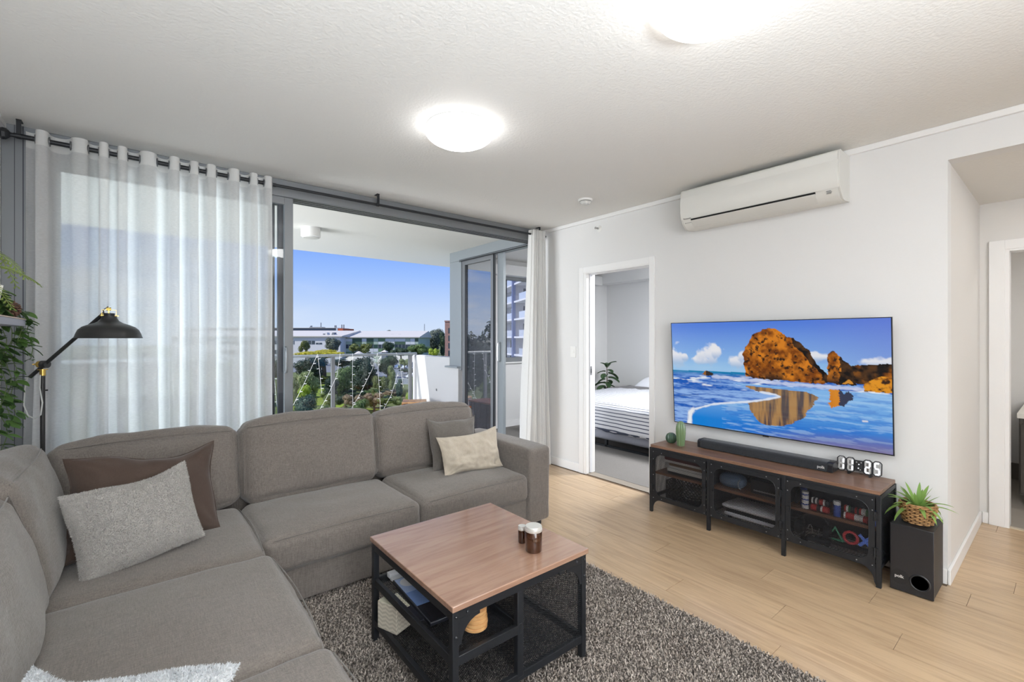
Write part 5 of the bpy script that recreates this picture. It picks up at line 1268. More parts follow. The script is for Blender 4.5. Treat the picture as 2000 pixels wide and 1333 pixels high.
def curtain(name, label, x0, x1, n, amp, seed, ztop=2.566, zbot=.012, flare=(0, 0), mats=None, eyelets=True, cols=420, loop=.014, headh=.085, ampb=None):
    t = thing(name, label, 'curtain', ((x0 + x1) / 2, RY, 0), 0)
    so = Vector((seed * 3.7, seed * 1.9, 0)); ampb = ampb or amp * 1.15
    def phase(s): return 2 * PI * n * (s + .020 * noise.noise(Vector((s * 7, seed, 0))) + .012 * math.sin(2 * PI * 3 * s + seed))
    def pt(s, z):
        h = (z - zbot) / (ztop - zbot); p = phase(s); k = 1 - h
        A = (amp * h + ampb * k) * (1 + .45 * noise.noise(Vector((s * 9 + seed, k * 1.3, 2))))
        y = RY + A * math.sin(p) + .018 * k * noise.noise(Vector((s * 16, z * 1.1, seed))) + .006 * math.sin(2.7 * p + seed) * k
        x = x0 + (x1 - x0) * s - loop * math.sin(2 * p) * (.6 + .4 * k) + .02 * k * noise.noise(Vector((s * 6, z * .8, seed + 5)))
        x += flare[0] * k * (1 - s) + flare[1] * k * s
        return (x, y, z)
    zh = ztop - headh
    hz = lambda s: .006 * math.sin(phase(s) * 1.0 + 1)
    obj('cloth', MB().grid(lambda u, v: pt(u, zbot + (zh - zbot) * v), cols, 30), mats[0], t, fix=False)
    obj('header_band', MB().grid(lambda u, v: pt(u, zh - .004 + (ztop - zh + .004) * v), cols, 6), mats[1], t, fix=False)
    obj('hem', MB().grid(lambda u, v: tuple(Vector(pt(u, zbot + .09 * v)) + Vector((0, -.002, 0))), cols, 3), mats[1], t, fix=False)
    if eyelets:
        ring = None; s = .004; last = math.floor(phase(s) / PI); k = 0
        while s < .998:
            s += .0008; q = math.floor(phase(s) / PI)
            if q != last:
                last = q; x, y, z = pt(s, RZ)
                M = Matrix.Translation((x - t.location.x, 0, RZ)) 
                if ring is None:
                    ring = obj('eyelet', MB().tube([(0, .023 * math.cos(a), .023 * math.sin(a)) for a in [2 * PI * j / 20 for j in range(20)]], .0045, 6, closed=True), mat('eyelet_grey', C(120, 122, 126), .35, .7), t, local=True)
                    ring.matrix_local = M
                else: inst(ring, t, M)
    return t
curtain('sheer_curtain', 'long sheer white eyelet curtain covering the left glass doors', -.485, .765, 11.0, .048, 1, mats=[S_body, S_head])
curtain('sheer_curtain', 'bunched white curtain gathered at the right end of the balcony opening', 3.275, 3.475, 7.5, .042, 4, mats=[S_thick, S_head], flare=(-.10, .055), loop=.006, cols=320, eyelets=False, ampb=.075)

# ================================================================== floor lamp by the curtain
fl_ = thing('floor_lamp', 'black metal floor lamp with brass joint standing behind the sofa corner', 'floor lamp', (-.402, 3.52, 0))
M_lampb = mat('lamp_black', C(48, 48, 48), .38, .3); M_brass = mat('brass', C(206, 172, 92), .28, 1.0); M_cord = mat('pale_cord', C(196, 198, 196), .5)
LX, LY = -.402, 3.52
obj('base', MB().lathe([(.095, 0), (.095, .016), (.088, .022), (1e-6, .022)], (LX, LY, 0), 36), M_lampb, fl_)
obj('pole', MB().cyl((LX, LY, .02), (LX, LY, 1.20), .0105, 14), M_lampb, fl_)
J = Vector((LX, LY, 1.256)); T = Vector((-.150, 3.405, 1.535)); Lo = Vector((-.461, 3.545, 1.188))
obj('collar', MB().cyl((LX, LY, 1.195), (LX, LY, 1.226), .0125, 14).lathe([(.022, 1.226), (.022, 1.230)], (LX, LY, 0), 16), M_brass, fl_)
jd = Vector((.632, .775, 0)); jr = Vector((.775, -.632, 0))
obj('joint', MB().cyl(J - jr * .004, J + jr * .026, .020, 16), M_lampb, fl_)
obj('thumb_screw', MB().cyl(J - jr * .022, J - jr * .002, .018, 16).cyl(J - jr * .05, J - jr * .022, .0045, 8).box(J.x - .05 * jr.x - .004, J.x - .05 * jr.x + .004, J.y - .05 * jr.y - .012, J.y - .05 * jr.y + .012, J.z - .002, J.z + .002), M_brass, fl_)
obj('arm', MB().cyl(Lo + jr * .012, T, .0095, 12), M_lampb, fl_)
sx_, sy_ = -.126, 3.365
pr = [(.1445, 1.397), (.146, 1.399), (.1425, 1.404), (.138, 1.420), (.129, 1.442), (.112, 1.459), (.086, 1.471), (.060, 1.481), (.042, 1.493), (.034, 1.508), (.032, 1.520), (.0305, 1.520), (.040, 1.492), (.084, 1.468), (.127, 1.440), (.1415, 1.402), (.1445, 1.397)]
obj('lamp_shade', MB().lathe(pr, (sx_, sy_, 0), 48), M_lampb, fl_)
obj('socket', MB().cyl((sx_, sy_, 1.50), (sx_, sy_, 1.535), .024, 20), M_black, fl_)
obj('bulb', MB().sphere((sx_, sy_, 1.455), .03, 16, 10), M_white, fl_)
obj('fork', MB().box(sx_ - .034, sx_ + .040, sy_ - .004, sy_ + .004, 1.519, 1.523).bar((sx_ - .002, sy_, 1.522), (sx_ - .002, sy_, 1.566), .012, .006).bar((sx_ - .036, sy_ + .006, 1.52), tuple(T), .010, .006).cyl((sx_ - .012, sy_, 1.558), (sx_ + .008, sy_, 1.558), .009, 10), M_brass, fl_)
obj('wire_guard', MB().tube([(sx_ + .03, sy_ - .02, 1.52), (sx_ + .03, sy_ - .02, 1.552), (sx_ - .03, sy_ - .02, 1.552), (sx_ - .03, sy_ - .02, 1.52)], .0012, 5), M_brass, fl_)
obj('cord', MB().tube([tuple(Lo + Vector((0, -.01, 0))), (-.470, 3.53, 1.12), (-.472, 3.52, 1.04), (-.455, 3.51, .985), (-.430, 3.505, .968), (-.408, 3.505, .985), (-.402, 3.508, 1.05), (-.412, 3.508, 1.13), (-.41, 3.508, 1.20)], .0035, 8), M_cord, fl_)
obj('cable', MB().tube([tuple(T), (sx_ - .025, sy_ + .01, 1.552), (sx_ - .006, sy_, 1.572), (sx_, sy_, 1.535)], .0028, 6), M_black, fl_)
obj('switch', MB().cyl((LX + .010, LY, 1.115), (LX + .020, LY, 1.115), .004, 8), M_black, fl_)

# ================================================================== wall shelf with trailing plants at the far left
SH0, SH1, SHZ = 1.95, 3.17, 1.490
sf = thing('wall_shelf', 'pale wall shelf at the left edge of the picture', 'shelf', (-.51, 2.56, 1.455))
M_shelf = mat('shelf_grey', C(170, 172, 184), .5); W_sft = mat('shelf_top', C(206, 186, 172), .5)
obj('board', MB().box(XL, -.42, SH0, SH1, SHZ - .036, SHZ - .005), M_shelf, sf, .002)
obj('top_lip', MB().box(XL, -.418, SH0, SH1, SHZ - .005, SHZ), W_sft, sf)
iv = thing('trailing_ivy', 'trailing green artificial ivy hanging from the end of the wall shelf', 'plant', (-.50, 2.86, SHZ))
M_pot = mat('white_pot', C(220, 218, 214), .4); M_stem = mat('ivy_stem', C(92, 112, 62), .6)
obj('pot', MB().lathe([(.045, 0), (.058, .10), (.052, .10), (.05, .09), (1e-6, .09)], (-.50, 2.52, SHZ + .001), 28), M_pot, iv)
L_ivy = leafmat('ivy_leaf', C(84, 118, 58), .35, .25); L_ivy2 = leafmat('ivy_leaf_dark', C(56, 84, 44), .35, .2)
def ivy_leaf(L, W_):
    def fn(u, v):
        w_ = W_ * math.sin(PI * min(1, v * .93 + .04)) ** .75 * (1 - .25 * v); y = (u - .5) * w_
        return (L * v, y, abs(u - .5) * W_ * .22 - .22 * L * v * v)
    return MB().grid(fn, 5, 7)
lp = [obj('leaf', ivy_leaf(.060, .034), L_ivy, iv, local=True, fix=False), obj('leaf', ivy_leaf(.052, .030), L_ivy2, iv, local=True, fix=False)]
r3 = random.Random(5); cnt = 0
org = Vector((-.50, 2.86, SHZ))
for v_ in range(11):
    y0 = 3.185 + .012 * (v_ % 4) + r3.uniform(-.004, .01)
    drop = r3.uniform(.30, .62) if v_ < 8 else r3.uniform(.05, .22)
    if v_ in (2, 5): drop = .66
    xf_ = -.575 + .0165 * v_ + r3.uniform(-.01, .01); pts = [(-.50, 2.52 + .02 * v_, SHZ + .10), (-.47, (2.6 + y0) / 2, SHZ + .075 + r3.uniform(0, .03)), (-.47, 2.95, SHZ + .035), (xf_ - .01, 3.15, SHZ + .03), (xf_, y0, SHZ - .01)]
    nseg = int(drop / .045)
    for k in range(1, nseg + 1): pts.append((xf_ + .012 * math.sin(k * 1.3 + v_), y0 + .015 * math.sin(k * .9 + v_ * 2), SHZ - .01 - .045 * k))
    obj('stem', MB().tube(pts, .0016, 5), M_stem, iv)
    for k, p in enumerate(pts[1:]):
        for j in range(2):
            src = lp[(cnt + v_) % 2]; az = r3.uniform(-2.2, 1.0); pi = r3.uniform(-.2, .7)
            off = Vector((0, 0, r3.uniform(-.02, .02)))
            M = Matrix.Translation(Vector(p) - org + off) @ Matrix.Rotation(az, 4, 'Z') @ Matrix.Rotation(pi, 4, 'Y') @ Matrix.Rotation(r3.uniform(-.5, .5), 4, 'X') @ Matrix.Scale(r3.uniform(.75, 1.1), 4)
            if cnt < 2: lp[(cnt + v_) % 2].matrix_local = M
            elif cnt < 299: inst(src, iv, M)
            cnt += 1
pn = thing('pine_cone', 'brown pine cone on the wall shelf among the ivy', 'pine cone', (-.452, 3.035, SHZ))
M_cone = mat('pine_brown', C(112, 82, 68), .7, var=.3, vscale=50)
obj('core', MB().sphere((-.452, 3.035, SHZ + .040), .024, 12, 8), M_cone, pn)
scl = None
for k in range(60):
    z = 1 - 2 * (k + .5) / 60; rr = math.sqrt(1 - z * z); a = k * 2.39996
    nrm = Vector((rr * math.cos(a), rr * math.sin(a), z)); M = Matrix.Translation(nrm * .024 + Vector((0, 0, .040))) @ nrm.to_track_quat('Z', 'Y').to_matrix().to_4x4() @ Matrix.Rotation(.6, 4, 'X')
    if scl is None:
        scl = obj('scale', MB().lathe([(.002, 0), (.008, .008), (.010, .014), (.004, .018)], (0, 0, 0), 6, Matrix.Diagonal((1, .4, 1, 1))), M_cone, pn, local=True); scl.matrix_local = M
    else: inst(scl, pn, M)
pf = thing('picture_frame', 'small white picture frame cut by the left edge of the picture on the shelf', 'picture frame', (-.48, 2.90, SHZ))
Mq = Matrix.Translation((-.49, 2.83, SHZ + .001)) @ Matrix.Rotation(R(-58), 4, 'Z') @ Matrix.Rotation(R(-10), 4, 'X')
obj('frame', xf(MB().box(-.05, .05, 0, .012, 0, .012).box(-.05, .05, 0, .012, .118, .13).box(-.05, -.038, 0, .012, .012, .118).box(.038, .05, 0, .012, .012, .118), Mq), M_white, pf, .001)
obj('print', xf(MB().box(-.038, .038, .006, .010, .012, .118), Mq), M_off, pf)
fe = thing('fern', 'pale green fern frond reaching in at the left edge above the ivy', 'plant', (-.50, 2.30, SHZ))
obj('pot', MB().lathe([(.05, 0), (.065, .13), (.058, .13), (.055, .11), (1e-6, .11)], (-.50, 2.30, SHZ + .001), 28), M_pot, fe)
L_fern = leafmat('fern_leaf', C(150, 172, 96), .25, .4)
for i, (az, el, L) in enumerate([(80, 55, .92), (86, 42, .50), (74, 34, .45), (60, 60, .6), (110, 60, .6), (95, 70, .6), (-60, 55, .5), (-100, 60, .5), (20, 50, .35)]):
    a = R(az); e_ = R(el); mb = MB(); pts = []
    for k in range(26):
        s = k / 25; hor = L * math.cos(e_) * s * 1.05; up = L * math.sin(e_) * s * .78 - L * .62 * s * s
        pts.append(Vector((-.50 + hor * math.cos(a), 2.30 + hor * math.sin(a), SHZ + .11 + up)))
    pts = [Vector((max(p.x, XL + .02), p.y, p.z)) for p in pts]
    mb.tube(pts, .0016, 5)
    for k in range(4, 26):
        d_ = (pts[min(k + 1, 25)] - pts[k - 1]).normalized(); sd_ = d_.cross(Vector((0, 0, 1))).normalized(); w_ = .030 * math.sin(PI * min(1, .12 + .88 * (1 - k / 26)))
        for s_ in (-1, 1):
            tip = pts[k] + (sd_ * s_ + d_ * .6).normalized() * w_ - Vector((0, 0, w_ * .15)); b0 = pts[k]; q = d_ * .006
            mb.add([b0 - q, (b0 + tip) / 2 - q * .8, tip, (b0 + tip) / 2 + q * 1.2], [(0, 1, 2, 3)])
    obj('frond', mb, L_fern, fe, smooth=0, fix=False)

# ================================================================== balcony things
bal = thing('balustrade', 'glass balcony balustrade with pale metal top rail and posts', 'balustrade', (.4, 6.70, 0))
BYY = 6.70
obj('top_rail', MB().prism([(BYY - .030 + .0, 1.125), (BYY + .030, 1.125), (BYY + .034, 1.150), (BYY + .02, 1.163), (BYY - .02, 1.163), (BYY - .034, 1.150)], 'x', -3.0, 3.47), M_aluL, bal, .004)
posts = [-2.68, -1.47, -.262, .946, 2.154, 3.362]
for x in posts:
    obj('post', MB().box(x - .025, x + .025, BYY - .022, BYY + .022, -.012, 1.125), M_alu, bal, .003)
obj('bottom_rail', MB().box(-3.0, 3.45, BYY - .015, BYY + .015, .06, .09), M_alu, bal, .002)
for a, b in zip(posts[:-1], posts[1:]): obj('glass_panel', MB().box(a + .03, b - .03, BYY - .003, BYY + .003, .09, 1.125), G_clear, bal, smooth=0)
fa = thing('fairy_lights', 'string of white fairy lights draped over the glass balustrade', 'string lights', (2.2, 6.66, 1.17))
M_fw = mat('fairy_white', C(236, 238, 240), .4)
strs = [[(1.355, 1.17), (1.375, 1.02), (1.40, .70), (1.425, .40), (1.45, .22)], [(1.425, .18), (1.62, .50), (1.78, .82), (1.93, 1.17)], [(1.93, 1.17), (1.965, .90), (1.985, .62)],
        [(1.86, .22), (2.05, .55), (2.20, .86), (2.24, 1.17)], [(2.42, 1.17), (2.42, .8), (2.425, .4), (2.43, .18)], [(2.30, .20), (2.52, .55), (2.72, .92), (2.80, 1.17)],
        [(2.80, 1.17), (2.82, .8), (2.84, .42), (2.845, .2)], [(2.86, .24), (3.02, .52), (3.14, .86)], [(3.10, 1.17), (3.18, .92), (3.22, .62)], [(.5, .2), (.8, .7), (1.0, 1.17)], [(1.0, 1.17), (1.03, .6), (1.05, .2)], [(-.3, .2), (0, .7), (.3, 1.17)], [(.3, 1.17), (.32, .6), (.34, .2)]]
cab = MB(); bul = MB()
for s in strs:
    pts = [(x, 6.655 + .008 * math.sin(9 * z), z) for x, z in s]; cab.tube(pts, .0022, 5)
    for a, b in zip(pts[:-1], pts[1:]):
        n = max(1, int((Vector(b) - Vector(a)).length / .095))
        for k in range(n):
            p = Vector(a).lerp(Vector(b), (k + .5) / n); sg = rnd.choice((-1, 1)); bul.cyl(p, p + Vector((sg * .032, -.004, rnd.uniform(-.006, .014))), .0050, 6)
obj('cable', cab, M_fw, fa); obj('bulbs', bul, M_fw, fa, kind='stuff')
W_teak = wood('teak', C(176, 104, 58), C(128, 70, 38), 3, (2, 2, 12), .5, .05, .05); W_teakt = wood('teak_top', C(206, 160, 112), C(176, 124, 80), 3, (2, 9, 2), .5, .05, .05)
W_dk = wood('dark_slat_shaded_panel', C(88, 54, 42), C(60, 36, 30), 3, (2, 2, 10), .5, .05, .05)
st_ = thing('wooden_stool', 'square orange timber stool on the balcony beside the white parapet', 'stool', (3.12, 6.08, -.012), R(-30))
for k in range(4): obj('top_slat', MB().box(-.17 + .085 * k + .001, -.17 + .085 * (k + 1) - .001, -.15, .15, .470, .492), W_teakt, st_, .002, local=True)
obj('side_panel', MB().box(-.17, -.15, -.15, .15, 0, .469), W_teak, st_, .002, local=True); obj('side_panel', MB().box(.15, .17, -.15, .15, 0, .469), W_teak, st_, .002, local=True)
obj('front_panel', MB().box(-.149, .149, -.15, -.13, 0.1, .469), W_dk, st_, .002, local=True); obj('back_panel', MB().box(-.149, .149, .13, .15, .1, .469), W_dk, st_, .002, local=True)  # darker wood puts the shade of these faces into their colour
be = thing('slatted_bench', 'low dark slatted timber bench on the balcony by the wing door', 'bench', (3.19, 5.20, -.012))
for k in range(5): obj('top_slat', MB().box(3.02 + .066 * k, 3.02 + .066 * k + .058, 4.93, 5.47, .492, .512), W_teak, be, .002)
for k in range(7): obj('side_slat', MB().box(3.335, 3.35, 4.95 + .072 * k, 4.95 + .072 * k + .058, .06, .49), W_dk, be, .002)
for k in range(7): obj('side_slat', MB().box(3.03, 3.045, 4.95 + .072 * k, 4.95 + .072 * k + .058, .06, .49), W_dk, be, .002)
for x in (3.05, 3.31):
    for y in (4.945, 5.435): obj('leg', MB().box(x - .02, x + .02, y - .01, y + .03, -.012, .491), W_dk, be, .002)
obj('rail', MB().box(3.05, 3.33, 4.95, 4.97, .40, .47).box(3.05, 3.33, 5.44, 5.46, .40, .47), W_dk, be, .002)
bpnt = thing('balcony_plant', 'dark leafy pot plant on the balcony at the edge of the open door', 'plant', (1.16, 5.1, -.012))
obj('pot', MB().lathe([(.11, 0), (.15, .26), (.135, .26), (.13, .24), (1e-6, .24)], (1.16, 5.1, -.012), 28), mat('grey_pot', C(120, 118, 114), .6), bpnt)
L_dk = leafmat('balcony_leaf', C(70, 92, 40), .35, .25)
obj('stem', MB().tube([(1.16, 5.1, .22), (1.165, 5.1, .36), (1.17, 5.09, .50)], .006, 6), M_stem, bpnt)
lf0 = None
for k in range(34):
    a = k * 2.4; zz = .24 + .25 * (k / 34); el = R(15 + 40 * k / 34)
    M = Matrix.Translation((.01 * math.cos(a), .01 * math.sin(a), zz)) @ Matrix.Rotation(a, 4, 'Z') @ Matrix.Rotation(-el, 4, 'Y') @ Matrix.Scale(rnd.uniform(1.6, 2.5), 4)
    if lf0 is None: lf0 = obj('leaf', ivy_leaf(.060, .034), L_dk, bpnt, local=True, fix=False); lf0.matrix_local = M
    else: inst(lf0, bpnt, M)

# ================================================================== bedroom furniture
bed = thing('bed', 'low black-framed bed with striped quilt seen through the doorway', 'bed', (5.7, 3.75, .006))
fz = .008
obj('side_rail', MB().box(4.62, 4.65, 2.75, 4.78, fz, .032), M_black, bed)
for y in (2.76, 3.77, 4.76):
    for x in (4.635, 6.74): obj('leg', MB().box(x - .015, x + .015, y - .015, y + .015, fz, .10), M_black, bed)
obj('end_rail', MB().box(4.65, 6.75, 4.75, 4.78, .07, .10), M_black, bed); obj('end_rail', MB().box(4.65, 6.75, 2.75, 2.78, .07, .10), M_black, bed)
obj('headboard', MB().box(6.76, 6.80, 2.72, 4.80, .05, .52), mat('headboard_black', C(34, 35, 38), .6), bed, .004)
F_sheet = fabric('grey_sheet', C(150, 152, 162), .08, 800, .1, .1)
obj('mattress', xf(cushion(2.16, 2.0, .32, .06, .01, 14, .003, 41), Matrix.Translation((5.66, 3.765, .10))), F_sheet, bed)
M_q = bpy.data.materials.new('striped_quilt'); M_q.use_nodes = True; nt = M_q.node_tree; b = nt.nodes['Principled BSDF']; b.inputs['Roughness'].default_value = .9; b.inputs['Specular IOR Level'].default_value = .1
tc = nt.nodes.new('ShaderNodeTexCoord'); sx = nt.nodes.new('ShaderNodeSeparateXYZ'); nt.links.new(tc.outputs['Object'], sx.inputs[0])
uu = mth('ADD', sx.outputs['X'], sx.outputs['Z']); sw = mth('PINGPONG', mth('MULTIPLY', uu, 23.0), .5)
mx = nt.nodes.new('ShaderNodeMix'); mx.data_type = 'RGBA'; nt.links.new(mth('LESS_THAN', sw, .13), mx.inputs[0]); mx.inputs[6].default_value = C(226, 227, 232); mx.inputs[7].default_value = C(92, 98, 116); nt.links.new(mx.outputs[2], b.inputs['Base Color'])
qb = cushion(2.0, 2.10, .36, .07, .04, 46, .008, 42)
qb.v = [(x, y, z + (.10 * (x + .97) if z < .1 else 0) + .016 * noise.noise(Vector((y * 7, 0, 3))) * (1 if z < .15 else 0)) for x, y, z in qb.v]
obj('quilt', xf(qb, Matrix.Translation((5.50, 3.77, .215))), M_q, bed)
obj('blanket', xf(cushion(.55, 2.02, .06, .03, .02, 18, .01, 43), Matrix.Translation((6.20, 3.77, .53))), mat('grey_blanket', C(120, 118, 120), .9), bed)
t = thing('pillow', 'plump white bed pillow at the head of the striped bed', 'pillow', (6.55, 4.32, .62)); t.rotation_euler = (R(68), 0, R(90))
obj('cover', pillow(.66, .44, .20, 24, 44, .05, .012), fabric('white_cotton', C(228, 230, 236), .04, 800, .1, .05), t, local=True)
ns = thing('nightstand', 'dark nightstand between the bedroom plant and the bed', 'nightstand', (6.66, 5.08, .006))
obj('cabinet', MB().box(6.46, 6.87, 4.86, 5.28, .05, .475), M_blk, ns, .004); obj('top', MB().box(6.45, 6.88, 4.85, 5.29, .475, .492), M_blk2, ns, .002)
for x in (6.49, 6.84):
    for y in (4.89, 5.25): obj('leg', MB().box(x - .015, x + .015, y - .015, y + .015, .006, .05), M_blk, ns)
obj('drawer', MB().box(6.452, 6.462, 4.88, 5.26, .26, .45), M_blk2, ns, .002)
hk = thing('folded_cloth', 'small white folded thing on the nightstand', 'cloth', (6.6, 4.93, .492))
obj('cloth', xf(cushion(.16, .22, .05, .02, .01, 10, .006, 45), Matrix.Translation((6.60, 4.95, .493))), MATS.get('white_plastic'), hk)
pt_ = thing('fiddle_leaf_fig', 'dark green big-leaved pot plant in the bedroom corner', 'plant', (6.30, 5.12, .006))
obj('pot', MB().lathe([(.09, 0), (.12, .22), (.11, .22), (.105, .2), (1e-6, .2)], (6.30, 5.12, .007), 24), M_pot, pt_)
obj('stem', MB().tube([(6.30, 5.12, .2), (6.305, 5.115, .5), (6.30, 5.12, .90)], [.012, .009, .005], 8), mat('bark_brown', C(84, 66, 50), .8), pt_)
L_fig = leafmat('fig_leaf', C(62, 88, 56), .3, .15)
def fig_leaf():
    def fn(u, v):
        w_ = .13 * math.sin(PI * min(1, v * .9 + .06)) ** .6 * (.62 + .5 * v); y = (u - .5) * w_
        return (.17 * v + .02, y, abs(u - .5) * .05 - .10 * v * v)
    return MB().grid(fn, 7, 9)
lf0 = None
for k in range(24):
    a = k * 2.4 + .4; zz = .30 + .60 * k / 23; el = R(-8 + (60 if k > 20 else 12) + rnd.uniform(-8, 12))
    M = Matrix.Translation((.01 * math.cos(a), .01 * math.sin(a), zz)) @ Matrix.Rotation(a, 4, 'Z') @ Matrix.Rotation(-el, 4, 'Y') @ Matrix.Scale(rnd.uniform(.8, 1.15) * (.85 if k > 18 else 1), 4)
    if lf0 is None: lf0 = obj('leaf', fig_leaf(), L_fig, pt_, local=True, fix=False); lf0.matrix_local = M
    else: inst(lf0, pt_, M)
# ================================================================== the view beyond the balcony
GZ = -10.0
VD = Vector((math.sin(R(39.2)), math.cos(R(39.2)), 0)); RD = Vector((math.cos(R(39.2)), -math.sin(R(39.2)), 0))
def site(u, d, z=GZ):
    """a place out there: bearing u (as read off the photo), distance d along the viewing axis, height z"""
    p = VD * d + RD * ((u - 1000) / 894 * d); return Vector((p.x, p.y, z))
def hz(v, d): return 1.40 + (660 - v) / 894 * d
M_lawn = mat('sunny_lawn', C(132, 148, 48), .95, var=.25, vscale=.25, detail=6, bump=.3, bscale=3)
M_grd = mat('ground_scrub', C(104, 112, 62), .95, var=.35, vscale=.12, detail=6)
struct('floor_ground', MB().box(-700, 900, 20, 900, GZ - 1, GZ), M_grd)
def patch(name, pts, h, m, label, cat='ground'):
    c = sum((Vector((p.x, p.y, 0)) for p in pts), Vector()) / len(pts)
    o = obj(name, MB().prism([(p.x, p.y) for p in pts], 'z', GZ + .005, GZ + h), m, None, smooth=0); o['kind'] = 'structure'; return o
patch('floor_lawn', [site(540, 76), site(560, 105), site(640, 112), site(660, 84), site(700, 66), site(860, 64), site(860, 52), site(540, 50)], .05, M_lawn, '')
patch('floor_lawn.001', [site(695, 58), site(700, 74), site(760, 72), site(870, 84), site(900, 60)], .08, M_lawn, '')
M_asph = mat('car_park_asphalt', C(128, 130, 136), .9, var=.1, vscale=.3)
M_conc = mat('pale_concrete', C(214, 208, 198), .9)
patch('floor_car_park', [site(735, 112), site(900, 112), site(900, 205), site(700, 205)], .05, M_asph, '')
patch('floor_path', [site(612, 124), site(640, 122), site(643, 134), site(617, 136)], .06, M_conc, '')
patch('floor_road', [site(560, 150), site(735, 150), site(735, 205), site(560, 205)], .06, M_asph, '')

# ---- foliage: crowns of separate leaves round a darker core, four shapes of crown shared by all trees
def crown_mesh(name, blobs, n, leaf, seed):
    rs = np.random.RandomState(seed); V_, Q_ = [], []
    vol = np.array([b[3] ** 2 for b in blobs]); pick = rs.choice(len(blobs), n, p=vol / vol.sum()); B = np.array([b[:4] for b in blobs])[pick]
    d = rs.normal(0, 1, (n, 3)); d /= np.linalg.norm(d, axis=1)[:, None]; rad = B[:, 3:4] * (.72 + .34 * rs.rand(n, 1) ** .7)
    c = B[:, :3] + d * rad * np.array([1, 1, .85])
    nn = d + rs.normal(0, .55, (n, 3)) + np.array([0, 0, .35]); nn /= np.linalg.norm(nn, axis=1)[:, None]
    t = np.cross(nn, rs.normal(0, 1, (n, 3))); t /= np.linalg.norm(t, axis=1)[:, None]; b = np.cross(nn, t); s = leaf * (.6 + .8 * rs.rand(n, 1))
    vs = np.stack([c - t * s, c - b * s * .55, c + t * s, c + b * s * .55], 1).reshape(-1, 3); qs = np.arange(n * 4).reshape(-1, 4)
    cv, cq = [], []
    for (bx, by, bz, br) in [b[:4] for b in blobs]:
        base = len(cv) + n * 4
        for i in range(7):
            th = PI * (i + .5) / 7
            for k in range(10):
                ph = 2 * PI * k / 10; rr = br * .74 * (1 + .12 * math.sin(3 * ph + i))
                cv.append((bx + rr * math.sin(th) * math.cos(ph), by + rr * math.sin(th) * math.sin(ph), bz + rr * .85 * math.cos(th)))
        for i in range(6):
            for k in range(10): cq.append((base + i * 10 + k, base + i * 10 + (k + 1) % 10, base + (i + 1) * 10 + (k + 1) % 10, base + (i + 1) * 10 + k))
    me = fast_mesh(name, np.concatenate([vs, np.array(cv)]), quads=np.concatenate([qs, np.array(cq)])); me.materials.append(None); return me
def blobs(seed, n, spread, rlo, rhi, tall=1.0):
    r_ = random.Random(seed); out = []
    for k in range(n):
        a = r_.uniform(0, 2 * PI); q = spread * math.sqrt(r_.random()); z = r_.uniform(-.55, .6) * tall
        out.append((q * math.cos(a), q * math.sin(a), z, r_.uniform(rlo, rhi)))
    return out
CROWN = {'round': crown_mesh('crown_round', blobs(1, 9, .5, .36, .55), 3600, .055, 1), 'loose': crown_mesh('crown_loose', blobs(2, 13, .72, .20, .34), 3000, .05, 2),
         'flat': crown_mesh('crown_flat', blobs(3, 11, .72, .26, .40, .55), 3200, .05, 3), 'tall': crown_mesh('crown_tall', blobs(4, 10, .36, .28, .42, 1.25), 3000, .06, 4)}
LM = {}
def lm(key, c): 
    if key not in LM: LM[key] = leafmat('foliage_' + key, c, .45, .30)
    return LM[key]
FC = dict(dark=C(74, 95, 67), deep=C(56, 77, 60), olive=C(121, 131, 70), mid=C(107, 131, 74), gum=C(149, 161, 107), yellow=C(198, 191, 51), lime=C(173, 194, 70), teal=C(77, 105, 91), dry=C(170, 149, 121), grey=C(107, 117, 102), cream=C(208, 208, 163))
M_bark = mat('tree_bark', C(96, 84, 72), .9)
def tree(name, label, u, d, vt, vb, wpx, kind, col, cat='tree', trunk=True, seed=0, group='trees and shrubs beyond the balcony', ydepth=1.0):
    zt, zb = hz(vt, d), max(GZ + .1, hz(vb, d)); rx = wpx / 894 * d / 2 * 1.18; rz = max(.3, (zt - zb) / 2 * 1.12); c = site(u, d, (zt + zb) / 2)
    t = thing(name, label, cat, (c.x, c.y, GZ), 0, group)
    me = CROWN[kind]; o = bpy.data.objects.new('crown', me); COL.objects.link(o); o.parent = t; o.location = (0, 0, (zt + zb) / 2 - GZ)
    o.scale = (rx, rx * ydepth, rz); o.rotation_euler = (0, 0, seed * 1.3 + u * .05); o.material_slots[0].link = 'OBJECT'; o.material_slots[0].material = lm(col, FC[col])
    o['kind'] = 'stuff'
    if trunk:
        obj('trunk', MB().tube([(c.x, c.y, GZ - .1), (c.x + .1, c.y, (GZ + zb) / 2), (c.x, c.y, (zt + zb) / 2)], [rx * .09 + .08, rx * .07 + .05, rx * .04 + .03], 7), M_bark, t)
    return t
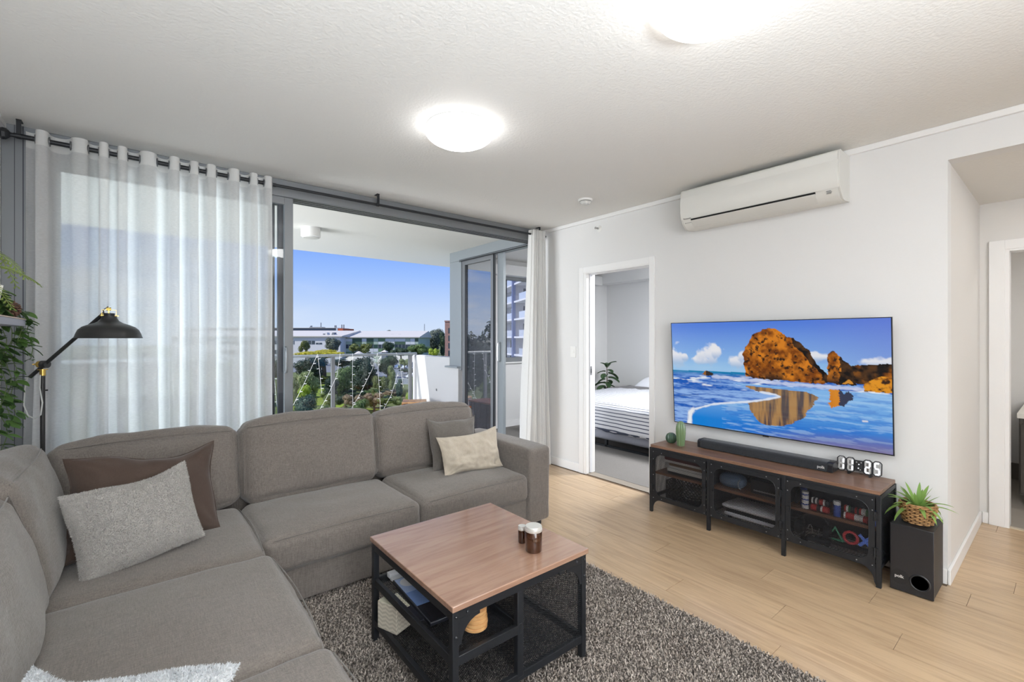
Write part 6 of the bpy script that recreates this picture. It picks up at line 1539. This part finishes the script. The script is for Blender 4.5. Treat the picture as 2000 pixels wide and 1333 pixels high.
TR = [
 ('gum_tree', 'small olive gum tree in front of the left white building wall', 597, 185, 658, 699, 24, 'loose', 'olive'),
 ('gum_tree', 'taller grey-green gum tree in front of the join between white and green buildings', 647, 182, 652, 699, 36, 'loose', 'grey'),
 ('gum_tree', 'spreading olive tree before the middle of the green-panelled building', 704, 188, 665, 700, 40, 'loose', 'olive'),
 ('shade_tree', 'dark round tree before the right part of the green-panelled building', 756, 178, 667, 701, 30, 'round', 'dark'),
 ('shade_tree', 'low dark trees right of the round one behind the balcony rail', 783, 176, 674, 700, 34, 'flat', 'dark'),
 ('shade_tree', 'broad dark green tree at the right end of the green-panelled building', 816, 172, 666, 700, 46, 'flat', 'mid'),
 ('tall_tree', 'big hazy tree right of the lattice tower', 852, 250, 642, 690, 38, 'round', 'grey'),
 ('tall_tree', 'dark tree left of the brick tower', 866, 235, 650, 700, 22, 'tall', 'dark'),
 ('young_tree', 'yellow-green tree behind the white parapet', 846, 150, 676, 704, 22, 'loose', 'lime'),
 ('yellow_tree', 'wide yellow-topped tree just above the balcony rail on the left', 632, 118, 679, 706, 96, 'flat', 'yellow'),
 ('dark_tree', 'large dark tree behind the left glass panel', 606, 104, 697, 742, 66, 'round', 'deep'),
 ('dark_tree', 'dark tree just right of the middle balustrade post', 668, 126, 696, 722, 44, 'flat', 'teal'),
 ('big_tree', 'largest dark tree in the middle of the second glass panel', 716, 94, 697, 782, 62, 'round', 'deep'),
 ('big_tree', 'green round tree left of the largest dark tree', 673, 86, 716, 780, 48, 'round', 'mid'),
 ('street_tree', 'dark tree by the car park behind the right glass panel', 757, 128, 695, 735, 42, 'round', 'dark'),
 ('street_tree', 'pale green tree beside the parked cars', 790, 150, 697, 722, 26, 'loose', 'gum'),
 ('sapling', 'yellowish young gum in front of the car park', 766, 92, 716, 772, 24, 'tall', 'gum'),
 ('sapling', 'light green gum left of the yellowish young one', 742, 84, 726, 778, 32, 'loose', 'olive'),
 ('gum_sapling', 'tall feathery light green gum behind the left glass panel', 606, 62, 727, 806, 50, 'tall', 'gum'),
 ('gum_sapling', 'pale feathery gum at the left edge of the open doorway', 577, 64, 716, 812, 30, 'loose', 'cream'),
 ('shrub', 'bright lime shrub below the feathery gum', 594, 58, 752, 790, 26, 'round', 'lime'),
 ('shrub', 'blue-green shrub low behind the left glass panel', 598, 48, 772, 842, 50, 'round', 'teal'),
 ('shrub', 'dark rounded shrub left of the middle post', 644, 80, 738, 790, 36, 'round', 'deep'),
 ('conifer', 'small dark conical tree near the right balustrade post', 779, 76, 742, 792, 20, 'tall', 'teal'),
 ('shrub', 'dry brownish shrub at the foot of the largest dark tree', 690, 68, 764, 806, 40, 'loose', 'dry'),
 ('shrub', 'dry twiggy shrub right of the largest dark tree', 730, 70, 762, 794, 36, 'loose', 'dry'),
 ('shrub', 'green shrub in front of the dry ones', 706, 60, 780, 822, 34, 'round', 'mid'),
 ('shrub', 'low light green shrub on the lawn edge', 752, 68, 774, 794, 34, 'flat', 'olive'),
 ('shrub', 'dry flowering shrub left of the middle post', 640, 54, 792, 842, 46, 'loose', 'cream'),
 ('shrub', 'green flowering shrub right of the middle post', 676, 52, 796, 846, 40, 'loose', 'dry'),
 ('shrub', 'leafy green shrub close to the right balustrade post', 800, 66, 766, 806, 22, 'round', 'lime'),
 ('hedge', 'low round hedge beside the cars', 797, 140, 719, 729, 30, 'flat', 'dark'),
 ('shrub', 'dense leafy shrub showing between the right post and the parapet', 806, 60, 740, 830, 20, 'tall', 'mid'),
 ('distant_tree', 'dark crown rising behind the roof of the green-panelled building', 757, 262, 645, 662, 15, 'round', 'dark')]
for i, (nm, lb, u, d, vt, vb, w_, k, c) in enumerate(TR): tree(nm, lb, u, d, vt, vb, w_, k, c, seed=i, cat='shrub' if nm in ('shrub', 'hedge') else 'tree')
# understorey: rows of shrubs that fill the park below the rail, leaving the lawns open
r5 = random.Random(21); rows_ = [(116, 730, 748, 30, 'back'), (98, 744, 766, 32, 'second'), (84, 758, 782, 34, 'third'), (72, 772, 800, 36, 'fourth'), (60, 792, 824, 40, 'front')]
ORD = ['first', 'second', 'third', 'fourth', 'fifth', 'sixth', 'seventh', 'eighth', 'ninth', 'tenth', 'eleventh', 'twelfth']
for d, vt, vb, w_, nm in rows_:
    u = 575.0; k = 0
    while u < 806:
        on_lawn = (612 < u < 638 and 744 <= vt < 790) or (700 < u < 800 and vt > 785) or (u > 760 and vt < 745)
        if not on_lawn:
            tree('shrub', 'understorey shrub in the %s row of the park, %s from the left' % (nm, ORD[min(k, 11)]), u, d + r5.uniform(-3, 3), vt + r5.uniform(-5, 6), vb, w_ * r5.uniform(.8, 1.25), r5.choice(['round', 'loose', 'flat', 'loose']), r5.choice(['mid', 'olive', 'dark', 'gum', 'dry', 'deep', 'olive', 'gum']), 'shrub', False, int(u)); k += 1
        u += w_ * .62
# trees left of the open doorway: seen through the sheer curtain and mirrored in the wing door
TL = [(-100, 60, 640, 760, 120, 'round', 'deep'), (60, 70, 655, 770, 100, 'round', 'dark'), (180, 90, 676, 760, 80, 'flat', 'mid'), (290, 80, 690, 780, 90, 'round', 'deep'), (380, 110, 684, 740, 80, 'loose', 'olive'), (455, 74, 700, 790, 80, 'round', 'mid'), (520, 100, 690, 760, 60, 'flat', 'dark'), (235, 52, 745, 850, 110, 'loose', 'gum'), (420, 50, 760, 850, 90, 'round', 'teal')]
WH = ['far left', 'left edge', 'left third', 'left of middle', 'middle', 'right of middle', 'right edge', 'lower left', 'lower right']
for i, (u, d, vt, vb, w_, k, c) in enumerate(TL): tree('park_tree', 'dim green tree seen through the sheer curtain, %s of its width' % WH[i], u, d, vt, vb, w_, k, c, seed=i + 50)
for i, (a, d, zt, r_, k, c) in enumerate([(118, 46, 3.4, 6, 'round', 'deep'), (128, 52, 4.6, 7, 'round', 'dark'), (138, 40, 2.6, 5, 'flat', 'mid'), (110, 64, 3.2, 6, 'round', 'dark'), (147, 60, 5, 7, 'tall', 'deep'), (123, 34, -.5, 4, 'loose', 'olive')]):
    p = Vector((math.cos(R(a)) * d, math.sin(R(a)) * d + 4, GZ)); t = thing('park_tree', 'large dark tree mirrored in the glass of the wing door, %s' % ['tallest but one', 'tallest', 'low and broad', 'farthest right', 'slender', 'nearest olive one'][i], 'tree', p, 0, 'trees mirrored in the wing door')
    o = bpy.data.objects.new('crown', CROWN[k]); COL.objects.link(o); o.parent = t; hh = (zt - GZ); o.location = (0, 0, hh * .62); o.scale = (r_, r_, hh * .40); o.material_slots[0].link = 'OBJECT'; o.material_slots[0].material = lm(c, FC[c])
    obj('trunk', MB().tube([p, p + Vector((.2, 0, hh * .6))], [.5, .25], 8), M_bark, t)

# ---- buildings, each in a frame of its own: a to the right, b away, z up
def bldg(name, label, u, d, yaw=0.0):
    c = site(u, d); t = thing(name, label, 'building', c); t.rotation_euler = (0, 0, R(-39.2 + yaw)); return t
def bpart(name, boxes, m, parent, smooth=0):
    mb = MB()
    for b_ in boxes: mb.box(*b_)
    return obj(name, mb, m, parent, local=True, smooth=smooth)
P_white = mat('panel_white', C(206, 212, 214), .6); P_pale = mat('panel_pale_green', C(164, 182, 166), .6); P_green = mat('panel_green', C(104, 134, 100), .6); P_dgreen = mat('panel_dark_green', C(70, 96, 74), .6)
P_roof = mat('roof_white', C(204, 199, 188), .6); P_glass = mat('far_window', C(54, 66, 76), .15, coat=.5); P_glass2 = mat('far_window_green', C(60, 84, 76), .15, coat=.5); P_wall = mat('left_building_wall', C(216, 216, 214), .7)
P_dark = mat('dark_cladding', C(74, 84, 98), .6); P_orange = mat('orange_cladding', C(196, 98, 58), .7); P_blue = mat('blue_panel', C(46, 110, 160), .6); P_yel = mat('amber_panel', C(214, 162, 70), .6); P_brick = mat('red_brick', C(168, 132, 122), .85, var=.1, vscale=2); P_plant = mat('roof_plant_grey', C(120, 126, 134), .6)
px = lambda n, d: n * d / 894.0
# green-panelled office
D = 212; bt = bldg('office_building', 'long office with green, white and glass panels and a white roof', 742, D)
Hx = px(150, D) / 2; top = hz(660, D) - GZ; ridge = hz(650.5, D) - GZ
bpart('body', [(-Hx, Hx, .3, 30, 0, top)], P_pale, bt)
obj('roof', MB().prism([(-.8, top), (-.8, top + .35), (22, ridge + 1.2), (31, top + .3), (31, top)], 'x', -Hx - 1.2, Hx + .8), P_roof, bt, local=True, smooth=0)
r4 = random.Random(9); rowsz = [(0, .14, 'p'), (.14, .27, 'w'), (.27, .42, 'p'), (.42, .56, 'p'), (.56, .72, 'w'), (.72, .84, 'p'), (.84, .97, 'p')]
x = -Hx
while x < Hx - .5:
    w_ = min(r4.choice([2.2, 3.2, 4.4, 5.0]), Hx - x)
    for (a, b, k) in rowsz:
        z0, z1 = top * a, top * b
        if k == 'w': 
            m_ = r4.choice([P_glass, P_glass, P_glass2, P_green]); f_ = bpart('window' if m_ in (P_glass, P_glass2) else 'panel', [(x + .06, x + w_ - .06, .02, .3, z0 + .05, z1 - .05)], m_, bt)
            if m_ in (P_glass, P_glass2):
                n_ = max(1, int(w_ / 1.4)); bpart('mullions', [(x + w_ * q / n_ - .04, x + w_ * q / n_ + .04, -.02, .1, z0, z1) for q in range(n_ + 1)], P_white, bt)
        else: bpart('panel', [(x + .04, x + w_ - .04, .0, .3, z0 + .04, z1 - .04)], r4.choice([P_white, P_pale, P_green, P_white, P_dgreen, P_pale]), bt)
    x += w_
for k in range(4): bpart('roof_unit', [(px(5 + 7.2 * k, D), px(10.5 + 7.2 * k, D), 9, 12, top, hz(653.0 - .3 * (k % 2), D) - GZ)], P_plant, bt)
bpart('roof_vent', [(-px(60, D), -px(59.4, D), 6, 6.2, top, hz(651, D) - GZ)], P_plant, bt)
# white building to the left
D = 205; bl = bldg('office_building', 'long pale office with strip windows at the left of the view', 500, D)
Hx = px(329, D) / 2; top = hz(658.5, D) - GZ
bpart('body', [(-Hx, Hx, 0, 30, 0, top)], P_wall, bl)
obj('roof', MB().prism([(-.8, top), (-.8, top + .4), (24, hz(648.5, D) - GZ + .9), (31, top)], 'x', -Hx - 1, Hx + 1), P_roof, bl, local=True, smooth=0)
for (ua, ub, va, vb) in [(572, 575, 666, 673), (602, 615, 666, 673), (617, 629, 670, 673), (520, 560, 666, 673), (430, 500, 666, 673), (350, 410, 666, 673), (520, 560, 684, 692), (430, 500, 684, 692)]:
    f_ = bpart('window', [(px(ua - 500, D), px(ub - 500, D), -.06, .1, hz(vb, D) - GZ, hz(va, D) - GZ)], P_glass, bl)
    bpart('glazing_bar', [(px((ua + ub) / 2 - 500, D) - .07, px((ua + ub) / 2 - 500, D) + .07, -.12, -.05, hz(vb, D) - GZ, hz(va, D) - GZ)], P_white, bl)
for k in range(7): bpart('roof_unit', [(px(119 + 4.6 * k, D), px(122.5 + 4.6 * k, D), 4, 7, top, hz(654 - 2.2 * (k % 3), D) - GZ)], P_plant if k % 2 else P_wall, bl)
# dark long block behind with an orange end
D = 262; bd = bldg('dark_building', 'long dark flat-roofed building with an orange end behind the white roofs', 560, D)
bpart('body', [(-px(200, D), px(97, D), 0, 20, 0, hz(641.5, D) - GZ)], P_dark, bd)
bpart('end_wall', [(px(97, D), px(100, D), -.4, 20, 0, hz(641.3, D) - GZ)], P_white, bd); bpart('orange_end', [(px(100, D), px(110, D), -.3, 18, 0, hz(642, D) - GZ)], P_orange, bd)
bpart('roof_edge', [(-px(200, D), px(97, D), -.3, 20, hz(641.5, D) - GZ, hz(640.6, D) - GZ)], P_roof, bd); bpart('lower_roof', [(px(90, D), px(113, D), -2, 20, hz(650, D) - GZ, hz(647.8, D) - GZ)], P_dark, bd)
bpart('roof_deck', [(px(38, D), px(63, D), 4, 9, hz(640.6, D) - GZ, hz(638.8, D) - GZ)], P_plant, bd)
for (u_, v_, w_) in [(599, 636.5, .5), (601, 636, .6), (619.5, 630, .35), (648.5, 635.5, 1.2), (661, 634, .5), (665, 634, .5)]: bpart('mast', [(px(u_ - 560, D) - w_ / 2, px(u_ - 560, D) + w_ / 2, 5, 5.4, hz(642, D) - GZ, hz(v_, D) - GZ)], P_plant, bd)
# far white block with blue and amber strips, lattice tower
D = 300; bf = bldg('striped_building', 'far white building with a blue and an amber vertical strip', 812, D)
bpart('body', [(-px(28, D), px(22, D), 0, 14, 0, hz(649, D) - GZ)], P_wall, bf); bpart('roof_edge', [(-px(30, D), px(4, D), -1, 14, hz(649, D) - GZ, hz(647.8, D) - GZ)], P_dark, bf)
bpart('blue_strip', [(px(6, D), px(9, D), -.3, .2, 0, hz(650, D) - GZ)], P_blue, bf); bpart('amber_strip', [(px(11, D), px(14.5, D), -.3, .2, hz(662, D) - GZ, hz(650, D) - GZ)], P_yel, bf); bpart('blue_edge', [(px(17, D), px(18, D), -.3, .2, 0, hz(653, D) - GZ)], P_blue, bf)
lt = thing('lattice_tower', 'thin lattice tower rising above the far striped building', 'tower', site(829, 330))
c = site(829, 330); zt, zb = hz(633, 330), GZ; mb = MB()
def tw(z): k = (z - zb) / (zt - zb); return .9 * (1 - k) + .08
for sx_ in (-1, 1):
    mb.bar(c + RD * sx_ * tw(zb), c + RD * sx_ * tw(zt) + Vector((0, 0, zt - zb)), .12, .12)
zz = zb; flip = 1
while zz < zt - 1.2:
    mb.bar(c + RD * flip * tw(zz) + Vector((0, 0, zz - zb)), c - RD * flip * tw(zz + 1.2) + Vector((0, 0, zz + 1.2 - zb)), .08, .08); zz += 1.2; flip = -flip
obj('lattice', mb, P_plant, lt, smooth=0)
# brick block at the right
D = 125; bb_ = bldg('brick_building', 'tall reddish brick building at the right end of the balcony view', 891, D, 2)
Hx = px(44, D) / 2; top = hz(629, D) - GZ
bpart('body', [(-Hx, Hx, 0, 14, 0, top)], P_brick, bb_); bpart('parapet', [(-Hx - .1, Hx + .1, -.1, 14, top, top + .35)], P_brick, bb_)
for r_ in range(5):
    for k in range(9):
        xx = -Hx + .9 + k * (2 * Hx - 1.6) / 9; z0 = top - 1.6 - 2.05 * (r_ + 1) + .5
        w_ = bpart('window', [(xx, xx + .42, -.05, .1, z0, z0 + 1.45)], P_glass, bb_)
bpart('shopfront', [(-Hx + .5, Hx - .5, -.06, .1, .3, 2.4)], P_blue, bb_)
# white marquee, pavilion, grey house roof, cars, car-park fence
D = 128
mq = thing('marquee', 'white peaked marquee roof just above the balcony rail', 'tent', site(701, D)); cq = site(701, D)
obj('roof', MB().lathe([(px(34, D), hz(704, D)), (px(18, D), hz(696, D)), (.2, hz(686.5, D))], (cq.x, cq.y, 0), 8), P_roof, mq, smooth=0); obj('pole', MB().cyl((cq.x, cq.y, GZ), (cq.x, cq.y, hz(687, D)), .12, 8), P_plant, mq)
pv = thing('pavilion', 'small white pavilion with hipped roof right of the marquee', 'pavilion', site(751, 165)); cq = site(751, 165)
obj('roof', MB().lathe([(px(8.5, 165), hz(688, 165)), (.1, hz(684, 165))], (cq.x, cq.y, 0), 4), P_roof, pv, smooth=0); obj('walls', MB().lathe([(px(6, 165), GZ - hz(688, 165) * 0), (px(6, 165), hz(688, 165))], (cq.x, cq.y, 0), 4), P_plant, pv, smooth=0)
D = 182; hs = bldg('house', 'low white roof with a grey hipped gable beside the car park', 775, D)
bpart('walls', [(-px(36, D), px(40, D), 0, 9, 0, hz(708, D) - GZ)], P_wall, hs)
obj('roof', MB().prism([(-.5, hz(708, D) - GZ), (4.5, hz(696, D) - GZ), (9.5, hz(708, D) - GZ)], 'x', -px(38, D), px(42, D)), P_roof, hs, local=True, smooth=0)
obj('gable', MB().prism([(-px(7, D), hz(708, D) - GZ), (0, hz(701, D) - GZ), (px(7, D), hz(708, D) - GZ)], 'y', -1.2, -.5), P_dark, hs, local=True, smooth=0)
M_tyre = mat('tyre', C(30, 30, 32), .8)
def car(label, u, d, col, rot):
    p = site(u, d, GZ + .05); t = thing('car', label, 'car', p, R(rot), 'parked cars')
    m_ = mat('car_paint', col, .25, coat=.5)
    prof = [(-2.1, .35), (-2.1, .85), (-1.5, .95), (-.95, 1.42), (.7, 1.45), (1.35, 1.0), (2.0, .9), (2.1, .7), (2.1, .35)]
    obj('body', MB().prism(prof, 'y', -.85, .85), m_, t, local=True, bevel=.06); obj('windows', MB().prism([(-1.35, .98), (-.9, 1.36), (.64, 1.38), (1.15, 1.0)], 'y', -.862, .862), P_glass, t, local=True)
    for x in (-1.3, 1.3):
        for y in (-.8, .8): obj('wheel', MB().cyl((x, y - .08, .32), (x, y + .08, .32), .32, 14), M_tyre, t, local=True)
car('white car parked at the left of the visible car park', 778.5, 168, C(232, 234, 236), 40); car('silver car parked right of the white car', 793, 165, C(206, 210, 214), 35); car('dark blue car parked beside the right balustrade post', 806, 150, C(40, 48, 70), 30); car('white car parked nearest the hedge by the right post', 807, 128, C(228, 230, 232), 20); car('grey car half hidden behind trees in the car park', 762, 172, C(120, 130, 142), 40)
fnc = thing('fence', 'pale metal fence with thin bars along the car park edge', 'fence', site(785, 112))
a, b = site(762, 112), site(812, 110); n = 24
for k in range(n + 1):
    p = a.lerp(b, k / n); obj('bar', MB().box(p.x - .03, p.x + .03, p.y - .03, p.y + .03, GZ, GZ + 1.5), P_white, fnc, smooth=0)
obj('rail', MB().bar(a + Vector((0, 0, 1.45)), b + Vector((0, 0, 1.45)), .06, .08).bar(a + Vector((0, 0, .2)), b + Vector((0, 0, .2)), .06, .08), P_white, fnc, smooth=0)
# apartment tower beyond the bedroom window
D = 78; tw_ = thing('apartment_tower', 'white apartment tower with balconies seen through the bedroom window', 'building', site(1003, D)); tw_.rotation_euler = (0, 0, R(-39.2 + 105))
# local x runs away from the viewer along the facade (-x comes nearer), local y points out of the facade towards the left of the view
T_wall = mat('tower_wall', C(206, 206, 208), .8); T_slab = mat('tower_slab', C(232, 234, 240), .7); T_blue = mat('tower_blue', C(112, 126, 166), .7); T_win = mat('tower_window', C(66, 74, 92), .2, coat=.4); T_bal = mat('tower_frosted_glass', C(206, 216, 230), .2, coat=.4)
bpart('body', [(.45, 14, -10, -2.4, 0, 34), (-26, .05, -10, -6, 0, 34)], T_wall, tw_)
bpart('blue_fin', [(-.3, .3, -.28, .28, 0, 34)], T_blue, tw_); bpart('blue_fin', [(-17, -16.4, -.2, .3, 0, 34)], T_blue, tw_); bpart('party_wall', [(.05, .45, -6, -.25, 0, 34)], T_wall, tw_)
z0 = hz(657.5, D) - GZ
for k in range(-4, 8):
    z = z0 + 3.0 * k
    if z < 0: continue
    bpart('balcony_slab', [(.3, 14, -2.4, 0, z - .28, z), (-26, .05, -6, 0, z - .28, z)], T_slab, tw_)
    for (xa, xb) in [(1.2, 6.5), (7.5, 13), (-9.0, -3.2), (-15.5, -10.2)]: bpart('glass_balustrade', [(xa, xb, -.12, -.06, z, z + 1.05)], T_bal, tw_)
    bpart('window', [(-.0, .1, -2.3, -1.75, z, z + 2.2)], T_win, tw_)
    for (xa, xb) in [(2.4, 4.2), (8.5, 11)]:
        f_ = bpart('window', [(xa, xb, -2.45, -2.36, z, z + 2.3)], T_win, tw_)
        o = bpart('glazing_bar', [((xa + xb) / 2 - .05, (xa + xb) / 2 + .05, -2.38, -2.30, z, z + 2.3)], T_slab, tw_)
